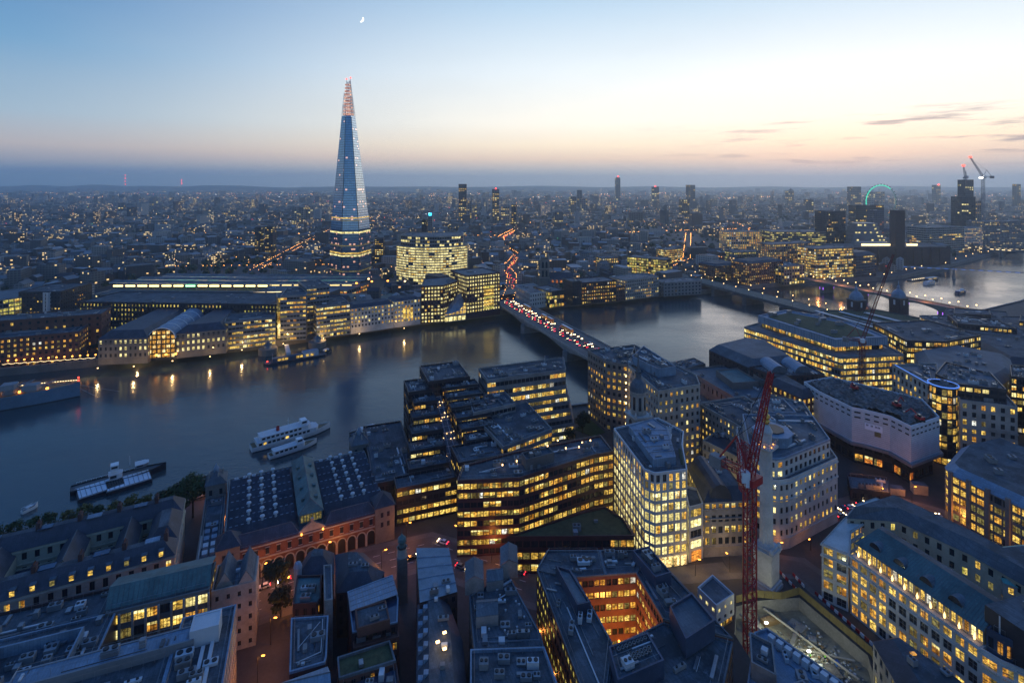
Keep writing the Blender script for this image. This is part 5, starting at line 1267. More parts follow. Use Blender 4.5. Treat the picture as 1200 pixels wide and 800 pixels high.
for k in range(8): a = R(22)+2*math.pi*(k+.5)/8; g = MB(); g.box((x0+3.7*math.cos(a), y0+3.7*math.sin(a), 40), (.25, 1.3, 6.5), 'glass', a); g.build('lantern_window', r)
g = MB(); g.lathe(x0, y0, [(4.3, 45.8), (4.1, 48), (2.9, 50.3), (1.5, 51.6), (1.5, 54.5), (1.8, 54.8)], 'lead', 12); g.build('dome', r)
g = MB(); g.lathe(x0, y0, [(1.2, 54.8), (.5, 59), (.1, 64)], 'lead', 8); g.build('spire', r)
b = B('church_nave', 'low church nave with a lead roof, at the foot of the baroque tower', 'church'); pl = [(66,262), (88,258), (90,246), (68,250)]; b.vol(pl, 0, 11, 'stone', 'lead', wh=.6, ww=.4, litp=0, bw=5, fh=8); b.hip(pl, 11.95, 4, 'lead'); b.done()
# ---- purple brown granite office
b = B('granite_office', 'dark purple granite office with dense amber windows and lit roof lamps'); 
pl = [(-22,212), (-14,212.5), (3,214), (36,232), (45,235), (42,250), (0,234), (-21,223)]
gp = dict(wall='granite_purple', roof='felt', fh=3.75, bw=2.4, ww=.86, wh=.58, pal='amber', run=.72)
b.vol(pl, 0, 30, litp=.78, units=9, rimm='granite_purple', **gp)
b.vol([(6,220), (18,226), (16,231), (4,226)], 30, 34, 'concrete_dark', 'felt', wins=False, units=2)
for x, y in ((-4,222), (2,225), (8,232), (16,238), (24,236), (32,241), (36,243), (30,237), (21,243)): g = MB(); g.tube((x, y, 30), (x, y, 31.4), .06, 'black_paint', 4); g.box((x, y, 31.7), (.5, .5, .5), 'lamp_warm'); b.part(g, 'roof_lamp')
b.done()
b = B('granite_wing', 'low granite wing with an olive wedge roof and amber windows, before the white office', 'office')
b.vol([(-2,203), (47,203.5), (45,214), (39,222), (30,219)], 0, 13.5, litp=.62, units=3, **{**gp, 'roof': 'sedum', 'bw': 3.0}); b.done()
# ---- white office, every window alight
b = B('lit_office', 'white gridded office with nearly every window alight, brightest block in the middle')
pl = [(55.5,205.5), (69,208.2), (73.5,228), (78,240), (70,254), (46.7,243), (52,208.5)]
wl = dict(wall='stone_white', fh=3.75, bw=3.0, ww=.74, wh=.72, litp=.97, pal='pale', roof='felt', nx=2, rec=.35, frame='panel_grey')
b.vol(pl, 4.5, 29.8, cap=False, **wl); b.vol(pl, 0, 4.5, cap=False, **{**wl, 'fh': 4.5, 'wh': .8, 'pal': 'pale'})
b.vol(pl, 29.8, 36.5, **{**wl, 'litp': .62, 'pal': 'warm', 'fh': 3.3, 'wh': .85, 'ww': .55, 'rimm': 'panel_white'} )
b.vol([(56.5,211), (66,213), (70,238), (66,248), (53,240)], 36.5, 39.5, 'lead_blue', 'lead_blue', wins=False, par=.3, units=0)
g = MB()
for k in range(1, 6): f = k/6; g.tube((56.5-3.5*f*1.0, 211+29*f, 39.95), (66+4*f*.9, 213+27*f, 39.95), .12, 'lead', 4)
b.part(g, 'roof_seam')
for k in range(7): g = MB(); f = k/7; g.box((68.5+3.2*f, 232+9*f, 38.2), (2.4, .35, .3), 'panel_white', .3); b.part(g, 'louvre')
g = MB(); g.prism([(70,212), (72,224), (71,226), (68,213)], 36.6, 36.8, 'sedum'); b.part(g, 'roof_garden')
for u in range(4): g = MB(); q = Vector((57+u*3.1, 205.7+u*.62)); g.face([(q.x, q.y-.3, .3), (q.x+2.2, q.y+.14, .3), (q.x+2.2, q.y+.14, 4.1), (q.x, q.y-.3, 4.1)], 'lit_hall'); b.part(g, 'shop_window')
b.done()
b = B('lit_office', 'narrow four storey infill with big pale windows, right of the white gridded office')
b.vol([(69.8,209), (76.5,211.5), (78,222), (73,224)], 0, 21, **{**wl, 'bw': 6, 'nx': 3, 'fh': 4.1, 'base': 4.5}); 
g = MB(); g.face([(71,209.2,.2), (75.5,210.9,.2), (75.5,210.9,4.2), (71,209.2,4.2)], 'lit_orange'); b.part(g, 'entrance'); b.done()
# ---- stone office with a black mansard
b = B('stone_office', 'grey stone office with a humped black mansard, between white office and column')
pl = [(77,212), (96,213.5), (97,243), (79,240)]
b.vol(pl, 0, 22, 'stone', 'slate', wh=.6, ww=.62, litp=.55, pal='amber', bw=2.9, fh=3.8, base=4, mansard=(3.5, 4), strings=(3.8, 15, 18.8)); b.clutter(inset(pl, 6), 26, 4)
g = MB(); n = 8
for j in range(n):
    a0, a1 = math.pi*j/n, math.pi*(j+1)/n; q = lambda a, y: (84-4.5*math.cos(a), y, 22+6.5*math.sin(a))
    g.face([q(a0, 213), q(a1, 213), q(a1, 236), q(a0, 236)][::-1], 'slate'); g.face([q(a0, 213), q(a1, 213), (84, 213, 22)], 'slate')
b.part(g, 'barrel_roof'); b.done()
# ---- memorial column
x0, y0 = 94.7, 197
r = thing('memorial_column', 'fluted stone memorial column topped by a gilded urn, beside the red crane', 'monument', (x0, y0, 0))
g = MB(); ro = R(40)
for w_, z0, z1 in ((8.6, 0, 1.2), (8, 1.2, 2.4), (6.6, 2.4, 13), (7.4, 13, 13.8), (8, 13.8, 14.6), (6.6, 14.6, 15.6)): g.box((x0, y0, (z0+z1)/2), (w_, w_, z1-z0), 'stone_white', ro)
g.build('pedestal', r)
for k in range(4):
    a = ro+k*math.pi/2+math.pi/4; g = MB(); g.lathe(x0+4.6*math.cos(a), y0+4.6*math.sin(a), [(.7, 14.6), (.9, 15.4), (.5, 16.2), (0, 16.6)], 'stone_white', 6); g.build('carved_dragon', r)
g = MB(); prof = [(2.9, 15.6), (2.7, 16.3), (2.35, 16.9), (2.3, 25), (2.15, 40), (2.02, 50.5)]
n = 40
for (r0, z0), (r1, z1) in zip(prof, prof[1:]):
    for i in range(n):
        k0, k1 = 1-(.045 if i % 2 else 0), 1-(0 if i % 2 else .045); a0, a1 = 2*math.pi*i/n, 2*math.pi*(i+1)/n
        g.face([(x0+r0*k0*math.cos(a0), y0+r0*k0*math.sin(a0), z0), (x0+r0*k1*math.cos(a1), y0+r0*k1*math.sin(a1), z0), (x0+r1*k1*math.cos(a1), y0+r1*k1*math.sin(a1), z1), (x0+r1*k0*math.cos(a0), y0+r1*k0*math.sin(a0), z1)], 'stone_white')
g.build('shaft', r)
g = MB(); g.lathe(x0, y0, [(2.1, 50.5), (2.6, 51.2), (2.3, 51.6)], 'stone_white', 20); g.box((x0, y0, 52), (6.2, 6.2, .8), 'stone_white', ro); g.build('capital', r)
g = MB()
for k in range(4):
    for j in range(7):
        a = ro+k*math.pi/2; c, s_ = math.cos(a), math.sin(a); p_ = lambda t_: (x0+3*c-t_*s_, y0+3*s_+t_*c); g.tube((*p_(-3+j), 52.4), (*p_(-3+j), 54.6), .06, 'steel_grey', 3)
    g.tube((*p_(-3), 54.6), (*p_(3), 54.6), .07, 'steel_grey', 3); g.tube((*p_(-3), 53.5), (*p_(3), 53.5), .05, 'steel_grey', 3)
g.build('gallery_railing', r)
g = MB(); g.lathe(x0, y0, [(1.9, 52.4), (1.9, 57), (2.2, 57.3), (2.1, 57.9), (1.3, 59.4), (.8, 60.2)], 'stone_white', 16); g.build('drum', r)
g = MB(); g.lathe(x0, y0, [(.7, 60.2), (1.3, 61.3), (.9, 62), (1.35, 62.8), (1.1, 63.6), (.4, 64.2), (.8, 65), (.5, 66), (0, 67)], 'gold', 14); g.build('gilded_urn', r)
for k in range(6): g = MB(); a = k; g.box((x0+2.6*math.cos(a), y0+2.6*math.sin(a), 52.7), (.3, .3, .25), 'lamp_orange'); g.build('gallery_light', r)
# ---- cranes
surf('red_dark', (.16, .02, .025), .6, 0, .3, .5, stain=.3)
r_ = luffer('bright red tower crane with a steep lattice jib, beside the memorial column', (78.2, 174, -5), 56.5, at(903.5, 436, 168), 3.0, 'red_paint')
g = MB(); lattice(g, (78.2-3.2, 172, 50), (78.2-4, 172, 66), 1.6, 'red_paint'); lattice(g, (78.2-4, 172, 66), (78.2-1, 173, 64), 1.2, 'red_paint'); lattice(g, (78.2-1, 173, 64), (78.2-.8, 173.5, 53), 1.2, 'red_paint'); g.build('a_frame', r_)
g = MB(); g.box((78.2-1.8, 171.8, 52.5), (1.6, 1.6, 2.2), 'white_paint'); g.build('operator_box', r_)
r_ = luffer('dark red tower crane reaching up across the far bridge, behind the sheeted building', (229, 346, 0), 45, at(1047, 298, 338), 2.3, 'red_dark')
# ---- livery hall and dark block on the bridge approach
b = B('stone_hall', 'low dark stone hall with a balustrade and blank windows, by the near bridge end', 'hall')
b.vol([(122,370), (136,318), (150,321), (184,332), (178,384)], 0, 19, 'stone_dark', 'lead', wh=.45, ww=.3, litp=.06, bw=4.5, fh=5.5, base=4, strings=(9, 17)); b.vol([(140,335), (158,338), (154,362), (138,358)], 19, 22.5, 'stone_dark', 'copper_green', wins=False); b.vol([(160,338), (174,341), (170,372), (158,368)], 19, 23, 'stone_dark', 'felt', wins=False, units=3); b.done()
b = B('dark_block', 'dark modern block with a sloping black roof, left of the yellow banded office', 'office')
b.vol([(146,392), (160,352), (196,362), (196,404), (180,412)], 0, 26, 'dark_clad', 'lead', wh=.4, ww=.35, litp=.16, bw=4, fh=4, mansard=(5, 5)); b.done()
# ---- yellow banded riverside office
b = B('banded_office', 'big glass office with continuous yellow bands and a pale louvred crown', 'office')
b.vol([(226,364), (274,370), (279,420), (238,472), (193,440)], 0, 29.5, 'panel_grey', 'felt_light', wh=.6, ww=.9, litp=.97, pal='warm', bw=2.2, fh=4.2, run=.5, nx=1)
up_ = [(229,375), (271,381.5), (271,421), (240,463), (206,443)]; b.vol(inset(up_, 2.2), 29.5, 33.2, 'dark_clad', 'felt', wh=.8, ww=.85, litp=.75, pal='amber', bw=3, fh=3.6, cap=False)
g = MB(); g.prism(ccw(up_), 33.2, 38, 'lead_blue'); ip = inset(ccw(up_), .8); cu = ccw(up_)
b.part(g, 'crown')
g = MB()
for i in range(len(cu)):
    a, c = Vector(cu[i]), Vector(cu[(i+1) % len(cu)]); n = int((c-a).length/1.4)
    for k in range(n): q = a.lerp(c, (k+.5)/n); g.box((q.x, q.y, 35.6), (.16, .16, 4.8), 'panel_white')
b.part(g, 'louvre')
g = MB(); g.prism(inset(cu, 6), 38.02, 38.3, 'sedum'); b.part(g, 'roof_garden')
g = MB()
for i in range(len(cu)):
    a, c, c2, a2 = cu[i], cu[(i+1) % len(cu)], inset(cu, 1)[(i+1) % len(cu)], inset(cu, 1)[i]; g.prism(ccw([a, c, c2, a2]), 38.01, 39, 'lead_blue')
b.part(g, 'parapet'); b.clutter(inset(cu, 4), 38.3, 10, 1.5); b.done()
# ---- railway terminus
for (x, y, lab) in ((352, 541, 'left one of two brick station towers with lead domes at the river'), (402.5, 551, 'right one of two brick station towers with lead domes at the river')):
    r = thing('station_tower', lab, 'tower', (x, y, 0)); g = MB(); g.box((x, y, 13), (11.5, 11.5, 36), 'brick_dark', .3); g.box((x, y, 30.6), (12.8, 12.8, 1), 'stone_dark', .3); g.build('tower', r)
    for k in range(2):
        a = .3-math.pi/2*k; g = MB(); nx_, ny_ = math.sin(a), -math.cos(a); g.box((x+nx_*5.8, y+ny_*5.8, 26), (2, .3, 5), 'panel_white', a); g.build('opening', r)
    g = MB(); g.lathe(x, y, [(6.4, 31), (6.2, 34), (4.6, 37), (2.2, 39), (1.5, 39.2), (1.5, 42), (.5, 43.5), (.15, 48)], 'lead_blue', 12); g.build('dome', r)
b = B('station_roof', 'long flat station roof with dark planting and white edge strips behind two brick towers', 'station')
b.vol([(298,432), (320,414), (400,440), (412,470), (372,540), (316,536), (292,470)], 0, 20, 'concrete_dark', 'sedum', wh=.5, ww=.8, litp=.25, fh=5, bw=4)
for k in range(3): g = MB(); f = k/2; g.box((318+42*f, 488+2*f, 21.2), (3, 92-20*f, .8), 'panel_white', .28); b.part(g, 'roof_strip')
for k in range(3): g = MB(); f = k/2; g.box((330+36*f, 478+2*f, 21), (5, 70, .5), 'felt_light', .28); b.part(g, 'walkway')
b.done()
b = B('station_office', 'dark glass office with yellow lit floors, behind the yellow banded office', 'office')
b.vol([(291,390), (318,388), (358,404), (352,448), (300,440)], 0, 33, 'dark_clad', 'felt', wh=.6, ww=.88, litp=.62, pal='warm', bw=2.6, fh=4, units=8); b.done()
b = B('banded_office', 'grey office with thin rows of lit windows, right of the long station roof')
b.vol([(372,446), (424,424), (440,460), (425,500), (385,500)], 0, 24, 'concrete', 'felt', wh=.45, ww=.7, litp=.6, pal='amber', bw=2.6, fh=4, units=8); b.vol([(384,456), (420,440), (428,464), (400,486)], 24, 28, 'dark_clad', 'felt', wh=.5, ww=.7, litp=.4, fh=4, bw=3, units=6); b.done()
b = B('brown_office', 'brown office with small square windows, at the right edge above the beige guild building', 'office')
b.vol([(426,424), (480,402), (520,440), (470,476), (442,462)], 0, 24, 'brick', 'felt', wh=.5, ww=.45, litp=.45, pal='warm', bw=2.8, fh=3.8, units=10); b.vol([(440,432), (476,416), (494,440), (462,456)], 24, 27.5, 'panel_grey', 'felt', wins=False, units=6); b.done()
b = B('river_block', 'dark riverside block cut by the right edge of the view, below the river bend', 'office'); b.vol([(585,562), (640,550), (690,620), (650,650), (610,610)], 0, 17, 'concrete_dark', 'felt', wh=.4, ww=.5, litp=.3, units=6); b.vol([(606,574), (640,566), (664,600), (634,614)], 17, 21, 'stone_dark', 'felt', wh=.5, ww=.6, litp=.4, units=4); b.done()
b = B('low_block', 'low flat roofed block with roof plant, beneath the end of the steel arch bridge', 'office'); b.vol([(430,530), (490,520), (520,556), (470,572)], 0, 14, 'concrete_dark', 'felt', wh=.4, ww=.5, litp=.35, units=8); b.vol([(446,534), (480,530), (496,550), (468,560)], 14, 17, 'dark_clad', 'felt', wins=False, units=4); b.done()
b = B('low_block', 'stepped dark office with thin lit strips, between the long station roof and the river bend', 'office'); b.vol([(445,482), (520,464), (560,515), (480,520)], 0, 18, 'concrete_dark', 'felt', wh=.4, ww=.7, litp=.5, units=8); b.vol([(466,486), (516,476), (536,506), (490,510)], 18, 22, 'dark_clad', 'felt', wh=.5, ww=.8, litp=.5, fh=4, units=8); b.done()
b = B('guild_block', 'broad beige building with a dark lead roof and single lit windows, far right', 'office')
b.vol([(262,334), (296,322), (324,340), (350,372), (330,396), (292,384)], 0, 26, 'stone', 'lead', wh=.42, ww=.4, litp=.55, pal='amber', bw=4.0, fh=4.3, mansard=(5, 4)); b.clutter([(290,345), (312,345), (330,370), (310,378)], 30.2, 8); b.done()
b = B('stone_terrace', 'stone office terrace with a row of lit attic windows, below the brown right edge office', 'office')
b.vol([(352,376), (410,352), (436,384), (420,418), (372,440)], 0, 22, 'stone_dark', 'slate', wh=.5, ww=.42, litp=.5, pal='amber', bw=3, fh=3.9, mansard=(4, 4)); b.clutter(inset(ccw([(352,376), (410,352), (436,384), (420,418), (372,440)]), 8), 26.1, 9); b.done()
b = B('narrow_office', 'narrow dark glass office with a stack of yellow floors, behind the glass corner drum', 'office')
b.vol([(300,318), (326,306), (338,330), (318,338)], 0, 33, 'dark_clad', 'felt', wh=.6, ww=.85, litp=.6, pal='warm', bw=2.6, fh=3.9, units=6); b.done()
# ---- wrapped demolition building
surf('banner_white', (.85, .88, .95), .4, 0, .03, .3)
b = B('sheeted_building', 'white sheeted building being demolished, rubble on its open top')
wp_ = ccw([(176,319), (197,327), (228,294), (219,271), (196.5,260.5), (194.5,272), (186,280), (181.5,282.5), (176.5,304)])
b.vol(wp_, 12, 29, 'sheet_white', 'rubble', wins=False, par=1.2, rimm='sheet_white')
g = MB()
for zz in [13.2+i*1.0 for i in range(16)]:
    rg = inset(wp_, -.12); n = len(rg)
    for i in range(n): g.face([(*rg[i], zz), (*rg[(i+1) % n], zz), (*rg[(i+1) % n], zz+.10), (*rg[i], zz+.10)], 'panel_grey')
b.part(g, 'scaffold_line')
for zz in (25, 27.6):
    for i in range(len(wp_)):
        a, c = Vector(wp_[i]), Vector(wp_[(i+1) % len(wp_)]); u = (c-a).normalized(); nn = Vector((u.y, -u.x))
        if nn.dot(a) > 0: continue
        n = int((c-a).length/3.4)
        for k in range(n):
            q0, q1 = a.lerp(c, (k+.2)/n)+nn*.16, a.lerp(c, (k+.75)/n)+nn*.16; g = MB(); g.face([(*q0, zz), (*q1, zz), (*q1, zz+.8), (*q0, zz+.8)], 'black_paint'); b.part(g, 'sheet_opening')
base_p = inset(wp_, 2.5); b.vol(base_p, 0, 12, 'dark_clad', 'felt', wh=.6, ww=.8, litp=.22, pal='orange', bw=4, fh=5, cap=False)
g = MB(); g.prism(inset(wp_, -1.5), 10.6, 12, 'panel_grey', bottom=True); b.part(g, 'scaffold_fan')
q0, q1 = Vector((186,280)), Vector((194.5,272)); u = (q1-q0).normalized(); nn = Vector((u.y, -u.x)); nn = nn if nn.dot(q0) < 0 else -nn
bp = lambda f, z, o=.25: (*(q0+u*(f*(q1-q0).length)+nn*o), z)
g = MB(); g.face([bp(.05, 20.2), bp(.72, 20.2), bp(.72, 23.4), bp(.05, 23.4)], 'banner_white'); ban = b.part(g, 'banner')
g = MB(); g.face([bp(.42, 17.6), bp(.66, 17.6), bp(.66, 20), bp(.42, 20)], 'hoarding'); b.part(g, 'yellow_notice')
g = MB()
for wd in ((.11, .25), (.28, .42), (.44, .66)):
    n = int((wd[1]-wd[0])/.05)
    for k in range(n):
        f0 = wd[0]+k*.05; g.face([bp(f0, 22.0, .29), bp(f0+.018, 22.0, .29), bp(f0+.018, 22.9, .29), bp(f0, 22.9, .29)], 'navy_paint'); g.face([bp(f0+.018, 22.7, .29), bp(f0+.036, 22.7, .29), bp(f0+.036, 22.9, .29), bp(f0+.018, 22.9, .29)], 'navy_paint')
        if k % 2: g.face([bp(f0+.018, 22.35, .29), bp(f0+.036, 22.35, .29), bp(f0+.036, 22.5, .29), bp(f0+.018, 22.5, .29)], 'navy_paint')
        if k % 3 != 1: g.face([bp(f0+.028, 22.0, .29), bp(f0+.04, 22.0, .29), bp(f0+.04, 22.9, .29), bp(f0+.028, 22.9, .29)], 'navy_paint')
g.build('lettering', ban, (0, 0, 0))
b.done()
tag((lambda: None)() or (lambda g: [g.face([(x+mnoise.noise((x*.3, y*.3, 1))*0, y, 29.3+2.6*abs(mnoise.noise((x*.16, y*.16, 5)))+1.9*abs(mnoise.noise((x*.5, y*.5, 2)))) for x, y in q], 'rubble') for q in [[(x, y), (x+1.2, y), (x+1.2, y+1.2), (x, y+1.2)] for x in [177+i*1.2 for i in range(42)] for y in [262+j*1.2 for j in range(54)]] if all(inside(p, inset(wp_, 1.2)) for p in q)] and g.build('rubble', smooth=False))(MB()), 'broken concrete rubble spread over the open top of the sheeted building', kind='stuff')
rr_ = random.Random(3); k = 0
ins_ = inset(wp_, 4)
while k < 3:
    x, y = rr_.uniform(178, 226), rr_.uniform(264, 322)
    if not inside((x, y), ins_): continue
    k += 1; lab = ('orange excavator at the pointed front end of the rubble top', 'orange excavator at the middle of the rubble top', 'orange excavator at the rear of the rubble top')
    r = thing('excavator', lab[k-1], 'excavator', (x, y, 30.4)); y = (266, 282, 306)[k-1]; x = (205, 205, 198)[k-1]; r.location = (x, y, 30.4); z = 30.4; a = rr_.random()*6
    g = MB(); g.box((x-1, y, z+.5), (.7, 4, 1), 'black_paint'); g.box((x+1, y, z+.5), (.7, 4, 1), 'black_paint'); g.build('track', r)
    g = MB(); g.box((x, y, z+1.7), (2.6, 3.6, 1.3), 'red_paint'); g.build('body', r); g = MB(); g.box((x-.7, y-.6, z+2.8), (1.1, 1.6, 1.5), 'glass'); g.build('cab', r)
    g = MB(); e1 = Vector((x+math.cos(a)*3.6, y+math.sin(a)*3.6, z+5)); e2 = Vector((x+math.cos(a)*6.4, y+math.sin(a)*6.4, z+2)); g.tube((x, y, z+2), e1, .35, 'red_paint', 5); g.tube(e1, e2, .28, 'red_paint', 5); g.box(tuple(e2), (1, 1, 1), 'steel_grey'); g.build('boom', r)
# ---- glass corner office
b = B('corner_office', 'office with a lit glass corner drum and blue edge lights, behind the sheeted building')
pl = [(230,285), (238,279), (260,272), (276,300), (262,326), (233,324)]
b.vol([(233,324), (230,287), (236,290), (262,326)], 0, 38, 'stone', 'lead', wh=.62, ww=.5, litp=.6, pal='warm', bw=3.6, fh=4.2)
b.vol([(238,281), (260,272), (276,300), (262,326), (236,291)], 0, 34, 'stone', 'lead', wh=.6, ww=.45, litp=.5, pal='warm', bw=3.8, fh=4.2, strings=(20,)); b.vol([(240,285), (259,277), (272,300), (262,320), (240,300)], 34, 41, 'dark_clad', 'lead', wh=.6, ww=.8, litp=.35, pal='warm', bw=3.5, fh=3.6, units=8)
n = 16; g0 = (233, 286); dr = [(g0[0]+6.2*math.cos(2*math.pi*i/n), g0[1]+6.2*math.sin(2*math.pi*i/n)) for i in range(n)]
b.vol(dr, 0, 40.5, 'dark_clad', 'felt', wh=.78, ww=.86, litp=.8, pal='amber', bw=2.4, fh=4.0, nx=1)
g = MB(); g.lathe(*g0, [(6.9, 41.2), (6.9, 41.7), (6.3, 41.7)], 'strip_blue', 24); b.part(g, 'edge_light')
g = MB(); g.tube((233.2,322,39.2), (229.9,292,39.2), .25, 'strip_blue', 4); b.part(g, 'edge_light'); b.done()
# ---- beige building with a rounded corner
b = B('rounded_building', 'beige stone building with a rounded corner and dark roof drum, behind the column')
pl = [(101,232), (102,222), (105,217.5), (109,216), (114,217.2), (144,234), (151,262), (112,264)]
b.vol(pl, 0, 27.5, 'stone_white', 'lead', wh=.52, ww=.45, litp=.5, pal='warm', bw=3.2, fh=3.9, base=4.5, strings=(4.3, 20, 26.5)); b.vol(inset(ccw(pl), 2.6), 27.5, 35, 'stone_white', 'lead', wh=.6, ww=.55, litp=.4, pal='warm', bw=3.2, fh=3.6, units=4, rimm='lead_blue')
g = MB(); g.lathe(116, 236, [(8, 35.2), (8, 39), (8.6, 39.2), (8.6, 39.8), (0, 40.2)], 'lead_blue', 8, R(20)); g.lathe(116, 236, [(5, 40.2), (5, 40.5), (0, 40.5)], 'black_paint', 8); b.part(g, 'roof_drum'); b.done()
b = B('cream_building', 'cream floodlit building with rows of small windows, left of the red crane jib'); pl = [(98,272), (112,250), (128,262), (114,286)]
b.vol(pl, 0, 17, 'cream', 'slate', wh=.5, ww=.4, litp=.3, pal='warm', bw=2.6, fh=3.6, base=3.5, strings=(13,), units=4); b.done()
b = B('stone_block', 'stone block with a dark roof terrace and yellow windows, above the cream building'); pl = [(104,296), (116,266), (142,278), (134,306)]
b.vol(pl, 0, 26, 'stone', 'felt', wh=.5, ww=.42, litp=.5, pal='warm', bw=2.8, fh=3.7, units=6); b.done()
b = B('rear_block', 'grey block with big square roof plant enclosures, right of the cream building'); pl = [(118,262), (152,262), (160,290), (146,300), (130,288)]
b.vol(pl, 0, 29, 'stone', 'lead', wh=.5, ww=.42, litp=.3, pal='warm', bw=3, fh=3.8, units=4); b.vol([(126,268), (144,268), (146,284), (132,284)], 29, 33, 'lead_blue', 'lead', wins=False, units=2); b.done()
b = B('brick_block', 'brown brick block with bright bay windows, left of the sheeted building'); pl = [(160,330), (168,306), (178,310), (174,338)]
b.vol(pl, 0, 25, 'brick', 'slate', wh=.6, ww=.5, litp=.75, pal='warm', bw=3.4, fh=3.7, mansard=(3, 4)); b.done()
b = B('vaulted_block', 'dark block with two curved lead roof vaults, behind the brown brick block'); pl = [(158,352), (166,334), (200,338), (198,362)]
b.vol(pl, 0, 27, 'brick_dark', 'felt', wh=.5, ww=.4, litp=.12, bw=3.6, fh=3.8)
for k in range(2):
    g = MB(); c0 = (172+k*15, 340); n = 8; q = lambda a, y: (c0[0]-5*math.cos(a), y, 27.8+4.5*math.sin(a))
    for j in range(n): a0, a1 = math.pi*j/n, math.pi*(j+1)/n; g.face([q(a0, 340), q(a1, 340), q(a1, 358), q(a0, 358)][::-1], 'lead_blue'); g.face([q(a0, 340), q(a1, 340), (c0[0], 340, 27.8)], 'lead')
    b.part(g, 'roof_vault')
b.done()
# ---- stone office right edge
b = B('pier_office', 'stone office with purple piers and wide amber windows, under a pale rounded roof at right')
pl = [(194,237), (192,231), (201,205), (212,176), (262,190), (240,262), (216,254)]
b.vol(pl, 0, 22.5, 'stone_dark', 'lead_blue', wh=.66, ww=.84, litp=.9, pal='amber', bw=3.2, fh=3.9, base=3, run=.8, mansard=(3.2, 3.2), nx=3)
g = MB()
for f in (0, .25, .5, .75, 1):
    q = Vector((192,231)).lerp(Vector((201,205)), f); g.box((q.x-.5, q.y, 12), (1.2, 1.4, 24), 'stone_dark', .3)
for f in (.3, .6): q = Vector((201,205)).lerp(Vector((212,176)), f); g.box((q.x-.5, q.y, 12), (1.2, 1.4, 24), 'stone_dark', .3)
b.part(g, 'pier'); b.clutter(inset(ccw(pl), 9), 25.8, 12, 1.3); b.done()
# ---- green mansard building
b = B('mansard_building', 'cream building with long green mansard, round dormers and a glowing top floor', 'building')
P0, P1, P2 = Vector((118,184.5)), Vector((130.5,147.8)), Vector((141,126)); u = (P1-P0).normalized(); n_ = Vector((-u.y, u.x)); n_ = n_ if n_.x > 0 else -n_
st_ = dict(wall='stone_white', fh=4.1, bw=3.3, ww=.7, wh=.7, litp=.62, pal='amber', frame='panel_grey', ny=2)
A0, A1 = P0, P0.lerp(P1, 1.0)
fw = [tuple(A0), tuple(A1), tuple(A1+n_*15), tuple(A0+n_*15)]
b.vol(fw, 0, 20.5, 'stone_white', 'felt', base=0, strings=(15.8, 19.6), cap=False, **{k_: v for k_, v in st_.items() if k_ != 'wall'})
lw = [tuple(Vector((112,190.2))), tuple(A0+Vector((.2, -.2))), tuple(A0+n_*15), (140,205), (147,212)]
b.vol([(111.5,190.5), (117.6,185), (126,197), (146,209), (153,212), (150,218), (140,214)], 0, 20.5, 'stone_white', 'felt', strings=(15.8, 19.6), cap=False, **{k_: v for k_, v in st_.items() if k_ != 'wall'})
tp = [tuple(A0+n_*2+u*1), tuple(A1+n_*2), tuple(A1+n_*14.8), tuple(A0+n_*14.8)]
b.vol(tp, 20.5, 24.2, 'cream', 'felt', fh=3.7, bw=1.7, ww=.7, wh=.8, litp=.92, pal='warm', cap=False, nx=2, ny=2)
for k in range(10):
    q = P0.lerp(P1, (k+.5)/10)+n_*1.4; g = MB(); g.lathe(q.x, q.y, [(.2, 20.6), (.34, 21.3), (0, 22.6)], 'lamp_soft', 8); b.part(g, 'terrace_lamp')
g = MB(); e0, e1 = A0+n_*1.6+u*.4, A1+n_*1.6; r0, r1 = A0+n_*9.5+u*3, A1+n_*9.5; k0, k1 = A0+n_*15.4, A1+n_*15.4
g.face([(*e0, 24.25), (*e1, 24.25), (*r1, 29.4), (*r0, 29.4)], 'copper_green'); g.face([(*r0, 29.4), (*r1, 29.4), (*k1, 27.2), (*k0, 27.2)], 'felt'); g.face([(*k0, 27.2), (*e0, 24.25), (*r0, 29.4)], 'copper_green'); g.face([(*k0, 20.4), (*k1, 20.4), (*k1, 27.2), (*k0, 27.2)][::-1], 'cream'); g.face([(*e1, 20.4), (*k1, 20.4), (*k1, 27.2), (*r1, 29.4), (*e1, 24.25)], 'cream'); g.face([(*e0, 24.1), (*e1, 24.1), (*k1, 24.1), (*k0, 24.1)], 'felt')
for k in range(46): f = k/45; g.tube((*e0.lerp(e1, f), 24.3), (*r0.lerp(r1, f), 29.45), .06, 'lead', 3, cap=False)
b.part(g, 'mansard_roof')
for k in range(4):
    q = A0.lerp(A1, .16+.21*k)+n_*3.4; g = MB(); m_ = 10; ua = u; hw_ = 1.9
    for j in range(m_):
        a0, a1 = math.pi*j/m_, math.pi*(j+1)/m_; w0 = lambda a, o: (*(q+ua*(-hw_*math.cos(a))+n_*o), 25.6+1.9*math.sin(a))
        g.face([w0(a0, 0), w0(a1, 0), w0(a1, 4), w0(a0, 4)], 'lead'); g.face([w0(a0, .06), w0(a1, .06), (*(q+n_*.06), 25.6)], 'glass')
    b.part(g, 'round_dormer')
bk = [(128,202), (153,213.5), (166,190), (178,158), (168,154), (158,182), (146,200)]
b.vol(bk, 0, 22, 'cream', 'felt', fh=4.1, bw=3.6, ww=.4, wh=.55, litp=.35, pal='green', cap=False); rf = ccw(bk); g = MB(); g.frustum(inset(rf, -.3), 22.02, inset(rf, 2.4), 26, 'lead', 'felt'); b.part(g, 'rear_roof')
g = MB(); g.prism([tuple(A0+n_*15), tuple(A1+n_*15), (168,156), (146,198)], 0, 12, 'cream', 'felt'); b.part(g, 'courtyard_floor')
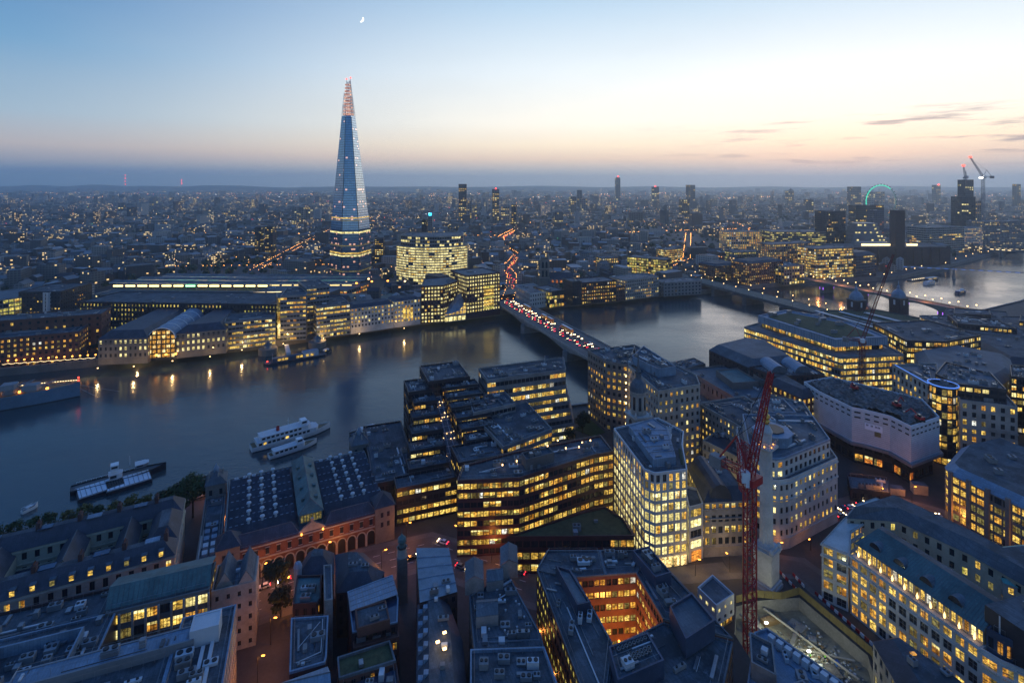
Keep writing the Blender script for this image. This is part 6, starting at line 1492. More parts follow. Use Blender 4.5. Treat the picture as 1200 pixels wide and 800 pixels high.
g = MB(); g.prism([(134,150), (150,154), (153,141), (138,136)], 20, 30.5, 'dark_clad', 'felt'); b.part(g, 'plant_room'); b.clutter([(137,148), (148,151), (150,143), (140,139)], 30.5, 4)
b.vol([tuple(P1), tuple(P1+Vector((2.2, -4))), tuple(P1+Vector((7, -8))), (152,136), (151,152), tuple(P1+n_*14)], 0, 19.5, 'stone_white', 'lead', strings=(15.8, 18.9), **{k_: v for k_, v in st_.items() if k_ != 'wall'})
b.vol([tuple(P1+Vector((2, 0))), tuple(P1+Vector((4, -3.4))), tuple(P1+Vector((8, -6))), (150,138), (149,150), tuple(P1+n_*12)], 19.5, 25, 'navy_paint', 'lead', fh=3.6, bw=2.6, ww=.6, wh=.6, litp=.5, pal='amber')
g = MB(); g.lathe(P1.x+8, P1.y+1, [(2.2, 25), (2.2, 29), (0, 29.4)], 'lit_warm', 12); b.part(g, 'glazed_bay')
g = MB()
for s_ in (-1, 1): g.box((P1.x+8+s_*2.8, P1.y-.8, 27.6), (1.5, 1.5, 5.2), 'panel_white')
b.part(g, 'bay_pier'); b.done()
b = B('copper_roofed_block', 'low block with a bright turquoise copper roof, behind the long green mansard'); pl = [(160,172), (176,160), (196,168), (184,190), (168,188)]
b.vol(pl, 0, 20, 'stone', 'copper_bright', wh=.5, ww=.4, litp=.2, mansard=(4, 3)); b.clutter(inset(ccw(pl), 6), 23.2, 3); b.done()
# ---- courtyard office with orange glowing well
b = B('courtyard_office', 'slate roofed office ring around an orange glowing courtyard, near the white office', 'office')
O = [(8,172), (12,181), (47,181), (61,146), (52,131), (20,120)]
I = [(20.5,168.5), (40,170.5), (43.5,152.5), (27.5,144.5)]
co = dict(wall='brick_red', roof='felt', fh=3.5, bw=2.1, ww=.82, wh=.5, litp=.8, pal='amber', rimm='lead', par=.5)
b.vol([O[1], (30,181), (30,169.5), I[0], O[0]], 0, 24, **co); b.vol([(30,181.02), O[2], I[1], (30,169.52)], 0, 24, **{**co, 'pal': 'amber'}); b.vol([O[2], O[3], I[2], I[1]], 0, 24, **co); b.vol([O[0], I[0], I[3], O[5]], 0, 24, **{**co, 'wall': 'dark_clad', 'pal': 'green', 'litp': .6})
b.vol([O[3], O[4], O[5], I[3], I[2]], 0, 23, **{**co, 'wall': 'dark_clad', 'pal': 'amber'})
b.vol([(26,130), (39,135.5), (37,144), (25.5,139.5)], 23, 27, 'navy_paint', 'felt', wins=False); b.vol([(46,140), (56,146), (53,156), (45,151)], 24, 28.5, 'navy_paint', 'lead', wins=False)
b.vol([(14,170), (18.5,168), (23,155), (19,154)], 24, 26.4, 'navy_paint', 'concrete', wins=False); b.vol([(40,176), (46,178), (50,166), (44.5,164)], 24, 27, 'navy_paint', 'felt', wins=False, units=4)
for i in range(2):
    for j in range(8):
        for q in range(2):
            x, y = 28.3+j*1.12+i*-.3, 135.0+j*.5+i*4.0+q*1.15; g = MB(); g.lathe(x, y, [(.5, 27.05), (.5, 27.7), (.38, 27.7), (.38, 27.4)], 'steel_grey', 10); g.lathe(x, y, [(.36, 27.4), (0, 27.4)], 'black_paint', 10); b.part(g, 'cooling_fan')
b.clutter([(14,178), (40,179), (40,173), (16,172)], 24.1, 6); b.clutter([(46,172), (55,150), (48,148), (44,164)], 24.1, 6)
for k in range(6): g = MB(); g.box((21.5+k*3.2, 168.2+k*.33, 3.2), (.5, .4, .5), 'lamp_orange'); b.part(g, 'courtyard_lamp')
b.done()
ll = bpy.data.lights.new('courtyard_light', 'POINT'); ll.energy = 9500; ll.color = (1, .36, .07); ll.shadow_soft_size = 2.0; lo = bpy.data.objects.new('courtyard_light', ll); COL.objects.link(lo); lo.location = (33, 158, 9)
# ---- site cabin block and construction pit
b = B('site_office', 'small white flat roofed site office on stilts beside the pit', 'site office'); pl = [(64.5,184), (68,176), (76,181), (72,190)]
b.vol(pl, 2.4, 8.6, 'panel_white', 'felt_light', fh=3.1, bw=2.8, ww=.4, wh=.4, litp=.7, pal='pale')
b.vol(inset(ccw(pl), .4), 0, 2.4, 'timber', 'felt', fh=2.4, bw=1.6, ww=.8, wh=.7, litp=.85, pal='amber', cap=False); b.done()
# ================================================================== lower left: custom house, terraces, small roofs
T = frame((-118, 185), 27)
b = B('custom_house', 'long stone custom house under slate roofs with lit attic windows, on the left quay', 'building')
sh = dict(wall='stone', roof='slate', fh=4.6, bw=3.6, ww=.4, wh=.5, pal='amber', strings=(14.5, 19))
b.vol(rect(T, -78, 0, 0, 9.5), 0, 20, litp=.5, base=2, mansard=(3.5, 4), **sh)
b.vol(rect(T, -78, 0, 27.5, 37), 0, 20, litp=.03, mansard=(3.5, 4), **{**sh, 'wall': 'cream'})
b.vol(rect(T, -9.5, 0, 9.5, 27.5), 0, 20, litp=.0, mansard=(3.2, 4), **sh)
b.vol(rect(T, -78, -10, 9.5, 27.5), 0, 13, 'cream', 'slate', wins=False, par=.4)
for u0, u1 in ((-20, -13), (-37, -29), (-58, -50)):
    pl = rect(T, u0, u1, 9.5, 27.5); b.vol(pl, 13, 18, 'cream', 'slate', wins=False, cap=False); b.gable(pl, 18, 4.5, wall='cream')
for k in range(14):
    u = -4-k*4.9; g = MB(); c = T(u, 1.1); g.box((*c, 21.3), (1.7, 1.6, 2.4), 'lead', R(27)); do_ = g.build('dormer', b.root)
    g = MB(); g.face([(*T(u-.6, .24), 20.5), (*T(u+.6, .24), 20.5), (*T(u+.6, .24), 22.1), (*T(u-.6, .24), 22.1)], 'lit_warm' if k not in (2, 6, 9) else 'lit_dim'); g.build('window', do_, (0, 0, 0))
for k in range(12): g = MB(); c = T(-3-k*6, 5+(k % 2)*27); g.box((*c, 24.6), (1.3, 2.6, 3), 'brick', R(27)); 
for k in range(12):
    g = MB(); c = T(-3-k*6, 5+(k % 2)*27); g.box((*c, 24.8), (1.2, 2.6, 3), 'brick_dark', R(27))
    for q in (-.7, 0, .7): g.lathe(c[0]-q*.45, c[1]+q*.89, [(.22, 26.3), (.18, 27)], 'brick_red', 6)
    g.build('chimney', b.root)
for k in range(8): g = MB(); c = T(-7-k*7.2, 31.5 if k % 2 else 5.2); g.box((*c, 24.15), (4.4, 2.6, .4), 'glass_blue' if k % 3 else 'lead_blue', R(27)); g.build('skylight', b.root)
g = MB(); g.face([(*T(.06, 2), 1), (*T(.06, 35), 1), (*T(.06, 35), 1.02), (*T(.06, 2), 1.02)], 'stone'); b.done()
b = B('green_roofed_block', 'block with faded green copper roofs and one lit lamp, at the left edge'); pl = rect(T, -112, -79, 8, 40)
b.vol(pl, 0, 19, 'stone_dark', 'copper_green', wh=.5, ww=.4, litp=.1, mansard=(7, 5)); g = MB(); g.box((*T(-82, 33), 20.5), (.8, .8, 1.2), 'lamp_orange'); b.part(g, 'roof_lamp'); g = MB(); g.tube((*T(-80, 39), 19), (*T(-80, 39), 33), .18, 'white_paint', 5); b.part(g, 'flagpole'); b.done()
T = frame((-120, 156), 21)
b = B('teal_roofed_office', 'office with a broad teal metal roof and a pilastered inner front, lower left', 'office')
b.vol(rect(T, 0, 27, 0, 13), 0, 22.5, 'stone_dark', 'lead', fh=4.2, bw=3.4, ww=.8, wh=.62, litp=.62, pal='warm', nx=3, par=.4)
g = MB(); P = lambda u, v, z: (*T(u, v), z); g.face([P(-.4, 1.2, 23.2), P(27, 1.2, 23.2), P(27, 5, 27.4), P(-.4, 5, 27.4)], 'copper_green'); g.face([P(-.4, 5, 27.4), P(27, 5, 27.4), P(27, 13.4, 24.6), P(-.4, 13.4, 24.6)], 'copper_green'); g.face([P(-.4, 13.4, 22), P(-.4, 1.2, 22), P(-.4, 1.2, 23.2), P(-.4, 5, 27.4), P(-.4, 13.4, 24.6)], 'copper_green'); g.face([P(-.4, 1.2, 22.6), P(27, 1.2, 22.6), P(27, 1.2, 23.2), P(-.4, 1.2, 23.2)], 'lead')
for k in range(22): g.tube(P(-.2+k*1.29, 1.2, 23.26), P(-.2+k*1.29, 5, 27.46), .05, 'lead', 3, cap=False)
b.part(g, 'metal_roof')
for k in range(4): g = MB(); u = 2+k*6.2; g.face([P(u, .95, 20.9), P(u+4.8, .95, 20.9), P(u+4.8, .95, 22.4), P(u, .95, 22.4)], 'lit_warm'); b.part(g, 'clerestory_window')
g = MB()
for k in range(9): g.box((*T(.2+k*3.33, -.3), 15), (.6, .6, 14), 'stone', R(21))
b.part(g, 'pilaster'); b.done()
b = B('gabled_block', 'pale stone block with twin stepped gables, right of the teal metal roof'); pl = rect(T, 27.3, 40, 1.5, 14)
b.vol(pl, 0, 20, 'stone', 'lead', wh=.4, ww=.3, litp=.1, bw=3.6); b.gable(rect(T, 28, 33.5, 3, 14), 20.2, 4.5, 'lead', 'stone'); b.gable(rect(T, 34.5, 39.8, 1.8, 14), 20.2, 4.5, 'lead', 'stone'); b.done()
b = B('flat_roofed_office', 'office with a dark flat roof and long pale plant strip, in the bottom left corner', 'office')
b.vol(rect(T, 22, 36, -50, -12), 0, 24, 'stone', 'felt', fh=3.8, bw=2.8, ww=.5, wh=.6, litp=.2, pal='amber', rimm='lead_blue', par=.6, back=True)
b.vol(rect(T, -14, 22, -50, -24), 0, 24, 'stone', 'felt', fh=3.8, bw=3, ww=.5, wh=.6, litp=.2, rimm='lead_blue', par=.6)
b.vol(rect(T, -13, 27, -24.5, -19), 0, 26.5, 'panel_grey', 'lead_blue', wins=False, par=.25)
b.vol(rect(T, 26, 33, -24, -18), 24, 28.5, 'panel_white', 'panel_white', wins=False, par=.2)
b.vol(rect(T, 3, 22, -19, -.4), 0, 13, 'stone_dark', 'felt', wins=False, par=.5)
for k in range(3): g = MB(); g.box((*T(30+k*.2, -15-k*.3), 24.6), (1.4, 1.0, 1.2), 'panel_grey', R(21)); b.part(g, 'roof_unit')
g = MB()
for k in range(6): g.tube((*T(14+k*1.2, -18), 26.9), (*T(14+k*1.2, -18), 28), .05, 'black_paint', 3)
b.part(g, 'railing'); b.clutter(rect(T, 23.5, 34.5, -48, -28), 24.1, 4); b.done()
b = B('terraced_office', 'office with framed roof terraces and plant enclosure, at the left edge below the custom house', 'office')
b.vol(rect(T, -34, -1, 1, 15), 0, 20, 'brick_dark', 'felt', fh=3.8, bw=3, ww=.5, wh=.5, litp=.25, pal='amber', units=5)
b.vol(rect(T, -34, 2.6, -24, .6), 0, 22, 'dark_clad', 'felt', wins=False, rimm='lead_blue', par=.6, units=6)
for u0, u1, v0, v1 in ((-22, -3, -20, -6),):
    q = rect(T, u0, u1, v0, v1)
    for i in range(4):
        a, c = Vector(q[i]), Vector(q[(i+1) % 4]); g = MB(); ip = inset(ccw(q), .5); g.prism(ccw([tuple(a), tuple(c), ip[(i+1) % 4], ip[i]]), 22, 25, 'lead_blue'); b.part(g, 'screen_wall')
b.clutter(rect(T, -20, -5, -18, -8), 22.1, 7, 1.2); b.done()
# ---- small roofs along the bottom
def small(name, label, px, H, wall='brick_dark', roof='felt', top=None, units=0, litp=.12, pal='amber', **k):
    b = B(name, label, 'building'); pl = [G(x, y, H) for x, y in px]
    b.vol(pl, 0, H, wall, roof, fh=3.5, bw=2.6, ww=.42, wh=.55, litp=litp, pal=pal, par=.7, units=units, **k)
    if top: top(b, ccw(pl), H)
    return b
b = small('flat_roofed_block', 'block with a teal felt flat roof edged by pale pipes, beside the lower left lane', [(341,726),(385,723),(383,770),(381,778),(339,790)], 19, roof='felt', units=3, rimm='lead_blue', back=True)
g = MB(); pl = ccw([G(x, y, 19) for x, y in [(341,726),(385,723),(383,770),(339,790)]]); q = inset(pl, 1.6)
g.tube((*q[0], 20), (*q[1], 20), .1, 'panel_white', 4); g.tube((*q[1], 20), (*q[2], 20), .1, 'panel_white', 4); c = centroid(pl); g.tube((c[0]-2, c[1]-3, 19.6), (c[0]+1, c[1]+6, 19.6), .09, 'panel_white', 4); b.part(g, 'pipe'); b.done()
b = small('gabled_house', 'building with a bright blue grey pitched metal roof, cut off by the bottom edge', [(322,803),(384,781),(390,828),(318,838)], 19, roof='lead_blue', back=True, cap=False)
b.gable(ccw([G(x, y, 19) for x, y in [(322,803),(384,781),(390,828),(318,838)]]), 19, 3.5, 'lead_blue', 'brick_dark'); b.done()
b = small('turreted_block', 'dark block with a mossy green roof well, left of the grey chimney slab', [(348,676),(377,675),(376,702),(372,708),(343,710)], 17, 'brick_dark', 'copper_green', units=3); b.done()
b = small('hipped_house', 'black slate hipped house with a small round turret, facing the brick arcade', [(353,662),(362,647),(391,648),(391,672),(350,674)], 15, 'brick_dark', 'slate', mansard=(3.5, 4)); c = G(349, 668, 18); g = MB(); g.lathe(*c, [(1.3, 0), (1.3, 19), (1.5, 19.2), (1.0, 20.6), (0, 21.2)], 'lead_blue', 10); b.part(g, 'turret'); b.done()
b = small('chimney_slab', 'tall narrow grey chimney slab between two dark roofs', [(379,664),(389,663),(390,704),(380,706)], 21, 'concrete', 'lead', wins=False); b.done()
b = small('slate_house', 'dark slate roofed house with curved gable and small skylights, by the street', [(393,650),(426,648),(450,670),(440,690),(395,694)], 15, 'brick_dark', 'slate', mansard=(4, 3.5)); b.clutter(inset(ccw([G(x, y, 15) for x, y in [(393,650),(426,648),(450,670),(440,690),(395,694)]]), 4.5), 18.6, 3, .7); b.done()
b = B('glass_roofed_block', 'block with a bright blue gridded glass roof around a felt flat', 'building'); H = 18; pl = ccw([G(x, y, H) for x, y in [(407,694),(460,674),(467,702),(466,730),(413,742)]])
b.vol(pl, 0, H, 'brick_dark', 'glass_blue', fh=3.5, bw=2.6, ww=.42, wh=.55, litp=.1, par=.4, rimm='lead_blue')
g = MB(); q0, q1, q2, q3 = [Vector(G(x, y, H)) for x, y in [(408,695),(460,675),(466,702),(411,722)]]; P = lambda a, c: (*q0.lerp(q1, a).lerp(q3.lerp(q2, a), c), H+.25+1.4*c)
for i in range(7):
    for j in range(4): g.face([P(i/7+.006, j/4+.01), P((i+1)/7-.006, j/4+.01), P((i+1)/7-.006, (j+1)/4-.01), P(i/7+.006, (j+1)/4-.01)], 'glass_blue' if 0 else 'lead_blue')
for i in range(8): g.tube(P(i/7, 0), P(i/7, 1), .12, 'panel_grey', 4)
for j in range(5): g.tube(P(0, j/4), P(1, j/4), .10, 'panel_grey', 4)
b.part(g, 'glass_roof'); b.vol([G(x, y, 20.5) for x, y in [(416,715),(452,704),(457,727),(419,738)]], H+.2, 20.5, 'brick', 'felt', wins=False, par=.5); b.clutter([G(x, y, 20.5) for x, y in [(418,717),(450,707),(455,725),(421,736)]], 20.5, 2, .7); b.done()
b = small('brown_block', 'brown brick block with lower maroon roofs, below the gridded glass roof', [(413,744),(466,731),(468,748),(414,762)], 15, 'brick_red', 'brick', units=3); b.done()
b = small('mossy_roofed_block', 'block with a stained mossy flat roof in a high parapet, bottom left of centre', [(395,772),(457,752),(464,776),(397,797)], 19, 'brick', 'sedum', units=1, rimm='lead'); b.done()
b = small('dark_roofed_block', 'dark navy roofed block at the bottom edge, below the mossy flat roof', [(398,801),(465,780),(472,830),(392,838)], 17, 'brick_dark', 'navy_paint', units=6); b.done()
b = B('metal_roofed_hall', 'hall with a pale grey ribbed metal pitched roof and turquoise gable end', 'hall'); H = 21; px = [(488,652),(526,652),(536,694),(492,707)]; pl = [G(x, y, H) for x, y in px]
b.vol(pl, 0, H, 'brick_dark', 'lead', fh=3.5, bw=2.6, ww=.4, wh=.5, litp=.06, cap=False)
p = [Vector(q) for q in pl]; g = MB(); L_ = lambda a, c: p[0].lerp(p[1], a).lerp(p[3].lerp(p[2], a), c); hh = lambda c: H+.3+2.8*(1-c)
g.face([(*L_(0, 1), hh(1)), (*L_(1, 1), hh(1)), (*L_(1, 0), hh(0)), (*L_(0, 0), hh(0))], 'steel_grey'); g.face([(*L_(0, 0), H), (*L_(1, 0), H), (*L_(1, 0), hh(0)), (*L_(0, 0), hh(0))], 'copper_bright')
g.face([(*L_(0, 0), H), (*L_(0, 0), hh(0)), (*L_(0, 1), hh(1)), (*L_(0, 1), H)], 'copper_bright'); g.face([(*L_(1, 0), H), (*L_(1, 0), hh(0)), (*L_(1, 1), hh(1)), (*L_(1, 1), H)], 'lead')
for k in range(1, 5): g.tube((*L_(0, k/5), hh(k/5)+.1), (*L_(1, k/5), hh(k/5)+.1), .22, 'lead_blue', 5)
b.part(g, 'metal_roof'); b.clutter([tuple(L_(.35, .75)), tuple(L_(.9, .75)), tuple(L_(.9, .98)), tuple(L_(.35, .98))], H+.9, 4, .8); b.done()
x, y = G(471, 664, 12); r = thing('cupola_turret', 'slender stone turret with a green copper onion cupola, beside the street', 'turret', (x, y, 0))
g = MB(); g.box((x, y, 8), (3.6, 3.6, 16), 'stone_dark', .3); g.lathe(x, y, [(1.9, 16), (1.7, 19), (2, 19.3)], 'stone', 8); g.build('shaft', r)
g = MB(); g.lathe(x, y, [(1.0, 19.3), (1.0, 20.5), (1.6, 21.4), (1.5, 22.4), (.6, 23.4), (.12, 24), (.05, 25.6)], 'copper_green', 12); g.build('cupola', r)
b = B('dormered_block', 'dark block with two rows of dormers and blazing roof floodlights, bottom centre', 'building'); H = 18; px = [(490,709),(523,702),(541,750),(548,830),(488,838)]; pl = [G(x, y, H) for x, y in px]
b.vol(pl, 0, H, 'brick_dark', 'slate', fh=3.5, bw=2.6, ww=.42, wh=.55, litp=.12, mansard=(3.2, 3.4), back=True); 
a, c = Vector(G(489, 716, H)), Vector(G(488, 830, H))
for row_ in range(2):
    for k in range(7): q = a.lerp(c, (k+.5)/7)+Vector((1.0+row_*1.5, 0)); g = MB(); g.box((q.x, q.y, 19.2+row_*1.5), (1.3, 1.5, 1.3), 'lead_blue', .1); b.part(g, 'dormer')
b.clutter(inset(ccw(pl), 4), 21.5, 4, .8)
for px_ in ((521, 741), (513, 752), (521, 760)):
    q = G(*px_, 22.5); g = MB(); g.box((*q, 22.6), (1.0, .6, .35), 'lamp_warm', .4); b.part(g, 'floodlight')
b.done()
q = G(518, 750, 25); l_ = bpy.data.lights.new('roof_floodlight', 'POINT'); l_.energy = 260; l_.color = (1, .72, .35); l_.shadow_soft_size = .4; o_ = bpy.data.objects.new('roof_floodlight', l_); COL.objects.link(o_); o_.location = (*q, 25)
b = B('gravel_roofed_block', 'block with a speckled gravel flat roof and four hut shaped plant rooms', 'building'); H = 20; pl = ccw([(-13.5,166), (-1.4,176), (8.3,152), (9,147.5), (-10.5,146.5)])
b.vol(pl, 0, H, 'stone_dark', 'felt', fh=3.6, bw=2.6, ww=.42, wh=.55, litp=.12, units=14, rimm='lead', par=.5)
for (x0_, y0_, x1_, y1_), h_ in (((545,664,567,690), 4), ((570,669,590,686), 3), ((586,648,607,672), 4.5), ((558,706,584,728), 3.2)):
    pl_ = ccw([G(x0_, y1_, H+2), G(x1_, y1_-3, H+2), G(x1_-1, y0_, H+2), G(x0_, y0_+2, H+2)]); b.vol(pl_, H, H+h_, 'concrete', 'lead', wins=False, cap=False); b.gable(pl_, H+h_, 1.6, 'lead', 'concrete')
for k in range(26):
    x, y = b.r.uniform(-11, 6), b.r.uniform(147, 172)
    if inside((x, y), inset(pl, 1.5)): g = MB(); g.lathe(x, y, [(.22, H), (.22, H+.5), (.34, H+.55), (0, H+.8)], 'panel_white', 6); b.part(g, 'vent_cowl')
b.done()
b = B('vault_roofed_block', 'block with ribbed barrel vents and pipework behind a parapet, bottom centre edge', 'building'); H = 21; pl = ccw([(-11.5,145.5), (9,146.3), (13.5,128), (10,112), (-9,112)])
b.vol(pl, 0, H, 'stone_dark', 'felt', fh=3.6, bw=2.6, ww=.42, wh=.55, litp=.15, rimm='lead_blue', units=4)
for k in range(2):
    g = MB(); n = 8; c0 = (-4+k*7, 127-k*5); qf = lambda a, y: (c0[0]-2.4*math.cos(a), y, H+2.2*math.sin(a))
    for j in range(n): a0, a1 = math.pi*j/n, math.pi*(j+1)/n; g.face([qf(a0, c0[1]), qf(a1, c0[1]), qf(a1, c0[1]+7), qf(a0, c0[1]+7)][::-1], 'lead_blue'); g.face([qf(a0, c0[1]), qf(a1, c0[1]), (c0[0], c0[1], H)], 'panel_grey'); g.face([qf(a0, c0[1]+7), qf(a1, c0[1]+7), (c0[0], c0[1]+7, H)], 'panel_grey')
    for m_ in range(7):
        for j in range(n): g.tube(qf(math.pi*j/n, c0[1]+m_*1.16), qf(math.pi*(j+1)/n, c0[1]+m_*1.16), .08, 'steel_grey', 3, cap=False)
    b.part(g, 'barrel_vent')
b.done()
b = B('louvred_block', 'blue roofed block with white framed dormer louvres, along the pit edge', 'building'); H = 13; pl = ccw([(73.5,160.5), (78,162), (90.5,144), (93,118), (58,116), (64,144)])
b.vol(pl, 0, H, 'stone_white', 'lead_blue', fh=3.8, bw=3, ww=.45, wh=.55, litp=.3, pal='amber', rimm='lead_blue', back=True, units=3)
a, c = Vector((77.5,159)), Vector((89,143))
for k in range(8): q = a.lerp(c, (k+.5)/8); g = MB(); g.box((q.x-1, q.y-.6, 14.3), (1.7, 1.5, 2.0), 'panel_white', -.95); g.box((q.x-.1, q.y+.05, 14.3), (1.3, .3, 1.3), 'black_paint', -.95); b.part(g, 'louvre')
b.vol([(70,156), (75,152), (71,142), (66,146)], H, 17, 'concrete', 'felt', wins=False, units=2); b.vol([(66,138), (78,142), (80,128), (68,124)], H, 16, 'panel_grey', 'lead_blue', wins=False, units=2); b.done()
b = B('slate_block', 'dark slate roofed block with a curved end, at the bottom right edge', 'building'); H = 12; pl = ccw([(108.5,159), (116.5,160.5), (124.5,144), (127,122), (110,118), (105,140)])
b.vol(pl, 0, H, 'stone', 'slate', fh=3.8, bw=3, ww=.45, wh=.55, litp=.15, mansard=(4, 4), units=0, back=True); b.clutter(inset(ccw(pl), 5), 16.1, 5); q = G(1070, 763, 17); g = MB(); g.box((*q, 16.5), (1.4, 1, .3), 'lit_amber'); b.part(g, 'roof_light'); b.done()
# ================================================================== construction pit
pit = ccw(PIT)
g = MB()
for i in range(len(pit)):
    a, c = pit[i], pit[(i+1) % len(pit)]; g.face([(*a, -5), (*a, 0), (*c, 0), (*c, -5)], 'concrete')
g.face([(*p, -4.6) for p in pit], 'mud'); tag(g.build('pit'), kind='structure')
r = thing('hoarding', 'yellow timber hoarding around the floodlit construction pit', 'fence', (100, 185, 0))
hp = [(80,189),(88.5,191.6),(97,190.6),(104.8,193),(114.2,168),(106,147)]
for a, c in zip(hp, hp[1:]):
    a, c = Vector(a), Vector(c); n = max(1, int((c-a).length/2.4))
    for k in range(n):
        g = MB(); q0, q1 = a.lerp(c, (k+.02)/n), a.lerp(c, (k+.98)/n); u = (q1-q0).normalized(); nn = Vector((-u.y, u.x))*.06; g.prism(ccw([tuple(q0-nn), tuple(q1-nn), tuple(q1+nn), tuple(q0+nn)]), 0, 2.6, 'hoarding'); g.build('panel', r)
for (a, c, lab) in (((80,186,-1.5),(103,158,-5), 'long steel prop raking down across the pit'), ((90,189,-2),(107,163,-3), 'upper steel prop spanning the pit beneath the hoarding'), ((84,178,-4),(110,170,-3.5), 'cross prop wedged between the pit walls')):
    g = MB(); g.tube(a, c, .35, 'stone', 8); tag(g.build('steel_prop'), lab, 'prop')
g = MB(); rr = random.Random(8)
for k in range(620):
    x, y = rr.gauss(99, 5), rr.gauss(169, 7)
    if not inside((x, y), inset(pit, 1.5)): continue
    s_ = rr.uniform(.15, .75); g.box((x, y, -4.4+rr.random()*.5), (s_, s_*rr.uniform(.4, 1.4), s_*.5), rr.choice(['panel_white', 'panel_grey', 'concrete', 'timber', 'stone_white']), rr.random()*3)
tag(g.build('rubble'), 'pale rubble and offcuts strewn over the floor of the construction pit', kind='stuff')
for (x, y, s_, m_, lab) in ((104.5,170,2.6,'tarp_blue','bright blue tarpaulin heap by the pit wall'), (103.5,160,3.4,'tarp_blue','large blue tarpaulin sheet beside the green skip'), (98,164,1.8,'car_silver','small grey tool chest amid the pit rubble')):
    g = MB(); g.frustum([(x-s_/2, y-s_*.8), (x+s_/2, y-s_*.6), (x+s_*.45, y+s_*.7), (x-s_*.4, y+s_*.6)], -5, [(x-s_*.3, y-s_*.3), (x+s_*.2, y-s_*.3), (x+s_*.25, y+s_*.35), (x-s_*.2, y+s_*.3)], -4.1+s_*.1, m_); tag(g.build('tarpaulin' if 'tarp' in lab else 'tool_chest'), lab, 'tarpaulin' if 'tarp' in lab else 'chest')
r = thing('skip', 'green steel skip at the low end of the pit', 'skip', (102, 166, -5)); g = MB(); g.frustum([(99.5,164.6),(102.5,164.6),(102.5,168.4),(99.5,168.4)], -5, [(99.1,164),(102.9,164),(102.9,169),(99.1,169)], -3.4, 'copper_green', 'rubble'); g.build('body', r)
for k in range(2): l_ = bpy.data.lights.new('pit_floodlight', 'POINT'); l_.energy = (1700, 1200)[k]; l_.color = (.95, 1, .66); l_.shadow_soft_size = .3; o_ = bpy.data.objects.new('pit_floodlight', l_); COL.objects.link(o_); o_.location = ((96, 170, 1.2), (88, 181, 1.0))[k]
for k, (x, y, lab) in enumerate(((95.4,170,'pit floodlight over the pale rubble'), (87,181,'pit floodlight under the crossing props'))):
    r = thing('floodlight', 'tripod '+lab, 'floodlight', (x, y, -5)); g = MB()
    for j in range(3): g.tube((x+.9*math.cos(j*2.1), y+.9*math.sin(j*2.1), -5), (x, y, -3.4), .05, 'steel_grey', 4)
    g.tube((x, y, -3.5), (x, y, -.6), .06, 'steel_grey', 4); g.build('stand', r); g = MB(); g.box((x, y, -.4), (1.0, .4, .5), 'lamp_white'); g.build('lamp_head', r)
for k, (x, y, w_, d_, h_) in enumerate(((84,184,5,3,1.2),(91,186,7,2.4,1.6),(99,184,4,5,.8),(95,178,9,1.2,2.2),(101,178,2.4,2.4,1.4))):
    g = MB(); g.box((x, y, -4.6+h_/2), (w_, d_, h_), ('concrete', 'timber', 'concrete', 'concrete', 'panel_grey')[k], .3*k)
    for q in range(5): g.tube((x-w_*.4+q*w_*.2, y, -4.6+h_), (x-w_*.4+q*w_*.2, y, -4.6+h_+.9), .06, 'brick', 4)
    tag(g.build('footing'), ('cast concrete footing with starter bars in the far corner of the pit', 'timber formwork box under the yellow hoarding', 'low cast slab with starter bars beneath the hoarding corner', 'long concrete upstand wall across the pit floor', 'small steel plinth with starter bars near the pit rubble')[k], 'footing')
def person(label, x, y, z, top, leg, face=0.0):
    V = [(0,0,.95),(0,0,1.2),(0,0,1.42),(0,0,1.52),(0,0.02,1.68),(-.2,0,1.4),(-.28,-.02,1.12),(-.27,-.12,.88),(.2,0,1.4),(.28,.02,1.12),(.26,-.16,.9),(-.1,0,.9),(-.12,-.02,.5),(-.12,0,.06),(.1,0,.9),(.13,-.06,.5),(.14,.04,.06),(-.12,-.14,.04),(.14,-.1,.04)]
    E = [(0,1),(1,2),(2,3),(3,4),(2,5),(5,6),(6,7),(2,8),(8,9),(9,10),(0,11),(11,12),(12,13),(13,17),(0,14),(14,15),(15,16),(16,18)]
    rad = [.16,.15,.17,.07,.11,.075,.055,.04,.075,.055,.04,.1,.07,.05,.1,.07,.05,.05,.05]
    me = bpy.data.meshes.new('person'); me.from_pydata(V, E, []); o = bpy.data.objects.new('person', me); COL.objects.link(o)
    md = o.modifiers.new('skin', 'SKIN'); 
    for i, q in enumerate(rad): me.skin_vertices[0].data[i].radius = (q, q*.85)
    me.skin_vertices[0].data[0].use_root = True; o.modifiers.new('sub', 'SUBSURF').levels = 1
    dg = bpy.context.evaluated_depsgraph_get(); m2 = bpy.data.meshes.new_from_object(o.evaluated_get(dg)); o.modifiers.clear(); o.data = m2
    for mm in (top, leg, 'skin'): m2.materials.append(MATS[mm])
    for p in m2.polygons: p.material_index = 2 if p.center.z > 1.5 else 0 if p.center.z > .95 else 1
    o.location = (x, y, z); o.rotation_euler = (0, 0, face); tag(o, label, 'person')
    g = MB(); g.lathe(0, 0, [(.14, 1.72), (.125, 1.8), (0, 1.85)], 'car_white', 10); g.build('hard_hat', o, (0, .02, 0))
surf('hivis', (.22, .75, .05), .7, 0, .1, 1); surf('skin', (.45, .27, .19), .6, 0, .1, 1)
person('person in a lime high visibility jacket standing by the pit floodlight', 97, 172, -4.6, 'hivis', 'navy_paint', .6); person('person in a lime high visibility jacket beside the blue tarpaulin heap', 101.5, 171.5, -4.6, 'hivis', 'navy_paint', 2.2); person('person in a lime high visibility jacket near the foot of the red crane', 82.5, 178, -4.6, 'hivis', 'navy_paint', 4)
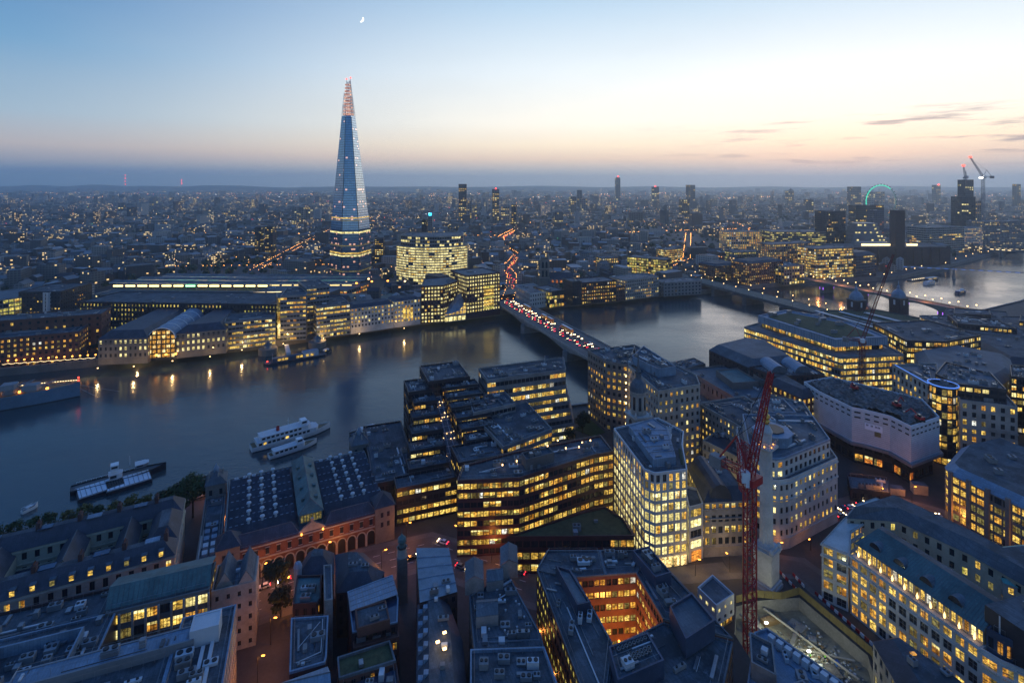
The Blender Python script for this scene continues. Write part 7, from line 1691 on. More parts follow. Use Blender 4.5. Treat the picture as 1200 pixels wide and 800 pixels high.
# red and white barriers beside the pit
def barrier_proto(m_):
    r = thing('barrier', 'red plastic road barrier in the line beside the yellow hoarding' if m_ == 'red_paint' else 'white plastic road barrier in the line beside the yellow hoarding', 'barrier', (0, 0, 0), 'red plastic barriers by the pit' if m_ == 'red_paint' else 'white plastic barriers by the pit')
    g = MB(); g.frustum([(-.75,-.28),(.75,-.28),(.75,.28),(-.75,.28)], 0, [(-.72,-.14),(.72,-.14),(.72,.14),(-.72,.14)], 1.0, m_); g.build('body', r, (0, 0, 0)); g = MB()
    for s_ in (-.5, .5): g.box((s_, 0, .06), (.3, .7, .12), 'black_paint')
    g.build('foot', r, (0, 0, 0)); return r
pr, pw = barrier_proto('red_paint'), barrier_proto('white_paint'); used = {0: 0, 1: 0}; kk = 0
for a, c in (((110.7,193.3),(117.0,171)), ((103,204),(104.9,193.5)), ((107.5,202.5),(108.3,196))):
    a, c = Vector(a), Vector(c); n = int((c-a).length/1.6); rz = math.atan2((c-a).y, (c-a).x)
    for k in range(n):
        q = a.lerp(c, (k+.5)/n); w_ = kk % 2; kk += 1; pro = (pr, pw)[w_]
        if not used[w_]: pro.location = (q.x, q.y, .03); pro.rotation_euler = (0, 0, rz); used[w_] = 1
        else: dup(pro, (q.x, q.y, .03), rz)
for (px_, py_, lab, wx) in ((1046, 577, 'flat site cabin with a printed side, at the foot of the sheeted building', 9), (1077, 577, 'taller orange lit site cabin at the corner of the bend, beside the flat one', 6)):
    x, y = G(px_, py_); r = thing('site_cabin', lab, 'cabin', (x, y, 0)); h_ = 3 if wx == 9 else 4.5; g = MB(); g.box((x, y, h_/2), (wx, 4, h_), 'cream', -.25, 'lead'); g.build('body', r); g = MB(); g.box((x+.2, y-2.05, h_*.62), (wx*.3, .1, .5), 'navy_paint', -.25); g.build('sign', r)
# ================================================================== streets, lamps with their light
def ribbon(pts, w_, z, m_, name):
    g = MB(); L = []; Rr = []
    for i, p in enumerate(pts):
        a = Vector(pts[max(0, i-1)]); c = Vector(pts[min(len(pts)-1, i+1)]); u = (c-a).normalized(); n = Vector((-u.y, u.x)); L.append(tuple(Vector(p)+n*w_/2)); Rr.append(tuple(Vector(p)-n*w_/2))
    for i in range(len(pts)-1): g.face([(*Rr[i], z), (*Rr[i+1], z), (*L[i+1], z), (*L[i], z)], m_)
    return tag(g.build(name), kind='structure')
surf('tarmac', (.085, .075, .068), .7, 0, .3, .2)
R1 = [(-170,140),(-130,168),(-98,186),(-60,206),(-34,216),(-14,207),(10,197),(40,198)]; R2 = [(150,258),(126,300),(108,330),(98,352)]; R3 = [(84,208),(98,208),(112,206),(118,190)]; R4 = [(150,240),(176,250),(190,240),(186,222),(196,196),(210,160)]
for pts, w_ in ((R1, 17), (R2, 16), (R3, 9), (R4, 12)): ribbon(pts, w_+6, .02, 'paving', 'pavement'); ribbon(pts, w_, .03, 'tarmac', 'road')
g = MB()
for pts, w_ in ((R1, 17), (R2, 16), (R4, 12)):
    for a, c in zip(pts, pts[1:]):
        a, c = Vector(a), Vector(c); u = (c-a).normalized(); n_ = Vector((-u.y, u.x)); k = 0.0
        while k < (c-a).length-3:
            for o in (-w_/4, 0, w_/4): q = a+u*(k+1.5)+n_*o; g.box((q.x, q.y, .036), (2.6, .16, .006), 'road_mark', math.atan2(u.y, u.x))
            k += 6
tag(g.build('road_marking'), kind='structure')
tag(ribbon([(55,203),(66,202.5),(84,205)], 9, .025, 'paving', 'plaza'), kind='structure')
def lit_lamp(label, pts, group, h=8.5, power=900, color=(1, .33, .06), head='lamp_orange'):
    first = None
    for (x, y) in pts:
        if first is None:
            first = thing('street_lamp', label, 'street lamp', (x, y, 0), group)
            g = MB(); g.tube((0, 0, 0), (0, 0, h), .11, 'black_paint', 6, .07); g.tube((0, 0, h), (1.5, 0, h+.3), .06, 'black_paint', 5); g.build('post', first, (0, 0, 0)); g = MB(); g.box((1.6, 0, h+.25), (.9, .4, .18), head); g.build('lamp_head', first, (0, 0, 0))
        else: dup(first, (x, y, 0), rnd.random()*6)
        l_ = bpy.data.lights.new('street_light', 'POINT'); l_.energy = power; l_.color = color; l_.shadow_soft_size = .25; o_ = bpy.data.objects.new('street_light', l_); COL.objects.link(o_); o_.location = (x+1.2, y, h-.2)
lit_lamp('orange street lamp on the road before the brick market arcade', [(-112,184),(-92,195),(-70,208),(-44,220),(-80,188),(-50,203),(-22,217),(-8,209)], 'lamps before the market arcade', power=1700)
lit_lamp('orange street lamp in the lane by the bottom left offices', [(-78.5,172),(-76,158),(-73.5,146),(-73,134)], 'lamps in the lower left lane', power=1200)
lit_lamp('amber street lamp in the narrow alley at bottom centre', [(-36,158),(-34,146),(-33,134)], 'lamps in the bottom centre alley', h=5.5, power=800, color=(1, .55, .12))
lit_lamp('orange street lamp on the bend beside the sheeted building', [(186,246),(192,226),(199,200),(172,246)], 'lamps on the bend by the sheeted building', power=1900)
lit_lamp('street lamp on the wide road running to the bridge', [(116,312),(104,334),(128,284)], 'lamps on the bridge approach', power=2000)
lit_lamp('warm lamp in the square between the white office and the column', [(70,202),(84,204)], 'lamps in the small square', h=6, power=800, color=(1, .6, .2))
lit_lamp('orange lamp in the lane left of the glowing courtyard office', [(6,170),(10,155),(13,140)], 'lamps by the courtyard office', h=6, power=700)
lit_lamp('orange lamp on the quay between custom house and market', [(-118,214),(-124,228)], 'lamps on the custom house quay', h=6, power=1500)
lit_lamp('lone orange lamp on the river edge beside the market annex', [(-147,250)], 'river edge lamp', h=6, power=700)
lit_lamp('amber lamp at the foot of the beige rounded building', [(107,213),(122,216)], 'lamps by the rounded building', h=5, power=220)
# ================================================================== vehicles
def car_proto(name, label, m_, cat, group, L=4.4, W=1.8, H=1.45):
    r = thing(name, label, cat, (0, 0, 0), group)
    g = MB(); pr_ = [(-L/2, .3), (L/2, .3), (L/2, .75), (L*.28, .9), (-L*.46, .95), (-L/2, .85)]
    for s_ in (-1, 1): q = [(x, s_*W/2, z) for x, z in pr_]; g.face(q if s_ < 0 else q[::-1], m_)
    for (x0_, z0_), (x1_, z1_) in zip(pr_, pr_[1:]+pr_[:1]): g.face([(x0_, W/2, z0_), (x0_, -W/2, z0_), (x1_, -W/2, z1_), (x1_, W/2, z1_)], m_)
    g.build('body', r, (0, 0, 0)); g = MB(); g.frustum([(-L*.4,-W*.45),(L*.22,-W*.45),(L*.22,W*.45),(-L*.4,W*.45)], .9, [(-L*.3,-W*.38),(L*.06,-W*.38),(L*.06,W*.38),(-L*.3,W*.38)], H, 'glass', m_); g.build('cabin', r, (0, 0, 0))
    for x in (-L*.3, L*.3):
        for s_ in (-1, 1): g = MB(); g.tube((x, s_*(W/2-.2), .32), (x, s_*(W/2+.02), .32), .32, 'black_paint', 10); g.build('wheel', r, (0, 0, 0))
    for s_ in (-1, 1):
        g = MB(); g.box((L/2+.03, s_*W*.36, .68), (.14, .6, .4), 'head_white'); g.build('headlight', r, (0, 0, 0)); g = MB(); g.box((-L/2-.03, s_*W*.36, .74), (.14, .5, .3), 'tail_red'); g.build('tail_light', r, (0, 0, 0))
    return r
def bus_proto(label, group):
    r = thing('double_decker_bus', label, 'bus', (0, 0, 0), group); L, W, H = 10.6, 2.5, 4.3
    g = MB(); g.box((0, 0, .35+H/2-.2), (L, W, H-.4), 'red_bus'); g.box((0, 0, H-.03), (L-.3, W-.2, .16), 'white_paint'); g.build('body', r, (0, 0, 0))
    for z in (1.55, 3.2):
        for s_ in (-1, 1): g = MB(); g.box((-.1, s_*(W/2+.02), z), (L-.9, .06, .8), 'lit_dim'); g.build('window', r, (0, 0, 0))
        g = MB(); g.box((L/2+.02, 0, z), (.06, W-.4, .9), 'lit_amber'); g.build('windscreen', r, (0, 0, 0))
    for x in (-L*.28, L*.32):
        for s_ in (-1, 1): g = MB(); g.tube((x, s_*(W/2-.3), .48), (x, s_*(W/2+.03), .48), .48, 'black_paint', 10); g.build('wheel', r, (0, 0, 0))
    for s_ in (-1, 1): g = MB(); g.box((L/2+.05, s_*.95, .8), (.1, .35, .3), 'head_white'); g.build('headlight', r, (0, 0, 0)); g = MB(); g.box((-L/2-.05, s_*.95, .9), (.1, .35, .5), 'tail_red'); g.build('tail_light', r, (0, 0, 0))
    return r
kinds = [('car_dark', 'dark'), ('car_white', 'white'), ('car_silver', 'silver'), ('car_blue', 'blue')]
protos = {}
def put(kind, x, y, z, rz, label, group=None):
    key = (kind, label)
    if key not in protos:
        p = bus_proto(label, group) if kind == 'bus' else car_proto('car', label, kind, 'car', group); protos[key] = p; p.location = (x, y, z); p.rotation_euler = (0, 0, rz); return p
    return dup(protos[key], (x, y, z), rz)
ang = math.atan2(ub.y, ub.x); rv = random.Random(12); s = 10.0; i = 0
while s < LB-40:
    for o, back_ in ((5.6, 0), (2.2, 0)):
        if rv.random() < .68:
            if rv.random() < .2 and o > 4: put('bus', *PB(s, -o), 8.02, ang+math.pi*0, 'red double decker bus in the oncoming queue on the road bridge', 'buses queuing on the road bridge')
            else: k_, c_ = rv.choice(kinds); put(k_, *PB(s, -o), 8.02, ang, c_+' car with headlights on, in the oncoming queue on the road bridge', c_+' cars coming over the road bridge')
    if rv.random() < .8: k_, c_ = rv.choice(kinds); put(k_, *PB(s, 3.0+3.4*(i % 2)), 8.02, ang+math.pi, c_+' car with red tail lights, driving away over the road bridge', c_+' cars leaving over the road bridge')
    s += 10 if rv.random() < .3 else 7; i += 1
put('bus', 120, 309, .03, math.atan2(-58, 30)+0*math.pi, 'red double decker bus on the wide road, beside the dark stone hall')
for x, y, k_, c_ in ((126, 300, 'car_dark', 'dark car on the wide road, just behind the red bus'), (112, 316, 'car_silver', 'silver car ahead of the red bus'), (118, 322, 'car_white', 'white car waiting across from the red bus')): put(k_, x, y, .03, 2.1, c_)
for x, y, rz, k_, c_ in ((156,244,.3,'car_white','white car with bright lights, left of the site cabins'), (163,247,.3,'car_dark','dark car following the white car left of the site cabins'), (148,238,.3,'car_silver','silver car at the corner of the beige rounded building'), (121,203,1.2,'car_white','white car parked beside the cream mansard building'), (-121.5,226,1.2,'car_white','white car parked alone by the end of the custom house'), (-121,211,2.0,'car_silver','white van sized car under the orange lamp by the custom house'), (-40,211,.6,'car_dark','dark car with red lights, turning by the copper cupola'), (188,236,-1.5,'car_dark','dark car rounding the bend with red lights'), (193,219,-1.4,'car_blue','blue car behind the dark car on the bend')): put(k_, x, y, .03, rz, c_)
pk = random.Random(4)
for pts, w_ in ((R1, 17), (R2, 16), (R4, 12)):
    for a, c in zip(pts, pts[1:]):
        a, c = Vector(a), Vector(c); u = (c-a).normalized(); n_ = Vector((-u.y, u.x)); k = 3.0
        while k < (c-a).length-3:
            if pk.random() < .42:
                sd_ = pk.choice([-1, 1]); q = a+u*k+n_*sd_*w_*pk.choice([.18, .36]); k_, c_ = pk.choice(kinds)
                put(k_, q.x, q.y, .05, math.atan2(u.y, u.x)+(0 if sd_ < 0 else math.pi), c_+' car on the streets among the near offices, lights on', c_+' cars on the near streets')
            k += 7
for x, y, lab in ((97.5, 258, 'ground floodlight washing the cream building front, lower one'), (103.5, 248, 'ground floodlight washing the cream building front, upper one')):
    r = thing('floodlight', lab, 'floodlight', (x, y, 0)); g = MB(); g.tube((x, y, 0), (x, y, .8), .08, 'black_paint', 5); g.build('post', r); g = MB(); g.box((x, y, 1), (.6, .4, .4), 'lamp_soft'); g.build('lamp_head', r)
    l_ = bpy.data.lights.new('front_light', 'POINT'); l_.energy = 900; l_.color = (1, .78, .36); l_.shadow_soft_size = .3; o_ = bpy.data.objects.new('front_light', l_); COL.objects.link(o_); o_.location = (x-1.5, y-1.5, 3)
# floodlights washing the far quay fronts
for i, (x, y, z, pw_) in enumerate(((-332,424,3,2600),(-306,428,3,2600),(-283,441,3,2600),(-258,452,3,2600),(-240,470,3,2200),(-211,488,3,5200),(-180,505,3,2600),(-150,520,3,2200),(-110,540,3,2000),(-320,452,4,3000))):
    r = thing('floodlight', 'low floodlight washing the wharf fronts along the far quay', 'floodlight', (x, y, 0), 'quay floodlights'); g = MB(); g.tube((x, y, 0), (x, y, 1.2), .1, 'black_paint', 5); g.build('post', r); g = MB(); g.box((x, y, 1.5), (.8, .5, .5), 'lamp_warm'); g.build('lamp_head', r)
    l_ = bpy.data.lights.new('quay_light', 'POINT'); l_.energy = pw_; l_.color = (1, .62, .25); l_.shadow_soft_size = .4; o_ = bpy.data.objects.new('quay_light', l_); COL.objects.link(o_); o_.location = (x, y-.3, z)
# ================================================================== trees
def tree(label, x, y, h, r, leaf='leaf', z=0, n=900, seed=0, cat='tree', squash=.8, ls=.5, group=None, trunkh=.4):
    rt = random.Random(seed*7+int(x*3+y)); root = thing('tree', label, cat, (x, y, z), group)
    g = MB(); th = h-r*1.15; g.tube((0, 0, -.2), (.1, 0, max(1, th)), .055*h*.45, 'bark', 7, .03*h*.45)
    cl = []
    for k in range(9):
        a = 2*math.pi*k/9+rt.random(); q = (r*.62*math.cos(a)*rt.uniform(.5, 1.1), r*.62*math.sin(a)*rt.uniform(.5, 1.1), th+r*squash*rt.uniform(-.1, 1.2)); cl.append((q, r*rt.uniform(.34, .52)))
        if k % 2 == 0: g.tube((0, 0, max(.8, th*.7)), q, .09*h*.12, 'bark', 5, .03)
    cl.append(((0, 0, th+r*squash*1.1), r*.5)); g.build('trunk', root, (0, 0, 0)); g = MB()
    for k in range(n):
        c, cr = rt.choice(cl); v = Vector((rt.gauss(0, 1), rt.gauss(0, 1), rt.gauss(0, 1))).normalized()*cr*(rt.random()**.35)*1.08; p = Vector(c)+Vector((v.x, v.y, v.z*squash))
        nrm = (v.normalized()+Vector((rt.gauss(0, .5), rt.gauss(0, .5), .3+rt.gauss(0, .5)))).normalized(); t_ = nrm.orthogonal().normalized(); b_ = nrm.cross(t_); s_ = ls*rt.uniform(.6, 1.3); g.face([p-t_*s_, p+b_*s_*.7, p+t_*s_, p-b_*s_*.7], leaf)
    g.build('crown', root, (0, 0, 0)); return root
tree('big dark green plane tree, largest by the end of the custom house', *G(226, 606, 0), 19, 8.2, 'leaf', n=2600, seed=1, ls=.6)
tree('dark green tree left of the largest one by the custom house', *G(207, 606, 0), 14, 5, 'leaf', n=1300, seed=2)
tree('small dark tree squeezed between the quay and the largest tree', *G(188, 606, 0), 11, 4, 'leaf_dark', n=1000, seed=3)
for i, (px_, h_, lf) in enumerate(((162,8,'leaf_gold'),(148,8.5,'leaf_gold'),(134,7,'leaf_gold'),(118,7,'leaf'),(106,7.5,'leaf_gold'),(92,6.5,'leaf_gold'),(76,7,'leaf'),(62,6,'leaf'),(46,5.5,'leaf'),(30,5,'leaf'),(16,5,'leaf_gold'),(3,6.5,'leaf_gold'))):
    x = (px_-600)*246/620; y = 246-(px_-80)*-.06; t_ = (px_-3)/160; xx, yy = Vector((-226,217)).lerp(Vector((-164,237)), t_)
    tree('yellowing quayside tree in the row between custom house and water' if lf == 'leaf_gold' else 'green quayside tree in the row between custom house and water', xx, yy, h_+2, 3.4, lf, n=620, seed=10+i, ls=.42, group='yellowing trees along the quay' if lf == 'leaf_gold' else 'green trees along the quay')
tree('dark tree in the little garden below the banded concrete office', *G(683, 508, 0), 13, 5.5, 'leaf_dark', n=1300, seed=30); tree('smaller dark tree beside the garden path of the banded concrete office', *G(668, 520, 0), 9, 3.6, 'leaf_dark', n=800, seed=31)
tree('dark tall tree in the lane before the brick market arcade', *G(323, 700, 0), 13, 5, 'leaf_dark', n=1500, seed=32); tree('second dark tree in the lane, nearer the teal felt roof', *G(329, 722, 0), 10, 4.4, 'leaf_dark', n=1100, seed=33)
g = MB(); g.prism(ccw([(38,322),(48,312),(56,318),(50,334)]), 0, .25, 'grass'); tag(g.build('lawn'), kind='structure')
for i in range(18):
    px_ = 1042+i*5.2; py_ = 314-i*1.05; x, y = G(px_, py_, 0); tree('dark tree in the riverside grove before the former power station', x, y+rnd.uniform(6, 26), rnd.uniform(11, 15), rnd.uniform(6, 8), 'leaf_dark', n=240, seed=50+i, ls=1.2, group='trees before the former power station')
for i in range(8):
    x, y = G(4+i*15, 424-i*1.4, 0); tree('dark promenade tree before the long brown brick block', x, y+3, 8, 4, 'leaf_dark', n=260, seed=80+i, ls=.8, group='trees before the brown brick block')
for i, (px_, py_) in enumerate(((334,396),(348,395))): tree(('left' if i == 0 else 'right')+' dark tree of the pair standing before the golden atrium', *G(px_, py_+2, 0), 11, 4.5, 'leaf_dark', n=400, seed=90+i, ls=.7)
# ================================================================== the wider city
m, t = new_mat('far_city'); o = t.n('ShaderNodeOutputMaterial'); b_ = t.n('ShaderNodeBsdfPrincipled')
gm = t.n('ShaderNodeNewGeometry'); px_, py_, pz_ = t.sep(gm.outputs['Position']); nx_, ny_, nz_ = t.sep(gm.outputs['Normal'])
at_ = t.n('ShaderNodeAttribute', attribute_name='tint')
uu = t.m('SUBTRACT', t.m('MULTIPLY', px_, ny_), t.m('MULTIPLY', py_, nx_))
fu = t.m('FRACT', t.m('DIVIDE', uu, 4.2)); fv = t.m('FRACT', t.m('DIVIDE', pz_, 3.4))
msk = t.m('MULTIPLY', t.m('MULTIPLY', t.m('GREATER_THAN', fu, .3), t.m('GREATER_THAN', fv, .4)), t.m('LESS_THAN', t.m('ABSOLUTE', nz_), .3))
wn = t.n('ShaderNodeTexWhiteNoise', noise_dimensions='3D'); t.l(t.comb(t.m('FLOOR', t.m('DIVIDE', uu, 4.2)), t.m('FLOOR', t.m('DIVIDE', pz_, 3.4)), t.m('FLOOR', t.m('DIVIDE', t.m('ADD', px_, py_), 37))), wn.inputs['Vector'])
wb = t.n('ShaderNodeTexWhiteNoise', noise_dimensions='2D'); t.l(t.comb(t.m('FLOOR', t.m('DIVIDE', px_, 45)), t.m('FLOOR', t.m('DIVIDE', py_, 45)), 0.0), wb.inputs['Vector'])
ln_ = t.smooth(t.noise(gm.outputs['Position'], .0035, 4, .6), .44, .62)
th = t.m('SUBTRACT', 1.0, t.m('MULTIPLY', t.m('MULTIPLY', t.m('POWER', wb.outputs[0], 4.0), .62), t.m('ADD', .10, ln_)))
on = t.m('MULTIPLY', msk, t.m('GREATER_THAN', wn.outputs[0], th))
t.l(t.mix(t.m('MULTIPLY', msk, .6), at_.outputs['Color'], (.015, .02, .03)), b_.inputs['Base Color']); b_.inputs['Roughness'].default_value = .7
t.l(t.mix(wb.outputs[0], (1, .42, .12), (1, .74, .32)), b_.inputs['Emission Color']); t.put(b_.inputs['Emission Strength'], t.m('MULTIPLY', on, 1.1))
t.l(b_.outputs[0], o.inputs[0]); nosample(m)
TINT = [(.10,.095,.09), (.40,.39,.37), (.30,.27,.23), (.16,.15,.14), (.09,.06,.05), (.07,.07,.075), (.24,.23,.22), (.12,.075,.06), (.05,.05,.055)]
ROOFT = [(.035,.038,.045), (.06,.062,.066), (.10,.105,.11), (.045,.045,.05), (.17,.18,.19), (.26,.27,.28)]
class CB:
    def __init__(s): s.v = []; s.f = []; s.c = []
    def face(s, p, c): i = len(s.v); s.v += p; s.f.append(tuple(range(i, i+len(p)))); s.c.append(c)
    def block(s, x, y, w_, d, h, a, r, z0=0.0, pitch=False):
        co, si = math.cos(a), math.sin(a); P = lambda u, v: (x+u*co-v*si, y+u*si+v*co); q = [P(-w_/2, -d/2), P(w_/2, -d/2), P(w_/2, d/2), P(-w_/2, d/2)]; c = r.choice(TINT); rc = r.choice(ROOFT)
        for i in range(4): s.face([(*q[i], z0), (*q[(i+1) % 4], z0), (*q[(i+1) % 4], h), (*q[i], h)], c)
        if pitch:
            e0, e1 = P(-w_/2, 0), P(w_/2, 0); hr = h+d*.32
            s.face([(*q[0], h), (*q[1], h), (*e1, hr), (*e0, hr)], rc); s.face([(*q[2], h), (*q[3], h), (*e0, hr), (*e1, hr)], rc); s.face([(*q[1], h), (*q[2], h), (*e1, hr)], c); s.face([(*q[3], h), (*q[0], h), (*e0, hr)], c)
        else:
            s.face([(*k, h) for k in q], rc)
            if w_ > 14 and r.random() < .5: u0, v0 = r.uniform(-.2, .2)*w_, r.uniform(-.2, .2)*d; s.sub(P, u0, v0, w_*.3, d*.35, h, h+r.uniform(2, 3.5), r.choice(TINT))
    def sub(s, P, u, v, w_, d, z0, z1, c):
        q = [P(u-w_/2, v-d/2), P(u+w_/2, v-d/2), P(u+w_/2, v+d/2), P(u-w_/2, v+d/2)]
        for i in range(4): s.face([(*q[i], z0), (*q[(i+1) % 4], z0), (*q[(i+1) % 4], z1), (*q[i], z1)], c)
        s.face([(*k, z1) for k in q], c)
    def build(s, name):
        me = bpy.data.meshes.new(name); me.from_pydata(s.v, [], s.f); a = me.color_attributes.new('tint', 'FLOAT_COLOR', 'CORNER'); arr = []
        for f, c in zip(s.f, s.c): arr += [c[0], c[1], c[2], 1]*len(f)
        a.data.foreach_set('color', arr); me.materials.append(MATS['far_city']); me.update(); return link(name, me)
rc = random.Random(99)
boxes = [(min(p[0] for p in pl)-6, max(p[0] for p in pl)+6, min(p[1] for p in pl)-6, max(p[1] for p in pl)+6) for pl, h in BLD]
VIA = [(-520,628),(-180,655),(-20,676),(60,720),(240,790),(236,806),(40,745),(-30,700),(-190,690),(-520,690)]
STA = [(-570,690),(-195,680),(-195,815),(-570,830)]
def bank_y(x):
    for (x0, y0), (x1, y1) in zip(SB, SB[1:]):
        if x0 <= x <= x1: return y0+(y1-y0)*(x-x0)/(x1-x0)
    return 420 if x < 0 else 1500+(x-1300)*.4
STREETS = [[(-6,640),(-2,700),(0,820),(-12,900),(0,960),(10,1050),(-20,1180),(-30,1400),(60,1900)], [(-600,900),(-200,930),(300,960),(900,1300)], [(-900,1500),(0,1420),(900,1700)], [(200,800),(330,1000),(500,1500)], [(-420,860),(-500,1300),(-640,2200)], [(470,840),(560,1100),(800,1900)]]
def near_street(x, y, w_):
    for st in STREETS:
        for (x0, y0), (x1, y1) in zip(st, st[1:]):
            if min(y0, y1)-w_ > y or max(y0, y1)+w_ < y or min(x0, x1)-w_ > x or max(x0, x1)+w_ < x: continue
            d = Vector((x1-x0, y1-y0)); k = max(0, min(1, ((x-x0)*d.x+(y-y0)*d.y)/d.length_squared)); 
            if (x-x0-d.x*k)**2+(y-y0-d.y*k)**2 < w_*w_: return True
    return False
def free(x, y, m_=4):
    if y < bank_y(x)+26+m_: return False
    if abs(x) > y*1.02+40: return False
    if inside((x, y), VIA) or inside((x, y), STA): return False
    for x0, x1, y0, y1 in boxes:
        if x0-m_ < x < x1+m_ and y0-m_ < y < y1+m_: return False
    return not near_street(x, y, 9+m_*.5)
cand = []
def patch(x, y): return math.pi*mnoise.noise((x*.0016, y*.0016, 3.3))*1.6
def park(x, y, s): return mnoise.noise((x*.0032, y*.0032, s)) > .36
y = 500.0
while y < 1700:
    st = 25 if y < 1100 else 33; x = -y*1.03-50
    while x < y*1.03+50:
        xx, yy = x+rc.uniform(-6, 6), y+rc.uniform(-6, 6)
        if free(xx, yy, 6) and not park(xx, yy, 1.1) and rc.random() < .94:
            big = rc.random() < .16; w_, d = (rc.uniform(22, 44), rc.uniform(13, 20)) if big else (rc.uniform(12, 26), rc.uniform(9, 15)); h = rc.choice([7, 9, 10, 12, 14, 17]) + (rc.uniform(4, 14) if big else 0); cand.append((xx, yy, w_, d, h, patch(xx, yy)+rc.choice([0, math.pi/2]), not big and rc.random() < .55))
        x += st
    y += st
cand.sort(key=lambda c: c[1]+abs(c[0])*.25)
KIN = [('brick_house', 'house', 'pitched roof house among the nearer rooftops of the far shore', 'pitched roof houses on the far shore'), ('flat_roofed_building', 'building', 'plain flat roofed building among the nearer rooftops of the far shore', 'flat roofed buildings on the far shore')]
nk_ = {True: 0, False: 0}
cb = CB()
for c in cand:
    if nk_[c[6]] < 285:
        nk_[c[6]] += 1; k = KIN[0] if c[6] else KIN[1]; q = CB(); q.block(0, 0, *c[2:6], rc, pitch=c[6]); ob = q.build(k[0]); ob.location = (c[0], c[1], 0); tag(ob, k[2], k[1], k[3])
    else: cb.block(*c[:6], rc, pitch=c[6])
y = 1700.0
while y < 4600:
    st = 42; x = -y*1.03
    while x < y*1.03:
        xx, yy = x+rc.uniform(-14, 14), y+rc.uniform(-14, 14); u_ = rc.random()
        if u_ < .72 and not park(xx, yy, 1.1) and free(xx, yy, 2): cb.block(xx, yy, rc.uniform(16, 46), rc.uniform(12, 24), rc.choice([8, 9, 11, 14, 18]) if u_ > .025 else rc.uniform(30, 58), patch(xx, yy)+rc.choice([0, math.pi/2]), rc)
        x += st
    y += st
y = 4600.0
while y < 11000:
    st = 105+(y-4600)*.012; x = -y*1.03
    while x < y*1.03:
        u_ = rc.random()
        if u_ < .62: cb.block(x+rc.uniform(-40, 40), y+rc.uniform(-40, 40), rc.uniform(30, 90), rc.uniform(20, 40), rc.choice([8, 10, 14, 18]) if u_ > .02 else rc.uniform(30, 60), rc.uniform(0, 3), rc)
        x += st
    y += st
tag(cb.build('distant_rooftops'), 'mass of far rooftops reaching to the southern horizon', kind='stuff')
# trees of the parks, squares and back gardens, as one far mass of crowns
g = MB(); nT = 0
y = 560.0
while y < 5200:
    st = 22 if y < 1200 else 34 if y < 2200 else 70; x = -y*1.02
    while x < y*1.02:
        xx, yy = x+rc.uniform(-9, 9), y+rc.uniform(-9, 9); pk = park(xx, yy, 1.1)
        if (rc.random() < (.8 if pk else .13)) and free(xx, yy, 0):
            r_ = rc.uniform(4, 7.5)*(1 if y < 2200 else 2.0); h_ = rc.uniform(8, 14); n = 26 if y < 1200 else 12 if y < 2200 else 7
            for k in range(n):
                v = Vector((rc.gauss(0, 1), rc.gauss(0, 1), rc.gauss(0, .8))).normalized()*r_*rc.random()**.4; p = Vector((xx, yy, h_-r_*.4))+Vector((v.x, v.y, v.z*.8)); nr = (v+Vector((0, 0, r_*.3))).normalized(); t_ = nr.orthogonal().normalized(); b2 = nr.cross(t_); s_ = r_*.42*rc.uniform(.7, 1.3); g.face([p-t_*s_, p+b2*s_, p+t_*s_, p-b2*s_], 'leaf_dark' if k % 3 else 'leaf')
        x += st
    y += st
tag(g.build('distant_trees'), 'dark tree crowns of parks and gardens across the far shore', kind='stuff')
# pin points of street lighting over the whole plain
g = MB()
def dot(x, y, z, s_, m_):
    g.face([(x-s_, y, z), (x, y-s_*.3, z-s_), (x+s_, y, z), (x, y-s_*.3, z+s_)], m_)
    g.face([(x, y-s_, z), (x+s_*.3, y, z-s_), (x, y+s_, z), (x-s_*.3, y, z+s_)], m_)
cl = [(rc.uniform(-1, 1), rc.uniform(700, 7500), rc.uniform(40, 260)) for _ in range(110)]
for k in range(3000):
    if rc.random() < .8:
        a, yy, s_ = rc.choice(cl); x, y = a*yy+rc.gauss(0, s_), yy+rc.gauss(0, s_*1.2)
    else: y = 650*(12)**rc.random(); x = rc.uniform(-1.02, 1.02)*y
    if y < 620 or not free(x, y, 0): continue
    u_ = rc.random(); m_ = 'far_orange' if u_ < .54 else 'far_warm' if u_ < .82 else 'lamp_white' if u_ < .89 else 'far_red' if u_ < .98 else 'lamp_green'
    dot(x, y, rc.uniform(5, 13), (.14+y*.00022)*rc.uniform(.4, 1.5), m_)
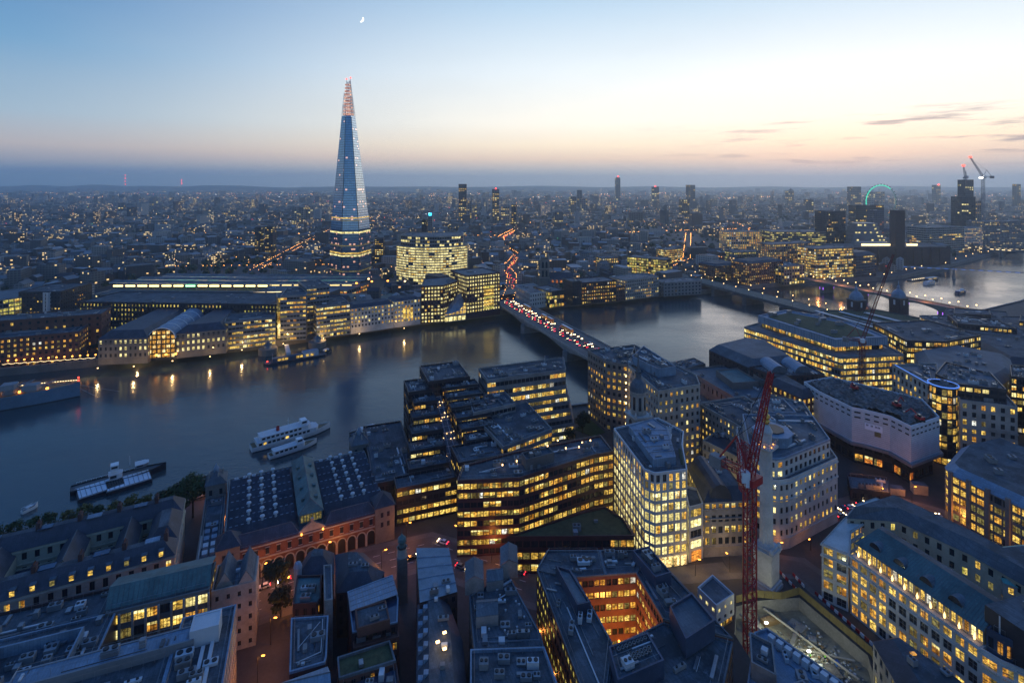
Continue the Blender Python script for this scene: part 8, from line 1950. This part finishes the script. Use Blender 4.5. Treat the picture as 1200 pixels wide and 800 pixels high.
for st in STREETS:
    for (x0, y0), (x1, y1) in zip(st, st[1:]):
        L = math.hypot(x1-x0, y1-y0); n = int(L/13)
        for k in range(n):
            f = (k+rc.random())/n; x, y = x0+(x1-x0)*f, y0+(y1-y0)*f
            for s_ in (-7, 7): dot(x+s_, y, 8, .2+y*.00026, 'far_orange')
            if st is STREETS[0]:
                for q in range(3): dot(x+rc.uniform(-4, 4), y+rc.uniform(-8, 8), 1, .15+y*.00024, 'tail_red' if rc.random() < .5 else 'lamp_orange')
dst = tag(g.build('city_lights'), 'countless street lights scattered over the plain beyond the river', kind='stuff')
for k, (x, y) in enumerate(((-206, 760), (-196, 740), (-230, 735), (-175, 745), (-150, 742), (-214, 728))):
    r = thing('floodlight_mast', 'orange floodlight mast on the building site at the foot of the glass spire', 'floodlight', (x, y, 0), 'floodlights at the foot of the glass spire'); gg = MB(); gg.tube((x, y, 0), (x, y, 11), .2, 'steel_grey', 5); gg.build('mast', r); gg = MB(); gg.box((x, y, 11.8), (2.4, 1, 1.6), 'lamp_orange' if k % 2 else 'lamp_warm'); gg.build('lamp_head', r)
# fill the near shore to the right with ordinary blocks
NF = [([(300,300),(332,296),(348,322),(316,326)], 24, 'dark flat roofed block with plant, between the beige dome roofed building and right edge', 'concrete_dark'),
 ([(342,330),(420,340),(430,380),(390,370)], 22, 'grey block with a long lead roof, far right behind the beige building', 'stone'),
 ([(445,385),(520,395),(530,450),(450,440)], 21, 'pale stone block, far right between two flat roofs', 'stone_white'),
 ([(272,228),(330,235),(330,290),(282,290)], 27, 'shadowed office block beyond the amber stone office at the right edge', 'brick_dark'),
 ([(166,262),(184,258),(176,246),(160,250)], 5, 'low dark podium between the site cabins and the beige building', 'dark_clad'),
 ([(285,455),(300,470),(330,560),(300,540),(265,480)], 15, 'low dark waterfront block behind the yellow banded office', 'concrete_dark'),
 ([(102,384),(150,410),(146,424),(100,400)], 9, 'low river terrace beyond the stone hall', 'stone_dark')]
for pl, h, lab, wm in NF:
    b = B('office_block', lab, 'office'); b.vol(pl, 0, h, wm, 'lead', wh=.5, ww=.5, litp=.35, pal='warm', units=5); b.done()
